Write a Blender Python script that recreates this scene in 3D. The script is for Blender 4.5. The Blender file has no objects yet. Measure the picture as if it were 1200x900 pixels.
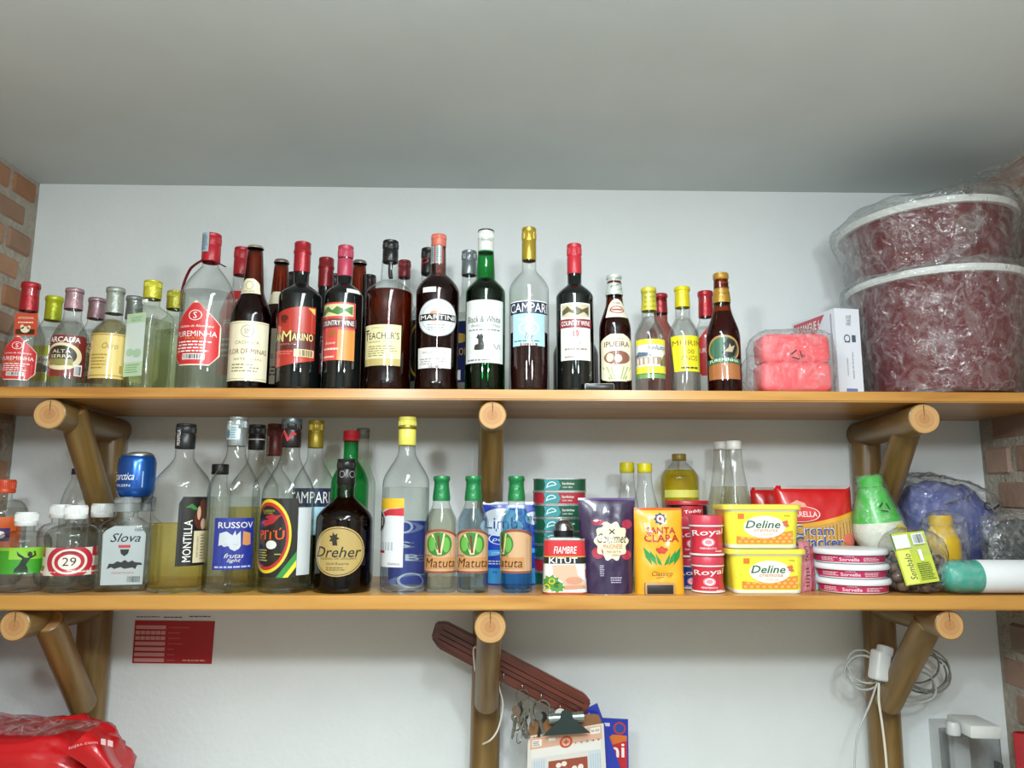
import bpy, bmesh, math, random
from mathutils import Vector, Matrix, noise, geometry

S = bpy.context.scene
COL = S.collection
PI = math.pi
random.seed(7)

# ------------------------------------------------------------------ camera
FPX = 880.0                                   # focal length in pixels of the 1200 px wide frame
EYE = Vector((0.0, 0.0, 1.5))
PITCH = math.atan(133 / FPX)
YAW = -math.atan(17 / FPX)
ROLL = 0.003
ROT = Matrix.Rotation(YAW, 3, 'Z') @ Matrix.Rotation(PI / 2 + PITCH, 3, 'X') @ Matrix.Rotation(ROLL, 3, 'Z')
cd = bpy.data.cameras.new('camera')
cd.sensor_width = 36.0
cd.lens = 36.0 * FPX / 1200
cd.clip_start = 0.02
cam = bpy.data.objects.new('camera', cd)
cam.matrix_world = Matrix.Translation(EYE) @ ROT.to_4x4()
COL.objects.link(cam)
S.camera = cam

# ------------------------------------------------------------------ world, lights, exposure
w = bpy.data.worlds.new('world')
S.world = w
w.use_nodes = True
w.node_tree.nodes['Background'].inputs[0].default_value = (0.86, 0.95, 1.0, 1)
w.node_tree.nodes['Background'].inputs[1].default_value = 0.05


def area(name, loc, target, sx, sy, power, color):
    l = bpy.data.lights.new(name, 'AREA')
    l.shape = 'RECTANGLE'
    l.size, l.size_y = sx, sy
    l.energy = power
    l.color = color
    o = bpy.data.objects.new(name, l)
    o.location = loc
    o.rotation_euler = (Vector(target) - Vector(loc)).to_track_quat('-Z', 'Y').to_euler()
    COL.objects.link(o)
    return o


def bulb(name, loc, power, color, radius=0.06):
    l = bpy.data.lights.new(name, 'POINT')
    l.energy = power
    l.color = color
    l.shadow_soft_size = radius
    o = bpy.data.objects.new(name, l)
    o.location = loc
    COL.objects.link(o)
    return o


bulb('shop_bulb', (-0.38, 0.06, 1.94), 22.5, (0.90, 0.985, 1.0))
bulb('shop_bulb', (0.48, 0.06, 1.94), 22.5, (0.90, 0.985, 1.0))
area('ceiling_panel_lamp', (0.05, -0.02, 2.200), (0.05, 0.0, 1.0), 0.22, 1.9, 36.0, (0.90, 0.99, 1.0))

S.view_settings.view_transform = 'Standard'
S.view_settings.look = 'None'
S.view_settings.gamma = 1.0
S.view_settings.use_curve_mapping = False
S.view_settings.exposure = 0.1
try:
    S.cycles.transparent_max_bounces = 40
    S.cycles.max_bounces = 14
    S.cycles.transmission_bounces = 12
except Exception:
    pass


# ------------------------------------------------------------------ measuring helpers
def at(px, py, Y):
    """the world point at distance Y from the eye plane that the photograph shows at (px, py)"""
    d = ROT @ Vector(((px - 600) / FPX, (450 - py) / FPX, -1.0))
    return EYE + d * ((Y - EYE.y) / d.y)


def proj(P):
    c = ROT.transposed() @ (Vector(P) - EYE)
    return 600 + FPX * c.x / -c.z, 450 - FPX * c.y / -c.z


def on(px, Y, z):
    """world X of a thing standing at depth Y and height z whose middle shows at px"""
    py = 450
    for _ in range(4):
        p = at(px, py, Y)
        py = proj((p.x, Y, z))[1]
    return at(px, py, Y).x


def zat(px, py, Y):
    return at(px, py, Y).z


def ppm(Y, z=1.6):
    return proj((0.01, Y, z))[0] * 100 - proj((0.0, Y, z))[0] * 100


# ------------------------------------------------------------------ materials
def lin(h, a=1.0):
    h = h.lstrip('#')
    v = [int(h[i:i + 2], 16) / 255 for i in (0, 2, 4)]
    return tuple((c / 12.92 if c <= 0.04045 else ((c + 0.055) / 1.055) ** 2.4) for c in v) + (a,)


MATS = {}


def M(col, rough=0.4, metal=0.0, spec=0.5, coat=0.0, vary=0.06, scale=60.0, bump=0.0, bscale=200.0, name=None):
    key = (col, rough, metal, spec, coat, vary, scale, bump, bscale)
    if key in MATS:
        return MATS[key]
    m = bpy.data.materials.new(name or 'surface_' + col.strip('#'))
    m.use_nodes = True
    nt = m.node_tree
    b = nt.nodes['Principled BSDF']
    b.inputs['Roughness'].default_value = rough
    b.inputs['Metallic'].default_value = metal
    b.inputs['Specular IOR Level'].default_value = spec
    b.inputs['Coat Weight'].default_value = coat
    b.inputs['Coat Roughness'].default_value = 0.06
    c = lin(col)
    if vary > 0:
        tc = nt.nodes.new('ShaderNodeTexCoord')
        nz = nt.nodes.new('ShaderNodeTexNoise')
        nz.inputs['Scale'].default_value = scale
        nz.inputs['Detail'].default_value = 3
        mx = nt.nodes.new('ShaderNodeMix')
        mx.data_type = 'RGBA'
        mx.inputs[6].default_value = tuple(x * (1 - vary) for x in c[:3]) + (1,)
        mx.inputs[7].default_value = tuple(min(1, x * (1 + vary)) for x in c[:3]) + (1,)
        nt.links.new(tc.outputs['Object'], nz.inputs['Vector'])
        nt.links.new(nz.outputs['Fac'], mx.inputs[0])
        nt.links.new(mx.outputs[2], b.inputs['Base Color'])
        if bump > 0:
            n2 = nt.nodes.new('ShaderNodeTexNoise')
            n2.inputs['Scale'].default_value = bscale
            n2.inputs['Detail'].default_value = 4
            bp = nt.nodes.new('ShaderNodeBump')
            bp.inputs['Strength'].default_value = bump
            bp.inputs['Distance'].default_value = 0.004
            nt.links.new(tc.outputs['Object'], n2.inputs['Vector'])
            nt.links.new(n2.outputs['Fac'], bp.inputs['Height'])
            nt.links.new(bp.outputs['Normal'], b.inputs['Normal'])
    else:
        b.inputs['Base Color'].default_value = c
    MATS[key] = m
    return m


def paper(col):
    return M(col, rough=0.35, spec=0.4, coat=1.0, vary=0.04)


def ink(col):
    return M(col, rough=0.35, spec=0.4, coat=1.0, vary=0.0)


def plastic(col):
    return M(col, rough=0.35, spec=0.5, vary=0.03)


def foil(col, bump=0.35):
    return M(col, rough=0.3, metal=0.25, spec=0.6, vary=0.12, scale=90, bump=bump, bscale=160)


def glass(name, mid, edge, rough=0.02, ior=1.5, power=2.0, bump=0.0, haze=0.0):
    """thin clear wall: what lies behind shows through, tinted more where the wall is seen edge-on"""
    key = ('glass', name)
    if key in MATS:
        return MATS[key]
    m = bpy.data.materials.new(name)
    m.use_nodes = True
    nt = m.node_tree
    nt.nodes.remove(nt.nodes['Principled BSDF'])
    out = nt.nodes['Material Output']
    lw = nt.nodes.new('ShaderNodeLayerWeight')
    lw.inputs[0].default_value = 0.5
    pw = nt.nodes.new('ShaderNodeMath')
    pw.operation = 'POWER'
    pw.inputs[1].default_value = power
    mx = nt.nodes.new('ShaderNodeMix')
    mx.data_type = 'RGBA'
    mx.inputs[6].default_value = lin(mid)
    mx.inputs[7].default_value = lin(edge)
    tr = nt.nodes.new('ShaderNodeBsdfTransparent')
    gl = nt.nodes.new('ShaderNodeBsdfGlossy')
    gl.inputs['Roughness'].default_value = rough
    fr = nt.nodes.new('ShaderNodeFresnel')
    ge = nt.nodes.new('ShaderNodeNewGeometry')       # same reflectance from either side of the thin wall
    mi_ = nt.nodes.new('ShaderNodeMapRange')
    mi_.inputs[3].default_value = ior
    mi_.inputs[4].default_value = 1.0 / ior
    nt.links.new(ge.outputs['Backfacing'], mi_.inputs[0])
    nt.links.new(mi_.outputs[0], fr.inputs[0])
    ms = nt.nodes.new('ShaderNodeMixShader')
    L = nt.links.new
    L(lw.outputs['Facing'], pw.inputs[0])
    L(pw.outputs[0], mx.inputs[0])
    L(mx.outputs[2], tr.inputs[0])
    L(fr.outputs[0], ms.inputs[0])
    L(tr.outputs[0], ms.inputs[1])
    L(gl.outputs[0], ms.inputs[2])
    last = ms
    if haze > 0:
        df = nt.nodes.new('ShaderNodeBsdfDiffuse')
        df.inputs[0].default_value = lin('f0f3f3')
        tl = nt.nodes.new('ShaderNodeBsdfTranslucent')
        tl.inputs[0].default_value = lin('f0f3f3')
        ad = nt.nodes.new('ShaderNodeMixShader')
        ad.inputs[0].default_value = 0.4
        L(df.outputs[0], ad.inputs[1])
        L(tl.outputs[0], ad.inputs[2])
        m2 = nt.nodes.new('ShaderNodeMixShader')
        nz = nt.nodes.new('ShaderNodeTexNoise')
        nz.inputs['Scale'].default_value = 16
        nz.inputs['Detail'].default_value = 2
        nz.inputs['Distortion'].default_value = 0.9
        tc = nt.nodes.new('ShaderNodeTexCoord')
        sb = nt.nodes.new('ShaderNodeMath')
        sb.operation = 'SUBTRACT'
        sb.inputs[1].default_value = 0.5
        ab = nt.nodes.new('ShaderNodeMath')
        ab.operation = 'ABSOLUTE'
        mr = nt.nodes.new('ShaderNodeMapRange')          # white crease lines
        mr.inputs[1].default_value = 0.0
        mr.inputs[2].default_value = 0.022
        mr.inputs[3].default_value = min(0.5, haze * 1.3)
        mr.inputs[4].default_value = 0.0
        mr.interpolation_type = 'SMOOTHSTEP'
        L(tc.outputs['Object'], nz.inputs['Vector'])
        L(nz.outputs['Fac'], sb.inputs[0])
        L(sb.outputs[0], ab.inputs[0])
        L(ab.outputs[0], mr.inputs[0])
        n4 = nt.nodes.new('ShaderNodeTexNoise')
        n4.inputs['Scale'].default_value = 26
        n4.inputs['Detail'].default_value = 6
        n4.inputs['Roughness'].default_value = 0.7
        n4.inputs['Distortion'].default_value = 1.5
        r4 = nt.nodes.new('ShaderNodeMapRange')
        r4.inputs[1].default_value = 0.45
        r4.inputs[2].default_value = 0.72
        r4.inputs[3].default_value = haze * 0.25
        r4.inputs[4].default_value = haze * 2.2
        a4 = nt.nodes.new('ShaderNodeMath')
        a4.operation = 'ADD'
        a4.use_clamp = True
        L(tc.outputs['Object'], n4.inputs['Vector'])
        L(n4.outputs['Fac'], r4.inputs[0])
        L(r4.outputs[0], a4.inputs[0])
        L(mr.outputs[0], a4.inputs[1])
        L(a4.outputs[0], m2.inputs[0])
        L(ms.outputs[0], m2.inputs[1])
        L(ad.outputs[0], m2.inputs[2])
        last = m2
    if bump > 0:
        tc = nt.nodes.new('ShaderNodeTexCoord')
        nz = nt.nodes.new('ShaderNodeTexNoise')
        nz.inputs['Scale'].default_value = 22
        nz.inputs['Detail'].default_value = 4
        nz.inputs['Distortion'].default_value = 1.2
        bp = nt.nodes.new('ShaderNodeBump')
        bp.inputs['Strength'].default_value = bump
        bp.inputs['Distance'].default_value = 0.02
        L(tc.outputs['Object'], nz.inputs['Vector'])
        L(nz.outputs['Fac'], bp.inputs['Height'])
        L(bp.outputs['Normal'], gl.inputs['Normal'])
        L(bp.outputs['Normal'], fr.inputs['Normal'])
    L(last.outputs[0], out.inputs[0])
    MATS[key] = m
    return m


def liquid(name, col, mix=0.5):
    """clear or tinted spirit: half the light is bent by it, half passes straight"""
    key = ('liq', name)
    if key in MATS:
        return MATS[key]
    m = bpy.data.materials.new(name)
    m.use_nodes = True
    nt = m.node_tree
    nt.nodes.remove(nt.nodes['Principled BSDF'])
    tr = nt.nodes.new('ShaderNodeBsdfTransparent')
    tr.inputs[0].default_value = lin(col)
    rf = nt.nodes.new('ShaderNodeBsdfRefraction')
    rf.inputs[0].default_value = lin(col)
    rf.inputs['IOR'].default_value = 1.33
    rf.inputs['Roughness'].default_value = 0.0
    ms = nt.nodes.new('ShaderNodeMixShader')
    ms.inputs[0].default_value = mix
    nt.links.new(tr.outputs[0], ms.inputs[1])
    nt.links.new(rf.outputs[0], ms.inputs[2])
    nt.links.new(ms.outputs[0], nt.nodes['Material Output'].inputs[0])
    MATS[key] = m
    return m


CLEAR = glass('clear_glass', 'fcfdfc', '8d9594', power=3.5)
PET = glass('clear_plastic', 'fbfcfb', '9aa0a0', power=3.0, rough=0.08)
PALE = glass('pale_green_glass', 'fafdf6', 'c2ccb4', power=3.0)
GREEN = glass('green_glass', '58c884', '1a7a40', power=1.8)
BROWN = glass('brown_glass', 'b4662e', '4a1c0a', power=1.6)
WRAP = glass('clear_wrap', 'ffffff', 'e6eaea', power=2.5, rough=0.12, bump=1.0, haze=0.11, ior=1.8)
THINWRAP = glass('thin_clear_wrap', 'ffffff', 'dfe4e4', power=2.5, rough=0.1, bump=0.9, haze=0.11)
SPIRIT = liquid('clear_spirit', 'f8faf8', 0.25)
DARKGLASS = M('0c1110', rough=0.06, spec=0.6, vary=0.0, name='dark_bottle_glass')


def amber_glass(name, col, rough=0.05, trans=0.4):
    key = ('amber', name)
    if key in MATS:
        return MATS[key]
    m = bpy.data.materials.new(name)
    m.use_nodes = True
    b = m.node_tree.nodes['Principled BSDF']
    b.inputs['Base Color'].default_value = lin(col)
    b.inputs['Roughness'].default_value = rough
    b.inputs['Transmission Weight'].default_value = trans
    b.inputs['IOR'].default_value = 1.4
    MATS[key] = m
    return m


# ------------------------------------------------------------------ objects
def thing(name, label, cat, loc=(0, 0, 0), rotz=0.0, group=None):
    o = bpy.data.objects.new(name, None)
    o.empty_display_size = 0.02
    COL.objects.link(o)
    o.location = loc
    o.rotation_euler = (0, 0, rotz)
    o['label'] = label
    o['category'] = cat
    if group:
        o['group'] = group
    return o


def tag(o, label, cat, group=None):
    o['label'] = label
    o['category'] = cat
    if group:
        o['group'] = group
    return o


def struct(o):
    o['kind'] = 'structure'
    return o


def mesh(name, verts, faces, mat, parent=None, smooth=True, loc=None, rot=None, mats=None, fmat=None, angle=None):
    me = bpy.data.meshes.new(name)
    me.from_pydata([tuple(v) for v in verts], [], faces)
    me.validate()
    for mm in (mats or [mat]):
        me.materials.append(mm)
    if fmat:
        for p, i in zip(me.polygons, fmat):
            p.material_index = i
    if smooth:
        me.polygons.foreach_set('use_smooth', [True] * len(me.polygons))
        if angle is not None:
            me.set_sharp_from_angle(angle=angle)
    me.update()
    o = bpy.data.objects.new(name, me)
    COL.objects.link(o)
    if parent is not None:
        o.parent = parent
    if loc is not None:
        o.location = loc
    if rot is not None:
        o.rotation_euler = rot
    return o


def bmobj(name, bm, mat, parent=None, smooth=False, loc=None, rot=None, angle=None):
    me = bpy.data.meshes.new(name)
    bm.normal_update()
    bm.to_mesh(me)
    bm.free()
    me.materials.append(mat)
    if smooth:
        me.polygons.foreach_set('use_smooth', [True] * len(me.polygons))
        me.set_sharp_from_angle(angle=angle or 0.6)
    o = bpy.data.objects.new(name, me)
    COL.objects.link(o)
    if parent is not None:
        o.parent = parent
    if loc is not None:
        o.location = loc
    if rot is not None:
        o.rotation_euler = rot
    return o


def lathe(prof, n=40):
    V, Fc = [], []
    rings = []
    for r, z in prof:
        if r < 1e-6:
            rings.append([len(V)])
            V.append((0, 0, z))
        else:
            rings.append(list(range(len(V), len(V) + n)))
            for i in range(n):
                a = 2 * PI * i / n
                V.append((r * math.sin(a), -r * math.cos(a), z))
    for A, B in zip(rings, rings[1:]):
        if len(A) == 1 and len(B) == 1:
            continue
        for i in range(n):
            j = (i + 1) % n
            if len(A) == 1:
                Fc.append((A[0], B[j], B[i]))
            elif len(B) == 1:
                Fc.append((A[i], A[j], B[0]))
            else:
                Fc.append((A[i], A[j], B[j], B[i]))
    return V, Fc


def lath(name, prof, mat, parent=None, n=40, loc=None, rot=None, angle=0.7):
    V, Fc = lathe(prof, n)
    return mesh(name, V, Fc, mat, parent, True, loc, rot, angle=angle)


def rbox(name, sx, sy, sz, mat, parent=None, loc=(0, 0, 0), rot=None, bev=0.002, seg=2):
    """box standing on its origin, rounded edges"""
    bm = bmesh.new()
    bmesh.ops.create_cube(bm, size=1.0)
    for v in bm.verts:
        v.co = Vector((v.co.x * sx, v.co.y * sy, (v.co.z + 0.5) * sz))
    if bev > 0:
        bmesh.ops.bevel(bm, geom=list(bm.edges), offset=bev, segments=seg, affect='EDGES', profile=0.5)
    return bmobj(name, bm, mat, parent, True, loc, rot)


def catmull(pts, k=6):
    P = [Vector(p) for p in pts]
    if len(P) < 3:
        return P
    Q = []
    E = [P[0] * 2 - P[1]] + P + [P[-1] * 2 - P[-2]]
    for i in range(1, len(E) - 2):
        for j in range(k):
            t = j / k
            a, b, c, d = E[i - 1], E[i], E[i + 1], E[i + 2]
            Q.append(0.5 * ((2 * b) + (c - a) * t + (2 * a - 5 * b + 4 * c - d) * t * t + (3 * b - a - 3 * c + d) * t ** 3))
    Q.append(P[-1])
    return Q


def tube_data(pts, r, n=8):
    V, Fc = [], []
    up = Vector((0.13, 0.31, 0.94))
    prev = None
    for i, p in enumerate(pts):
        t = (pts[min(i + 1, len(pts) - 1)] - pts[max(i - 1, 0)]).normalized()
        if prev is None:
            a = t.cross(up).normalized()
        else:
            a = (prev - t * prev.dot(t)).normalized()
        prev = a
        b = t.cross(a)
        rr = r(i / max(1, len(pts) - 1)) if callable(r) else r
        for k in range(n):
            an = 2 * PI * k / n
            V.append(p + (a * math.cos(an) + b * math.sin(an)) * rr)
    for i in range(len(pts) - 1):
        for k in range(n):
            j = (k + 1) % n
            Fc.append((i * n + k, i * n + j, (i + 1) * n + j, (i + 1) * n + k))
    Fc.append(tuple(range(n - 1, -1, -1)))
    Fc.append(tuple((len(pts) - 1) * n + k for k in range(n)))
    return V, Fc


def tube(name, pts, r, mat, parent=None, n=8, k=6):
    V, Fc = tube_data(catmull(pts, k) if k else [Vector(p) for p in pts], r, n)
    return mesh(name, V, Fc, mat, parent, True, angle=0.9)


def strip(name, pts, width, axis, mat, parent=None, thick=0.0006):
    """flat ribbon along pts, spread along axis"""
    P = catmull(pts, 5)
    ax = Vector(axis).normalized() * width / 2
    V, Fc = [], []
    for i, p in enumerate(P):
        t = (P[min(i + 1, len(P) - 1)] - P[max(0, i - 1)]).normalized()
        nn = t.cross(ax).normalized() * thick
        V += [p - ax - nn, p + ax - nn, p + ax + nn, p - ax + nn]
    for i in range(len(P) - 1):
        for k in range(4):
            j = (k + 1) % 4
            Fc.append((i * 4 + k, i * 4 + j, i * 4 + 4 + j, i * 4 + 4 + k))
    Fc += [(3, 2, 1, 0), tuple(len(V) - 4 + k for k in range(4))]
    return mesh(name, V, Fc, mat, parent, True, angle=0.5)


def lump(name, size, mat, parent=None, loc=(0, 0, 0), rot=None, e=0.7, amp=0.1, freq=4.0, seed=0, nu=40, nv=24,
         flat=True, ridge=0.0, fn=None):
    """soft wrinkled body (super-ellipsoid with folds) resting on its origin"""
    sx, sy, sz = size
    V, Fc = [], []

    def sg(c, p):
        return math.copysign(abs(c) ** p, c)
    off = Vector((seed * 3.7, seed * 1.3, seed * 5.1))
    for j in range(nv + 1):
        ph = -PI / 2 + PI * j / nv
        for i in range(nu):
            th = 2 * PI * i / nu
            p = Vector((sg(math.cos(ph), e) * sg(math.cos(th), e), sg(math.cos(ph), e) * sg(math.sin(th), e), sg(math.sin(ph), e)))
            q = Vector((p.x * sx, p.y * sy, p.z * sz)) * 10
            d = noise.fractal(q * freq * 0.25 + off, 1.0, 2.0, 4) * amp
            if ridge:
                d += (1 - abs(noise.noise(q * freq * 0.35 + off * 2)) * 2) ** 3 * ridge
            v = Vector((p.x * sx / 2 * (1 + d), p.y * sy / 2 * (1 + d), (p.z * 0.5 + 0.5) * sz * (1 + d * 0.5)))
            if fn:
                v = fn(v)
            if flat and v.z < 0.001:
                v.z = 0.001
            V.append(v)
    for j in range(nv):
        for i in range(nu):
            k = (i + 1) % nu
            Fc.append((j * nu + i, j * nu + k, (j + 1) * nu + k, (j + 1) * nu + i))
    return mesh(name, V, Fc, mat, parent, True, loc, rot)


# ------------------------------------------------------------------ flat print, wrapped onto the thing it is printed on
def rect(s0, t0, s1, t1, nx=10, nz=3):
    return rows(t0, t1, lambda t: s0, lambda t: s1, nz, nx)


def rows(t0, t1, fl, fr, nt=10, ns=10):
    V, Fc = [], []
    for j in range(nt + 1):
        t = t0 + (t1 - t0) * j / nt
        a, b = fl(t), fr(t)
        for i in range(ns + 1):
            V.append((a + (b - a) * i / ns, t))
    for j in range(nt):
        for i in range(ns):
            k = j * (ns + 1) + i
            Fc.append((k, k + 1, k + ns + 2, k + ns + 1))
    return V, Fc


def ell(cs, ct, rs, rt, nt=14, ns=10):
    def wd(t):
        return rs * math.sqrt(max(0.0, 1 - ((t - ct) / rt) ** 2))
    V, Fc = [], []
    for j in range(nt + 1):
        t = ct - rt * math.cos(PI * j / nt)
        a = wd(t) + rs * 1e-3
        for i in range(ns + 1):
            V.append((cs - a + 2 * a * i / ns, t))
    for j in range(nt):
        for i in range(ns):
            k = j * (ns + 1) + i
            Fc.append((k, k + 1, k + ns + 2, k + ns + 1))
    return V, Fc


def clip(sh):
    return [(min(1.0, max(0.0, a)), min(1.0, max(0.0, b))) for a, b in sh[0]], sh[1]


def ring(cs, ct, rs, rt, wid=0.2, n=36, a0=0.0, a1=2 * PI):
    V, Fc = [], []
    for i in range(n + 1):
        a = a0 + (a1 - a0) * i / n
        V.append((cs + rs * math.cos(a), ct + rt * math.sin(a)))
        V.append((cs + rs * (1 - wid) * math.cos(a), ct + rt * (1 - wid) * math.sin(a)))
    for i in range(n):
        Fc.append((2 * i, 2 * i + 2, 2 * i + 3, 2 * i + 1))
    return V, Fc


def poly(*pts):
    tri = geometry.tessellate_polygon([[Vector((a, b, 0)) for a, b in pts]])
    V = list(pts)
    Fc = []
    for f in tri:
        a, b, c = [Vector(V[i]) for i in f]
        Fc.append(tuple(f) if (b - a).cross(c - a) > 0 else (f[0], f[2], f[1]))
    for _ in range(5):                                   # short edges, so the print can follow a curved surface
        new, mid, cut = [], {}, False

        def mp(i, j):
            key = (min(i, j), max(i, j))
            if key not in mid:
                V.append(((V[i][0] + V[j][0]) / 2, (V[i][1] + V[j][1]) / 2))
                mid[key] = len(V) - 1
            return mid[key]
        longe = lambda i, j: math.hypot(V[i][0] - V[j][0], V[i][1] - V[j][1]) > 0.11
        for f in Fc:
            e = [longe(f[0], f[1]), longe(f[1], f[2]), longe(f[2], f[0])]
            n_ = sum(e)
            if n_ == 0:
                new.append(f)
                continue
            cut = True
            if n_ == 3:
                a, b, c = mp(f[0], f[1]), mp(f[1], f[2]), mp(f[2], f[0])
                new += [(f[0], a, c), (a, f[1], b), (c, b, f[2]), (a, b, c)]
            elif n_ == 1:
                k = e.index(True)
                p0, p1, p2 = f[k], f[(k + 1) % 3], f[(k + 2) % 3]
                m = mp(p0, p1)
                new += [(p0, m, p2), (m, p1, p2)]
            else:
                k = e.index(False)
                p0, p1, p2 = f[k], f[(k + 1) % 3], f[(k + 2) % 3]
                a, b = mp(p1, p2), mp(p2, p0)
                new += [(p0, p1, a), (p0, a, b), (b, a, p2)]
        Fc = new
        if not cut:
            break
    return V, Fc


def star(cs, ct, rs, rt, n=10, inner=0.6, rot=0.0):
    pts = []
    for i in range(2 * n):
        a = rot + PI * i / n
        k = 1.0 if i % 2 == 0 else inner
        pts.append((cs + rs * k * math.cos(a), ct + rt * k * math.sin(a)))
    return poly(*pts)


def stroke(pts, wd, asp=1.0, n=0):
    """line of width wd (in t); asp = height / width of the print area"""
    P = [Vector(p) for p in pts]
    if n:
        P = [q.xy for q in catmull([Vector((p[0], p[1], 0)) for p in pts], n)]
    V, Fc = [], []
    for i, p in enumerate(P):
        t = P[min(i + 1, len(P) - 1)] - P[max(0, i - 1)]
        t = Vector((t.x / asp, t.y))
        nrm = Vector((-t.y, t.x)).normalized() * wd / 2
        nrm = Vector((nrm.x * asp, nrm.y))
        V += [tuple(p + nrm), tuple(p - nrm)]
    for i in range(len(P) - 1):
        Fc.append((2 * i + 1, 2 * i + 3, 2 * i + 2, 2 * i))
    return V, Fc


TXT = {}


def glyphs(body, bold, shear):
    key = (body, bold, shear)
    if key not in TXT:
        c = bpy.data.curves.new('t', 'FONT')
        c.body = body
        c.size = 1.0
        c.resolution_u = 2
        c.offset = bold
        c.shear = shear
        o = bpy.data.objects.new('t', c)
        me = bpy.data.meshes.new_from_object(o)
        V = [(v.co.x, v.co.y) for v in me.vertices]
        Fc = [tuple(p.vertices) for p in me.polygons]
        bpy.data.objects.remove(o)
        bpy.data.curves.remove(c)
        bpy.data.meshes.remove(me)
        x0, x1 = min(v[0] for v in V), max(v[0] for v in V)
        y0, y1 = min(v[1] for v in V), max(v[1] for v in V)
        TXT[key] = ([((a - x0) / (x1 - x0), (b - y0) / max(1e-6, y1 - y0)) for a, b in V], Fc, (x1 - x0) / max(1e-6, y1 - y0))
    return TXT[key]


def text(body, cs, ct, ws, ht, bold=0.0, shear=0.0, up=False, tilt=0.0, arc=0.0):
    """lettering centred on (cs, ct), ws wide and ht high; up=True reads upwards"""
    V, Fc, _ = glyphs(body, 0.0 if 'M' in body.upper() else min(bold, 0.012), shear)
    out = []
    for a, b in V:
        a, b = a - 0.5, b - 0.5
        if up:
            out.append((cs - b * ws, ct + a * ht))
        else:
            out.append((cs + a * ws, ct + b * ht + tilt * a - arc * (a * a * 4 - 1)))
    return out, Fc


def micro(s0, t0, s1, t1, n=3, seed=1):
    """lines of print too small to read"""
    rnd = random.Random(seed)
    V, Fc = [], []
    step = (t1 - t0) / n
    for i in range(n):
        x = s0 + rnd.uniform(0, 0.05) * (s1 - s0)
        end = s1 - rnd.uniform(0, 0.25) * (s1 - s0)
        while x < end:
            l = min((s1 - s0) * rnd.uniform(0.06, 0.18), end - x)
            v, f = rect(x, t0 + i * step + step * 0.2, x + l, t0 + i * step + step * 0.62, 1, 1)
            Fc += [tuple(q + len(V) for q in g) for g in f]
            V += v
            x += l + (s1 - s0) * 0.03
    return V, Fc


def bars(s0, t0, s1, t1, n=14, seed=2):
    rnd = random.Random(seed)
    V, Fc = [], []
    d = (s1 - s0) / n
    for i in range(n):
        v, f = rect(s0 + i * d, t0, s0 + i * d + d * rnd.choice((0.35, 0.5, 0.7)), t1, 1, 1)
        Fc += [tuple(q + len(V) for q in g) for g in f]
        V += v
    return V, Fc


class Print:
    """a print area: fn(s, t, layer) gives the point on the surface, s and t run 0..1"""

    def __init__(self, fn, W, H, parent):
        self.fn, self.W, self.H, self.parent = fn, W, H, parent
        self.asp = H / W
        self.obj = None

    def put(self, name, mat, *shapes, k=1, parent=None):
        V, Fc = [], []
        if len(shapes) > 1 and name not in ('lettering', 'barcode', 'recycling_mark', 'moulded_emblem', 'side_print', 'emblem'):
            return [self.put(name, mat, q, k=k, parent=parent) for q in shapes][-1]
        for v, f in shapes:
            Fc += [tuple(q + len(V) for q in g) for g in f]
            V += [self.fn(a, b, k) for a, b in v]
        return mesh(name, V, Fc, mat, parent or self.obj or self.parent, True)

    def base(self, mat, shape=None, name='label', k=1):
        self.obj = self.put(name, mat, shape or rect(0, 0, 1, 1, 18, 8), k=k, parent=self.parent)
        return self

    def add(self, name, mat, *shapes, k=2):
        self.put(name, mat, *shapes, k=k, parent=self.obj or self.parent)
        return self


EPS = 0.00035


def plane_print(parent, o, ux, uy, base_k=1):
    """flat print area with corner o and edges ux, uy (in the parent's space)"""
    o, ux, uy = Vector(o), Vector(ux), Vector(uy)
    n = ux.cross(uy).normalized()
    return Print(lambda s, t, k: o + ux * s + uy * t + n * (EPS * k), ux.length, uy.length, parent)


# ------------------------------------------------------------------ bottles
class Bottle:
    pass


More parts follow.
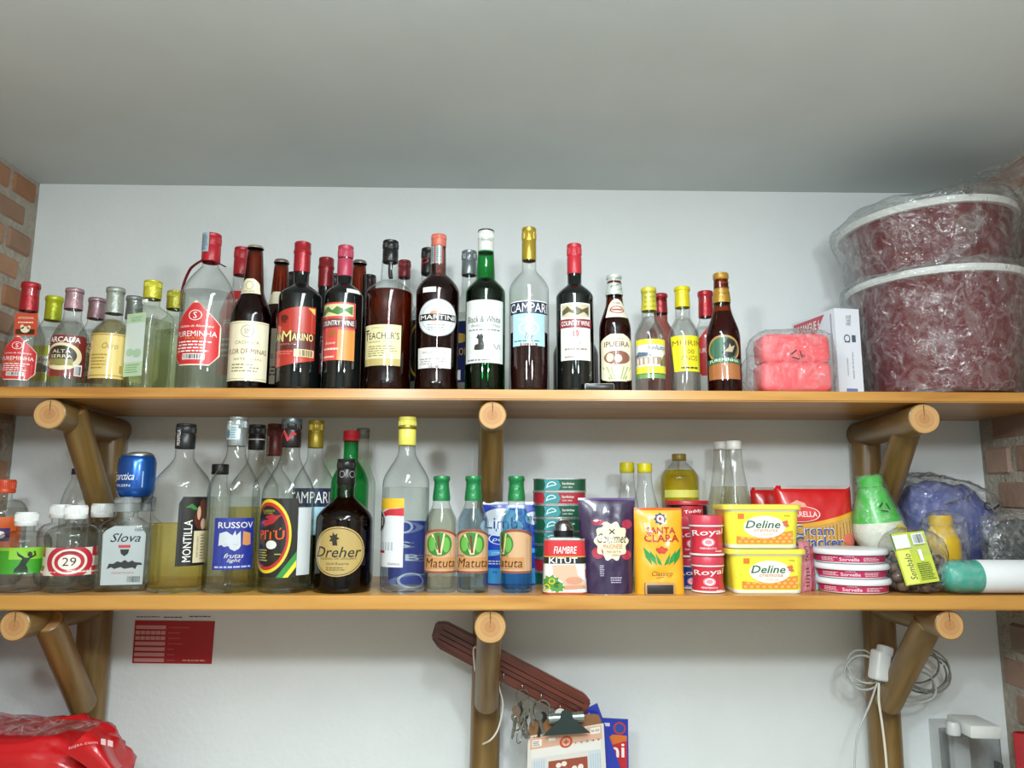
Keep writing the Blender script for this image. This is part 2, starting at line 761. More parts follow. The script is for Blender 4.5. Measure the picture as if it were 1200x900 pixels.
def bottle(name, label, xc, ytop, hw, Y, z0, ysh, ynk, ycap, hwn, hwc, mat, liq=None, lev=None, cap='screw', capm=None,
           cat='bottle', group=None, fat=0.75, hwn2=None, waist=None, n=40, foot=0.0, square=None, band=None):
    """all measures in photo pixels at depth Y: top, shoulder, neck, cap heights and half widths"""
    X = on(xc, Y, z0)
    b = Bottle()
    b.X, b.Y, b.z0 = X, Y, z0
    sc = ppm(Y)
    b.sc = sc
    b.root = thing(name, label, cat, (X, Y, z0), 0, group)

    def zz(py):
        return zat(xc, py, Y) - z0
    H = zz(ytop)
    R, rn, rc = hw / sc, hwn / sc, hwc / sc
    rn2 = (hwn2 or hwn) / sc
    zs, zn, zc = zz(ysh), zz(ynk), zz(ycap)
    ztop = H - 0.004
    prof = [(0.0, 0.0015), (R * 0.55, 0.001), (R * 0.86, 0.0), (R * 0.96, 0.0018), (R, 0.006)]
    if foot:
        prof += [(R, zs * 0.10), (R * (1 - foot), zs * 0.16)]
    if waist:
        for i in range(1, 8):
            t = i / 8
            prof.append((R * (1 - waist * math.sin(PI * t) ** 2), 0.006 + (zs - 0.006) * t))
    else:
        lo = zs * 0.16 if foot else 0.006
        for i in range(1, 5):
            t = i / 5
            prof.append((R * (1 - foot * (1 - t) * 0.6), lo + (zs - lo) * t))
    for i in range(0, 13):
        t = i / 12
        f = (0.5 + 0.5 * math.cos(PI * t))
        f = f ** fat
        prof.append((rn + (R - rn) * f, zs + (zn - zs) * t))
    for i in range(1, 5):
        t = i / 4
        prof.append((rn + (rn2 - rn) * t, zn + (ztop - zn) * t))
    b.body_prof = prof[4:]
    b.H, b.R, b.zc = H, R, zc
    pr = prof + [(rn2 * 0.75, ztop + 0.0005), (0.0, ztop + 0.0005)] if mat not in (CLEAR, PALE) else prof

    def rad(z):
        P = b.body_prof
        if z <= P[0][1]:
            return P[0][0]
        for (r0, a0), (r1, a1) in zip(P, P[1:]):
            if a0 <= z <= a1 and a1 > a0:
                return r0 + (r1 - r0) * (z - a0) / (a1 - a0)
        return P[-1][0]
    b.rad = rad
    b.phi = -math.atan2(X, Y)
    sq = square

    def shape(V):
        if not sq:
            return V
        out = []
        for x, y, z in V:
            r = math.hypot(x, y)
            k = min(1.0, max(0.0, (r - rn) / max(1e-6, R - rn)))
            if r > 1e-6:
                a = math.atan2(y, x) - sq[1]
                e = sq[0]
                q = (abs(math.cos(a)) ** e + abs(math.sin(a)) ** e) ** (-1 / e)
                s2 = (1 - k) + k * q
                x, y = math.cos(a) * r * s2, math.sin(a) * r * s2
                y *= 1 - k * (1 - sq[2])
                c_, s_ = math.cos(sq[1]), math.sin(sq[1])
                x, y = x * c_ - y * s_, x * s_ + y * c_
            out.append((x, y, z))
        return out
    b.shape = shape
    V, Fc = lathe(pr, n)
    b.glass = mesh('bottle_body', shape(V), Fc, mat, b.root, True)
    if liq is not None:
        zl = zz(lev)
        lp = [(0.0, 0.006), (R * 0.8, 0.006), (R - 0.004, 0.009)]
        for r, z in b.body_prof:
            if 0.012 < z < zl:
                lp.append((max(0.002, r - 0.0028), z))
        lp += [(max(0.002, rad(zl) - 0.0028), zl), (0.0, zl)]
        V, Fc = lathe(lp, n)
        mesh('liquid', shape(V), Fc, liq, b.root, True, angle=0.9)
    if cap:
        caps(b, cap, zc, H, rc, rn, capm, band)
    return b


def caps(b, kind, z0, z1, rc, rn, m, band=None):
    h = z1 - z0
    if kind == 'screw':
        p = [(rc * 0.96, z0), (rc, z0 + h * 0.03), (rc, z0 + h * 0.55), (rc * 0.96, z0 + h * 0.57), (rc * 0.96, z0 + h * 0.60),
             (rc, z0 + h * 0.62), (rc, z1 - h * 0.14), (rc * 0.97, z1 - h * 0.12), (rc, z1 - h * 0.10), (rc, z1 - 0.0012), (rc * 0.93, z1), (0, z1)]
    elif kind == 'low':
        p = [(rc * 0.96, z0), (rc, z0 + h * 0.06), (rc * 1.02, z0 + h * 0.24), (rc * 0.98, z0 + h * 0.28), (rc, z1 - h * 0.12), (rc * 0.93, z1), (0, z1)]
    elif kind == 'foil':
        p = [(rn * 1.05, z0), (rn * 1.06, z0 + h * 0.15), (rc * 0.94, z0 + h * 0.6), (rc * 0.93, z1 - h * 0.22),
             (rc * 1.03, z1 - h * 0.18), (rc * 1.05, z1 - h * 0.08), (rc * 0.99, z1 - h * 0.01), (rc * 0.9, z1), (0, z1)]
    elif kind == 'lipped':
        p = [(rc * 0.98, z0), (rc, z0 + h * 0.04), (rc, z0 + h * 0.62), (rc * 1.07, z0 + h * 0.64), (rc * 1.07, z0 + h * 0.72),
             (rc * 1.0, z0 + h * 0.75), (rc, z1 - 0.0015), (rc * 0.92, z1), (0, z1)]
    else:   # crown
        p = [(rc * 1.08, z0), (rc * 1.1, z0 + h * 0.2), (rc * 1.02, z0 + h * 0.7), (rc * 0.9, z1), (0, z1)]
    o = lath('cap', p, m, b.root, 32)
    b.cap = o
    if kind == 'screw':          # knurled ring of fine ridges
        V, Fc = [], []
        for i in range(36):
            a = 2 * PI * i / 36
            for da, rr in ((-0.04, rc * 0.99), (0.0, rc * 1.025), (0.04, rc * 0.99)):
                for z in (z1 - h * 0.36, z1 - h * 0.15):
                    V.append((rr * math.sin(a + da), -rr * math.cos(a + da), z))
            k = len(V) - 6
            Fc += [(k, k + 2, k + 3, k + 1), (k + 2, k + 4, k + 5, k + 3)]
        mesh('ridges', V, Fc, m, o, False)
    if band:
        y0, y1, bm_ = band
        za, zb = z0 + h * y0, z0 + h * y1
        lath('band', [(rc * 1.005, za), (rc * 1.02, za + 0.0005), (rc * 1.02, zb - 0.0005), (rc * 1.005, zb)], bm_, o, 32)


def lab(b, x0, x1, y0, y1, extra=0.0):
    """print area on a bottle between photo columns x0..x1 and rows y0 (top)..y1 (bottom)"""
    Yf = b.Y - b.R
    px0 = proj((b.X, b.Y, b.z0 + b.H * 0.4))[0]
    za = zat(px0, y1, Yf) - b.z0
    zb = zat(px0, y0, Yf) - b.z0
    zm = (za + zb) / 2
    ax = proj((b.X, b.Y, b.z0 + zm))[0]
    Rp = b.rad(zm) * b.sc

    def ang(x):
        return math.asin(max(-0.985, min(0.985, (x - ax) / Rp)))
    a0, a1 = ang(x0), ang(x1)

    def fn(s, t, k):
        z = za + (zb - za) * t
        r = b.rad(z) + 0.0004 + EPS * k + extra
        a = a0 + (a1 - a0) * s + b.phi
        return Vector((r * math.sin(a), -r * math.cos(a), z))
    return Print(fn, (a1 - a0) * b.rad(zm), zb - za, b.root)


def caplab(b, rc_px, x0, x1, y0, y1):
    """print area on the cap or neck, whose half width is rc_px"""
    px0 = proj((b.X, b.Y, b.z0 + b.H * 0.9))[0]
    za, zb = zat(px0, y1, b.Y) - b.z0, zat(px0, y0, b.Y) - b.z0
    ax = proj((b.X, b.Y, b.z0 + (za + zb) / 2))[0]
    r0 = rc_px / b.sc

    def ang(x):
        return math.asin(max(-0.985, min(0.985, (x - ax) / rc_px)))
    a0, a1 = ang(x0), ang(x1)

    def fn(s, t, k):
        r = r0 + 0.0006 + EPS * k
        a = a0 + (a1 - a0) * s + b.phi
        return Vector((r * math.sin(a), -r * math.cos(a), za + (zb - za) * t))
    return Print(fn, (a1 - a0) * r0, zb - za, b.root)

# ================================================================== the setting
D = 1.42                      # front edge of the shelves
DB = 1.763                    # back wall
ZU = at(600, 456.3, D).z      # tops and undersides of the two shelves
ZUB = at(600, 468.8, D).z
ZL = at(600, 698.2, D).z
ZLB = at(600, 715.6, D).z
ZC = at(600, 221.5, DB).z     # ceiling
XL = at(30, 380, DB).x
XR = at(1153, 560, DB).x
BACK = -2.2


def wallmat(name, c0, c1, scale, bump, rough=0.7, stain=None, bs=90.0):
    m = bpy.data.materials.new(name)
    m.use_nodes = True
    nt = m.node_tree
    L = nt.links.new
    b = nt.nodes['Principled BSDF']
    b.inputs['Roughness'].default_value = rough
    b.inputs['Specular IOR Level'].default_value = 0.3
    tc = nt.nodes.new('ShaderNodeTexCoord')
    nz = nt.nodes.new('ShaderNodeTexNoise')
    nz.inputs['Scale'].default_value = scale
    nz.inputs['Detail'].default_value = 6
    nz.inputs['Roughness'].default_value = 0.6
    rp = nt.nodes.new('ShaderNodeMapRange')
    rp.inputs[1].default_value = 0.35
    rp.inputs[2].default_value = 0.65
    mx = nt.nodes.new('ShaderNodeMix')
    mx.data_type = 'RGBA'
    mx.inputs[6].default_value = lin(c0)
    mx.inputs[7].default_value = lin(c1)
    n2 = nt.nodes.new('ShaderNodeTexNoise')
    n2.inputs['Scale'].default_value = bs
    n2.inputs['Detail'].default_value = 8
    bp = nt.nodes.new('ShaderNodeBump')
    bp.inputs['Strength'].default_value = bump
    bp.inputs['Distance'].default_value = 0.01
    L(tc.outputs['Object'], nz.inputs['Vector'])
    L(nz.outputs['Fac'], rp.inputs[0])
    L(rp.outputs[0], mx.inputs[0])
    L(tc.outputs['Object'], n2.inputs['Vector'])
    L(n2.outputs['Fac'], bp.inputs['Height'])
    L(bp.outputs['Normal'], b.inputs['Normal'])
    L(mx.outputs[2], b.inputs['Base Color'])
    if stain:
        n3 = nt.nodes.new('ShaderNodeTexNoise')
        n3.inputs['Scale'].default_value = 2.3
        n3.inputs['Detail'].default_value = 9
        n3.inputs['Roughness'].default_value = 0.7
        r3 = nt.nodes.new('ShaderNodeMapRange')
        r3.inputs[1].default_value = 0.62
        r3.inputs[2].default_value = 0.78
        r3.inputs[4].default_value = 0.35
        m3 = nt.nodes.new('ShaderNodeMix')
        m3.data_type = 'RGBA'
        m3.inputs[7].default_value = lin(stain)
        L(tc.outputs['Object'], n3.inputs['Vector'])
        L(n3.outputs['Fac'], r3.inputs[0])
        L(r3.outputs[0], m3.inputs[0])
        L(mx.outputs[2], m3.inputs[6])
        L(m3.outputs[2], b.inputs['Base Color'])
    return m


WHITEWALL = wallmat('white_painted_plaster', 'e4e9ea', 'eaeff0', 3.0, 0.12, stain='dcdcd2')
CEIL = wallmat('grey_white_ceiling_paint', 'c8d0d0', 'd1d9d9', 2.0, 0.03, rough=0.8, bs=30)
MORTAR = wallmat('grey_mortar', '9d9488', 'b1a89a', 16.0, 0.8, rough=0.9)
FLOORM = wallmat('grey_floor_tiles', '9a958c', 'a5a097', 5.0, 0.1)


def slab(name, x0, x1, y0, y1, z0, z1, m):
    bm = bmesh.new()
    bmesh.ops.create_cube(bm, size=1.0)
    for v in bm.verts:
        v.co = Vector(((x0 + x1) / 2 + v.co.x * (x1 - x0), (y0 + y1) / 2 + v.co.y * (y1 - y0), (z0 + z1) / 2 + v.co.z * (z1 - z0)))
    return struct(bmobj(name, bm, m))


slab('wall_back', XL - 0.2, XR + 0.2, DB, DB + 0.12, 0, ZC + 0.1, WHITEWALL)
wl = slab('wall_left', XL - 0.15, XL, BACK, DB, 0, ZC, MORTAR)
wr = slab('wall_right', XR, XR + 0.15, BACK, DB, 0, ZC, MORTAR)
slab('ceiling', XL - 0.2, XR + 0.2, BACK, DB, ZC, ZC + 0.12, CEIL)
slab('wall_front', XL - 0.2, XR + 0.2, BACK - 0.12, BACK, 0, ZC + 0.1, WHITEWALL)
slab('floor', XL - 0.2, XR + 0.2, BACK, DB + 0.1, -0.1, 0, FLOORM)


def brickwall(wall, x, sign, course, cols, lens, seed):
    rnd = random.Random(seed)
    mats = [M(c, rough=0.85, spec=0.2, vary=0.22, scale=18, bump=0.6, bscale=70) for c in cols]
    h = course - 0.015
    prot = []
    for m in mats:
        for ln in lens:
            bm = bmesh.new()
            bmesh.ops.create_cube(bm, size=1.0)
            for v in bm.verts:
                v.co = Vector((v.co.x * 0.03, v.co.y * ln, v.co.z * h))
            bmesh.ops.bevel(bm, geom=list(bm.edges), offset=0.006, segments=1, affect='EDGES')
            me = bpy.data.meshes.new('brick')
            bm.to_mesh(me)
            bm.free()
            me.materials.append(m)
            prot.append((me, ln))
    z = ZC - course * 0.55
    row = 0
    while z > 0.95:
        y = DB - 0.012 - (0.035 if row % 2 else 0.0)
        k = row % 2
        while y > 0.75:
            me, ln = rnd.choice([p for p in prot if p[1] == lens[k % len(lens)]])
            o = bpy.data.objects.new('brick', me)
            COL.objects.link(o)
            o.parent = wall
            o.location = (x - sign * (0.0145 - rnd.uniform(0.002, 0.006)), y - ln / 2 + rnd.uniform(-0.003, 0.003), z + rnd.uniform(-0.002, 0.002))
            o.rotation_euler = (rnd.uniform(-0.02, 0.02), 0, 0)
            y -= ln + 0.016
            k += 1
        z -= course
        row += 1


brickwall(wl, XL, 1, 0.066, ['a67a5e', '9c7054', 'ab8268', '977864'], (0.085, 0.18), 3)
brickwall(wr, XR, -1, 0.078, ['a08272', '967a6a', 'a98d7d', '938074'], (0.085, 0.18), 5)


# ------------------------------------------------------------------ wood
def woodmat(name, c0, c1, c2, axis, scale=6.0, stretch=14.0, rough=0.35, knots=True):
    m = bpy.data.materials.new(name)
    m.use_nodes = True
    nt = m.node_tree
    L = nt.links.new
    b = nt.nodes['Principled BSDF']
    b.inputs['Roughness'].default_value = rough
    b.inputs['Coat Weight'].default_value = 0.25
    b.inputs['Coat Roughness'].default_value = 0.2
    tc = nt.nodes.new('ShaderNodeTexCoord')
    mp = nt.nodes.new('ShaderNodeMapping')
    sc = [stretch] * 3
    sc[axis] = 1.0
    mp.inputs['Scale'].default_value = sc
    nz = nt.nodes.new('ShaderNodeTexNoise')
    nz.inputs['Scale'].default_value = scale
    nz.inputs['Detail'].default_value = 7
    nz.inputs['Distortion'].default_value = 0.6
    cr = nt.nodes.new('ShaderNodeValToRGB')
    e = cr.color_ramp.elements
    e[0].position, e[0].color = 0.28, lin(c0)
    e[1].position, e[1].color = 0.72, lin(c2)
    q = e.new(0.5)
    q.color = lin(c1)
    bp = nt.nodes.new('ShaderNodeBump')
    bp.inputs['Strength'].default_value = 0.15
    bp.inputs['Distance'].default_value = 0.003
    L(tc.outputs['Object'], mp.inputs[0])
    L(mp.outputs[0], nz.inputs['Vector'])
    L(nz.outputs['Fac'], cr.inputs[0])
    L(nz.outputs['Fac'], bp.inputs['Height'])
    L(bp.outputs['Normal'], b.inputs['Normal'])
    L(cr.outputs[0], b.inputs['Base Color'])
    return m


PINE = woodmat('varnished_pine', 'a0682a', 'bb8640', 'c6944c', 0, scale=3.0, stretch=9.0)
LOGW = woodmat('varnished_log', '5c4420', '7c6032', '907446', 2, scale=5.0, stretch=7.0, rough=0.4)
REDWOOD = woodmat('dark_red_wood', '4a2018', '6a3020', '7c3c26', 0, scale=6.0, stretch=16.0, rough=0.3)


def endgrain():
    m = bpy.data.materials.new('log_end_grain')
    m.use_nodes = True
    nt = m.node_tree
    L = nt.links.new
    b = nt.nodes['Principled BSDF']
    b.inputs['Roughness'].default_value = 0.6
    tc = nt.nodes.new('ShaderNodeTexCoord')
    mp = nt.nodes.new('ShaderNodeMapping')
    mp.inputs['Scale'].default_value = (1, 1, 0)
    wv = nt.nodes.new('ShaderNodeTexWave')
    wv.wave_type = 'RINGS'
    wv.rings_direction = 'Z'
    wv.inputs['Scale'].default_value = 38
    wv.inputs['Distortion'].default_value = 1.5
    wv.inputs['Detail'].default_value = 2
    ln_ = nt.nodes.new('ShaderNodeVectorMath')
    ln_.operation = 'LENGTH'
    r1 = nt.nodes.new('ShaderNodeMapRange')
    r1.inputs[1].default_value = 0.0
    r1.inputs[2].default_value = 0.024
    m1 = nt.nodes.new('ShaderNodeMix')
    m1.data_type = 'RGBA'
    m1.inputs[6].default_value = lin('a87244')
    m1.inputs[7].default_value = lin('c0945e')
    m2 = nt.nodes.new('ShaderNodeMix')
    m2.data_type = 'RGBA'
    m2.blend_type = 'MULTIPLY'
    m2.inputs[0].default_value = 0.13
    L(tc.outputs['Object'], mp.inputs[0])
    L(mp.outputs[0], wv.inputs['Vector'])
    L(mp.outputs[0], ln_.inputs[0])
    L(ln_.outputs['Value'], r1.inputs[0])
    L(r1.outputs[0], m1.inputs[0])
    L(m1.outputs[2], m2.inputs[6])
    L(wv.outputs['Color'], m2.inputs[7])
    L(m2.outputs[2], b.inputs['Base Color'])
    return m


ENDG = endgrain()
CRACK = M('3a2210', rough=0.9, vary=0)


def shelf(name, label, za, zb):
    bm = bmesh.new()
    bmesh.ops.create_cube(bm, size=1.0)
    for v in bm.verts:
        v.co = Vector(((XL + XR) / 2 + v.co.x * (XR - XL - 0.016), (D + DB) / 2 + v.co.y * (DB - D - 0.002), (za + zb) / 2 + v.co.z * (zb - za)))
    bmesh.ops.bevel(bm, geom=list(bm.edges), offset=0.0025, segments=2, affect='EDGES')
    return tag(bmobj(name, bm, PINE, None, True), label, 'shelf')


shelf('shelf_board', 'upper varnished pine shelf board carrying the row of liquor bottles', ZUB, ZU)
shelf('shelf_board', 'lower varnished pine shelf board carrying bottles, tins and margarine tubs', ZLB, ZL)


def logpart(name, p0, p1, r0, r1, parent, seed=0, crack=True):
    """round timber from p0 to p1 (its local Z), sawn ends"""
    p0, p1 = Vector(p0), Vector(p1)
    d = p1 - p0
    n, m = 28, 10
    V, Fc, fm = [], [], []
    for j in range(m + 1):
        t = j / m
        for i in range(n):
            a = 2 * PI * i / n
            q = Vector((math.cos(a), math.sin(a), t * 1.5 + seed * 7.1))
            r = (r0 + (r1 - r0) * t) * (1 + 0.035 * noise.noise(q * 1.3) + 0.012 * noise.noise(q * 4))
            V.append((r * math.cos(a), r * math.sin(a), d.length * t))
    for j in range(m):
        for i in range(n):
            k = (i + 1) % n
            Fc.append((j * n + i, j * n + k, (j + 1) * n + k, (j + 1) * n + i))
            fm.append(0)
    # slightly chamfered ends
    for base, flip, dz in ((0, True, -0.0015), (m * n, False, 0.0015)):
        s = len(V)
        for i in range(n):
            x, y, z = V[base + i]
            V.append((x * 0.93, y * 0.93, z + dz))
        for i in range(n):
            k = (i + 1) % n
            f = (base + i, base + k, s + k, s + i)
            Fc.append(tuple(reversed(f)) if flip else f)
            fm.append(0)
        f = tuple(s + i for i in range(n))
        Fc.append(tuple(reversed(f)) if flip else f)
        fm.append(1)
    o = mesh(name, V, Fc, None, parent, True, mats=[LOGW, ENDG], fmat=fm, angle=0.6)
    o.location = p0
    o.rotation_euler = d.to_track_quat('Z', 'Y').to_euler()
    if crack:
        q = o.rotation_euler.to_matrix()
        up = q.transposed() @ Vector((0, 0, 1))
        up = Vector((up.x, up.y, 0)).normalized()
        sd = Vector((-up.y, up.x, 0))
        zc = -0.0018
        pts = [up * 0.001, up * (r0 * 0.5) + sd * 0.0011, up * (r0 * 0.88) + sd * 0.0007, up * (r0 * 0.88) - sd * 0.0007, up * (r0 * 0.5) - sd * 0.0004]
        mesh('crack', [(v.x, v.y, zc) for v in pts], [(0, 1, 2, 3, 4), (4, 3, 2, 1, 0)], CRACK, o, False)
    return o


def bracket(label, endpx, backpx, postbase, brace0, brace1, zshelf, zfoot, rlog, rpost, rbrace, seed, yfront=1.435):
    """arm under the shelf, post on the wall, slanting brace between"""
    yb = DB - rpost - 0.004
    zarm = zshelf - rlog * 1.04
    x0 = at(endpx[0], endpx[1], yfront).x
    x1 = at(backpx[0], backpx[1], yb).x
    root = thing('shelf_bracket', label, 'bracket', (x1, yb, zfoot))
    off = Vector((x1, yb, zfoot))
    logpart('arm', Vector((x0, yfront, zarm)) - off, Vector((x1, DB - 0.006, zarm - 0.004)) - off, rlog, rlog * 1.02, root, seed)
    xp = at(postbase[0], postbase[1], yb).x
    logpart('post', Vector((xp, yb, zfoot + 0.001)) - off, Vector((x1, yb, zarm - rlog * 0.55)) - off, rpost * 1.04, rpost, root, seed + 1, False)
    a = at(*brace0)
    c = at(*brace1)
    logpart('brace', c - off, a - off, rbrace, rbrace, root, seed + 2, False)
    return root


bracket('round log bracket under left end of upper shelf', (58, 488), (131, 505), (117, 690), (85, 482, 1.50), (122, 606, 1.665), ZUB, ZL, 0.0290, 0.031, 0.0265, 1, 1.432)
bracket('round log bracket under middle of upper shelf', (577, 486), (576, 505), (572, 690), (577, 482, 1.49), (574, 606, 1.665), ZUB, ZL, 0.0270, 0.029, 0.0255, 5, 1.432)
bracket('round log bracket under right end of upper shelf', (1083, 491), (1014, 507), (1022, 690), (1067, 488, 1.50), (1033, 600, 1.695), ZUB, ZL, 0.0295, 0.031, 0.0270, 9, 1.432)
bracket('round log bracket under left end of lower shelf', (17, 736), (110, 745), (84, 1100), (57, 728, 1.50), (97, 826, 1.665), ZLB, 0.0, 0.0275, 0.034, 0.0265, 13)
bracket('round log bracket under middle of lower shelf', (574.5, 734), (571, 745), (560, 1100), (574, 730, 1.49), (570, 824, 1.665), ZLB, 0.0, 0.0300, 0.032, 0.0250, 17)
bracket('round log bracket under right end of lower shelf', (1113, 737), (1031, 745), (1046, 1100), (1088, 729, 1.50), (1041, 824, 1.665), ZLB, 0.0, 0.0270, 0.034, 0.0265, 21)

# ================================================================== upper shelf
U1, U2, U3 = 1.482, 1.585, 1.685      # front, middle and back rows
BACKROW = 'bottles standing behind the front row on the upper shelf'
RED, WHITE, BLACK, CREAM, GOLD, YEL = ink('c8202c'), ink('f2f2ee'), ink('161616'), paper('e9e2c4'), ink('c9a24a'), paper('e6dc3a')
REDL = paper('cc2a30')


def octo(t):
    """half width of a pointed octagon label"""
    if t < 0.16:
        return 0.30 + 0.2 * t / 0.16
    if t < 0.62:
        return 0.5
    return 0.5 * (1 - (t - 0.62) / 0.38) + 0.012


def octolabel(b, x0, x1, y0, y1, small=False):
    p = lab(b, x0, x1, y0, y1)
    p.base(ink('efd9c8'), rows(0, 1, lambda t: 0.5 - octo(t), lambda t: 0.5 + octo(t), 25, 16))
    p.add('field', REDL, rows(0.02, 0.965, lambda t: 0.5 - octo(t) * 0.94, lambda t: 0.5 + octo(t) * 0.94, 25, 16))
    p.add('lettering', WHITE, text('PUREMINHA', 0.5, 0.485, 0.84, 0.085, 0.01), text('Cachaca de Alambique', 0.5, 0.60, 0.7, 0.05, 0, 0.3),
          ring(0.5, 0.77, 0.13, 0.13 / p.asp * 0.8, 0.12), text('S', 0.5, 0.77, 0.07, 0.10),
          micro(0.12, 0.2, 0.88, 0.39, 4, 3), rect(0.28, 0.09, 0.72, 0.18, 6, 1), k=3)
    p.add('lettering', GOLD, text('PRATA', 0.5, 0.415, 0.36, 0.035), k=3)
    p.add('barcode', BLACK, bars(0.3, 0.1, 0.7, 0.17, 16), k=4)
    return p


# --- far left group
b = bottle('cachaca_bottle', 'small clear bottle with red foil cap and square red neck tag', 24, 332, 20.5, U1, ZU,
           402, 366, 365, 9.5, 10, CLEAR, SPIRIT, 372, 'foil', foil('a81c28'), fat=0.85)
octolabel(b, 7, 40, 393, 445)
ty = b.Y - b.R - 0.0005
q0, q1, q2, q3 = [at(x, y, ty) - Vector((b.X, b.Y, b.z0)) for x, y in ((16, 393), (42.5, 393.5), (44.5, 367.5), (18, 366.5))]
tg = mesh('neck_tag', [q0, q1, q2, q3] + [v + Vector((0, 0.0008, 0)) for v in (q0, q1, q2, q3)], [(0, 1, 2, 3), (7, 6, 5, 4), (0, 4, 5, 1), (1, 5, 6, 2), (2, 6, 7, 3), (3, 7, 4, 0)], paper('c8492f'), b.root, False)
tagp = plane_print(tg, q0, q1 - q0, q3 - q0)
tagp.add('lettering', ink('f0dcc8'), text('ARTESANAL', 0.5, 0.78, 0.72, 0.10), micro(0.15, 0.52, 0.85, 0.66, 1, 4))
tagp.add('picture', ink('3a2a16'), rect(0.08, 0.06, 0.92, 0.28, 6, 1))
tagp.add('picture', ink('e9d9b8'), ell(0.5, 0.26, 0.2, 0.14), ell(0.36, 0.38, 0.08, 0.1), ell(0.66, 0.36, 0.08, 0.08), k=3)

b = bottle('cachaca_bottle', 'small clear bottle with lime yellow foil cap, behind the leftmost bottle', 53, 348, 17, U2 - 0.01, ZU,
           396, 372, 376, 8.5, 9.5, CLEAR, SPIRIT, 385, 'foil', foil('b9c21e'), group=BACKROW)
p = lab(b, 39, 69, 405, 447).base(ink('ece9d8'))
p.add('stripe', ink('c5cf27'), rect(0, 0.72, 1, 1), rect(0, 0.0, 1, 0.24))
p.add('picture', ink('6a5a48'), poly((0.05, 0.26), (0.95, 0.26), (0.95, 0.5), (0.6, 0.42), (0.4, 0.52), (0.05, 0.4)))
p.add('lettering', BLACK, text('Seluta', 0.6, 0.62, 0.6, 0.12, 0, 0.3))

b = bottle('cachaca_bottle', 'small clear bottle with mauve foil cap and maroon label with cream oval', 77, 339, 20, U1, ZU,
           402, 372, 363, 9.5, 9.8, CLEAR, SPIRIT, 378, 'foil', foil('a9858c'), fat=0.8, band=(0.8, 0.98, foil('5b4e50')))
p = lab(b, 60, 97, 392, 441).base(paper('7d2a26'))
p.add('oval', ink('e8d9ae'), ell(0.42, 0.48, 0.46, 0.33))
p.add('oval', ink('2c2620'), ell(0.40, 0.50, 0.36, 0.24), k=3)
p.add('picture', ink('8f8a4a'), rows(0.27, 0.42, lambda t: 0.12, lambda t: 0.68, 2, 5), k=4)
p.add('lettering', WHITE, text('ARCADA', 0.45, 0.885, 0.72, 0.13, 0.02), rect(0.72, 0.03, 0.9, 0.3, 2, 2), k=4)
p.add('lettering', ink('f0e6c0'), text('ALTA', 0.42, 0.6, 0.4, 0.08), text('SERRA', 0.42, 0.48, 0.48, 0.08), k=5)
p.add('barcode', BLACK, bars(0.74, 0.05, 0.88, 0.26, 8), k=5)

b = bottle('cachaca_bottle', 'small clear bottle with mauve foil cap and maroon label, half hidden behind tan label bottle', 104, 350, 18, U2, ZU,
           400, 378, 374, 9, 9.3, CLEAR, SPIRIT, 388, 'foil', foil('a37f88'), group=BACKROW, band=(0.8, 0.98, foil('5b4e50')))
p = lab(b, 90, 120, 402, 449).base(paper('7d2a26'))
p.add('oval', ink('e8d9ae'), ell(0.4, 0.5, 0.42, 0.34))
p.add('oval', ink('2c2620'), ell(0.40, 0.52, 0.32, 0.24), k=3)
p.add('lettering', WHITE, text('ARCADA', 0.45, 0.9, 0.7, 0.11, 0.02), k=3)

b = bottle('cachaca_bottle', 'small clear bottle with grey green foil cap and straw yellow label', 126, 338, 21.5, U1, ZU,
           394, 374, 368, 9.5, 10.2, CLEAR, liquid('straw_spirit', 'f6f0d6', 0.25), 376, 'foil', foil('9aa096'), fat=0.7, band=(0.8, 0.98, foil('6c6f6a')))
p = lab(b, 107, 144, 390, 443).base(paper('d9c070'), rows(0, 1, lambda t: 0.0, lambda t: 1.0, 4, 18))
p.add('border', ink('b08f34'), rect(0, 0.955, 1, 0.985, 18, 1), rect(0, 0.05, 1, 0.075, 18, 1), rect(0.86, 0.12, 0.93, 0.3, 1, 2))
p.add('lettering', ink('a8842c'), text('Ouro', 0.62, 0.72, 0.36, 0.14, 0.01, 0.3), micro(0.14, 0.2, 0.6, 0.56, 5, 8))

b = bottle('cachaca_bottle', 'small clear bottle with grey foil cap, behind straw label bottle', 149, 348, 17, U2, ZU,
           400, 380, 374, 9, 9.5, CLEAR, SPIRIT, 388, 'foil', foil('8f9793'), group=BACKROW, band=(0.8, 0.98, foil('6c6f6a')))
lab(b, 140, 165, 404, 448).base(paper('d9d2a4')).add('lettering', ink('8a7a3a'), text('Ouro', 0.5, 0.7, 0.6, 0.14, 0, 0.3))


def squarebottle(label, xc, ytop, hw, Y, yc, front, capcol, group=None):
    b = bottle('square_bottle', label, xc, ytop, hw, Y, ZU, yc + 22, yc + 8, yc, 9, 10.2, PALE, liquid('pale_spirit', 'f8faee', 0.25), yc + 26,
               'screw', foil(capcol, 0.5), fat=0.55, square=(7.0, -0.42, 0.92), group=group)
    return b


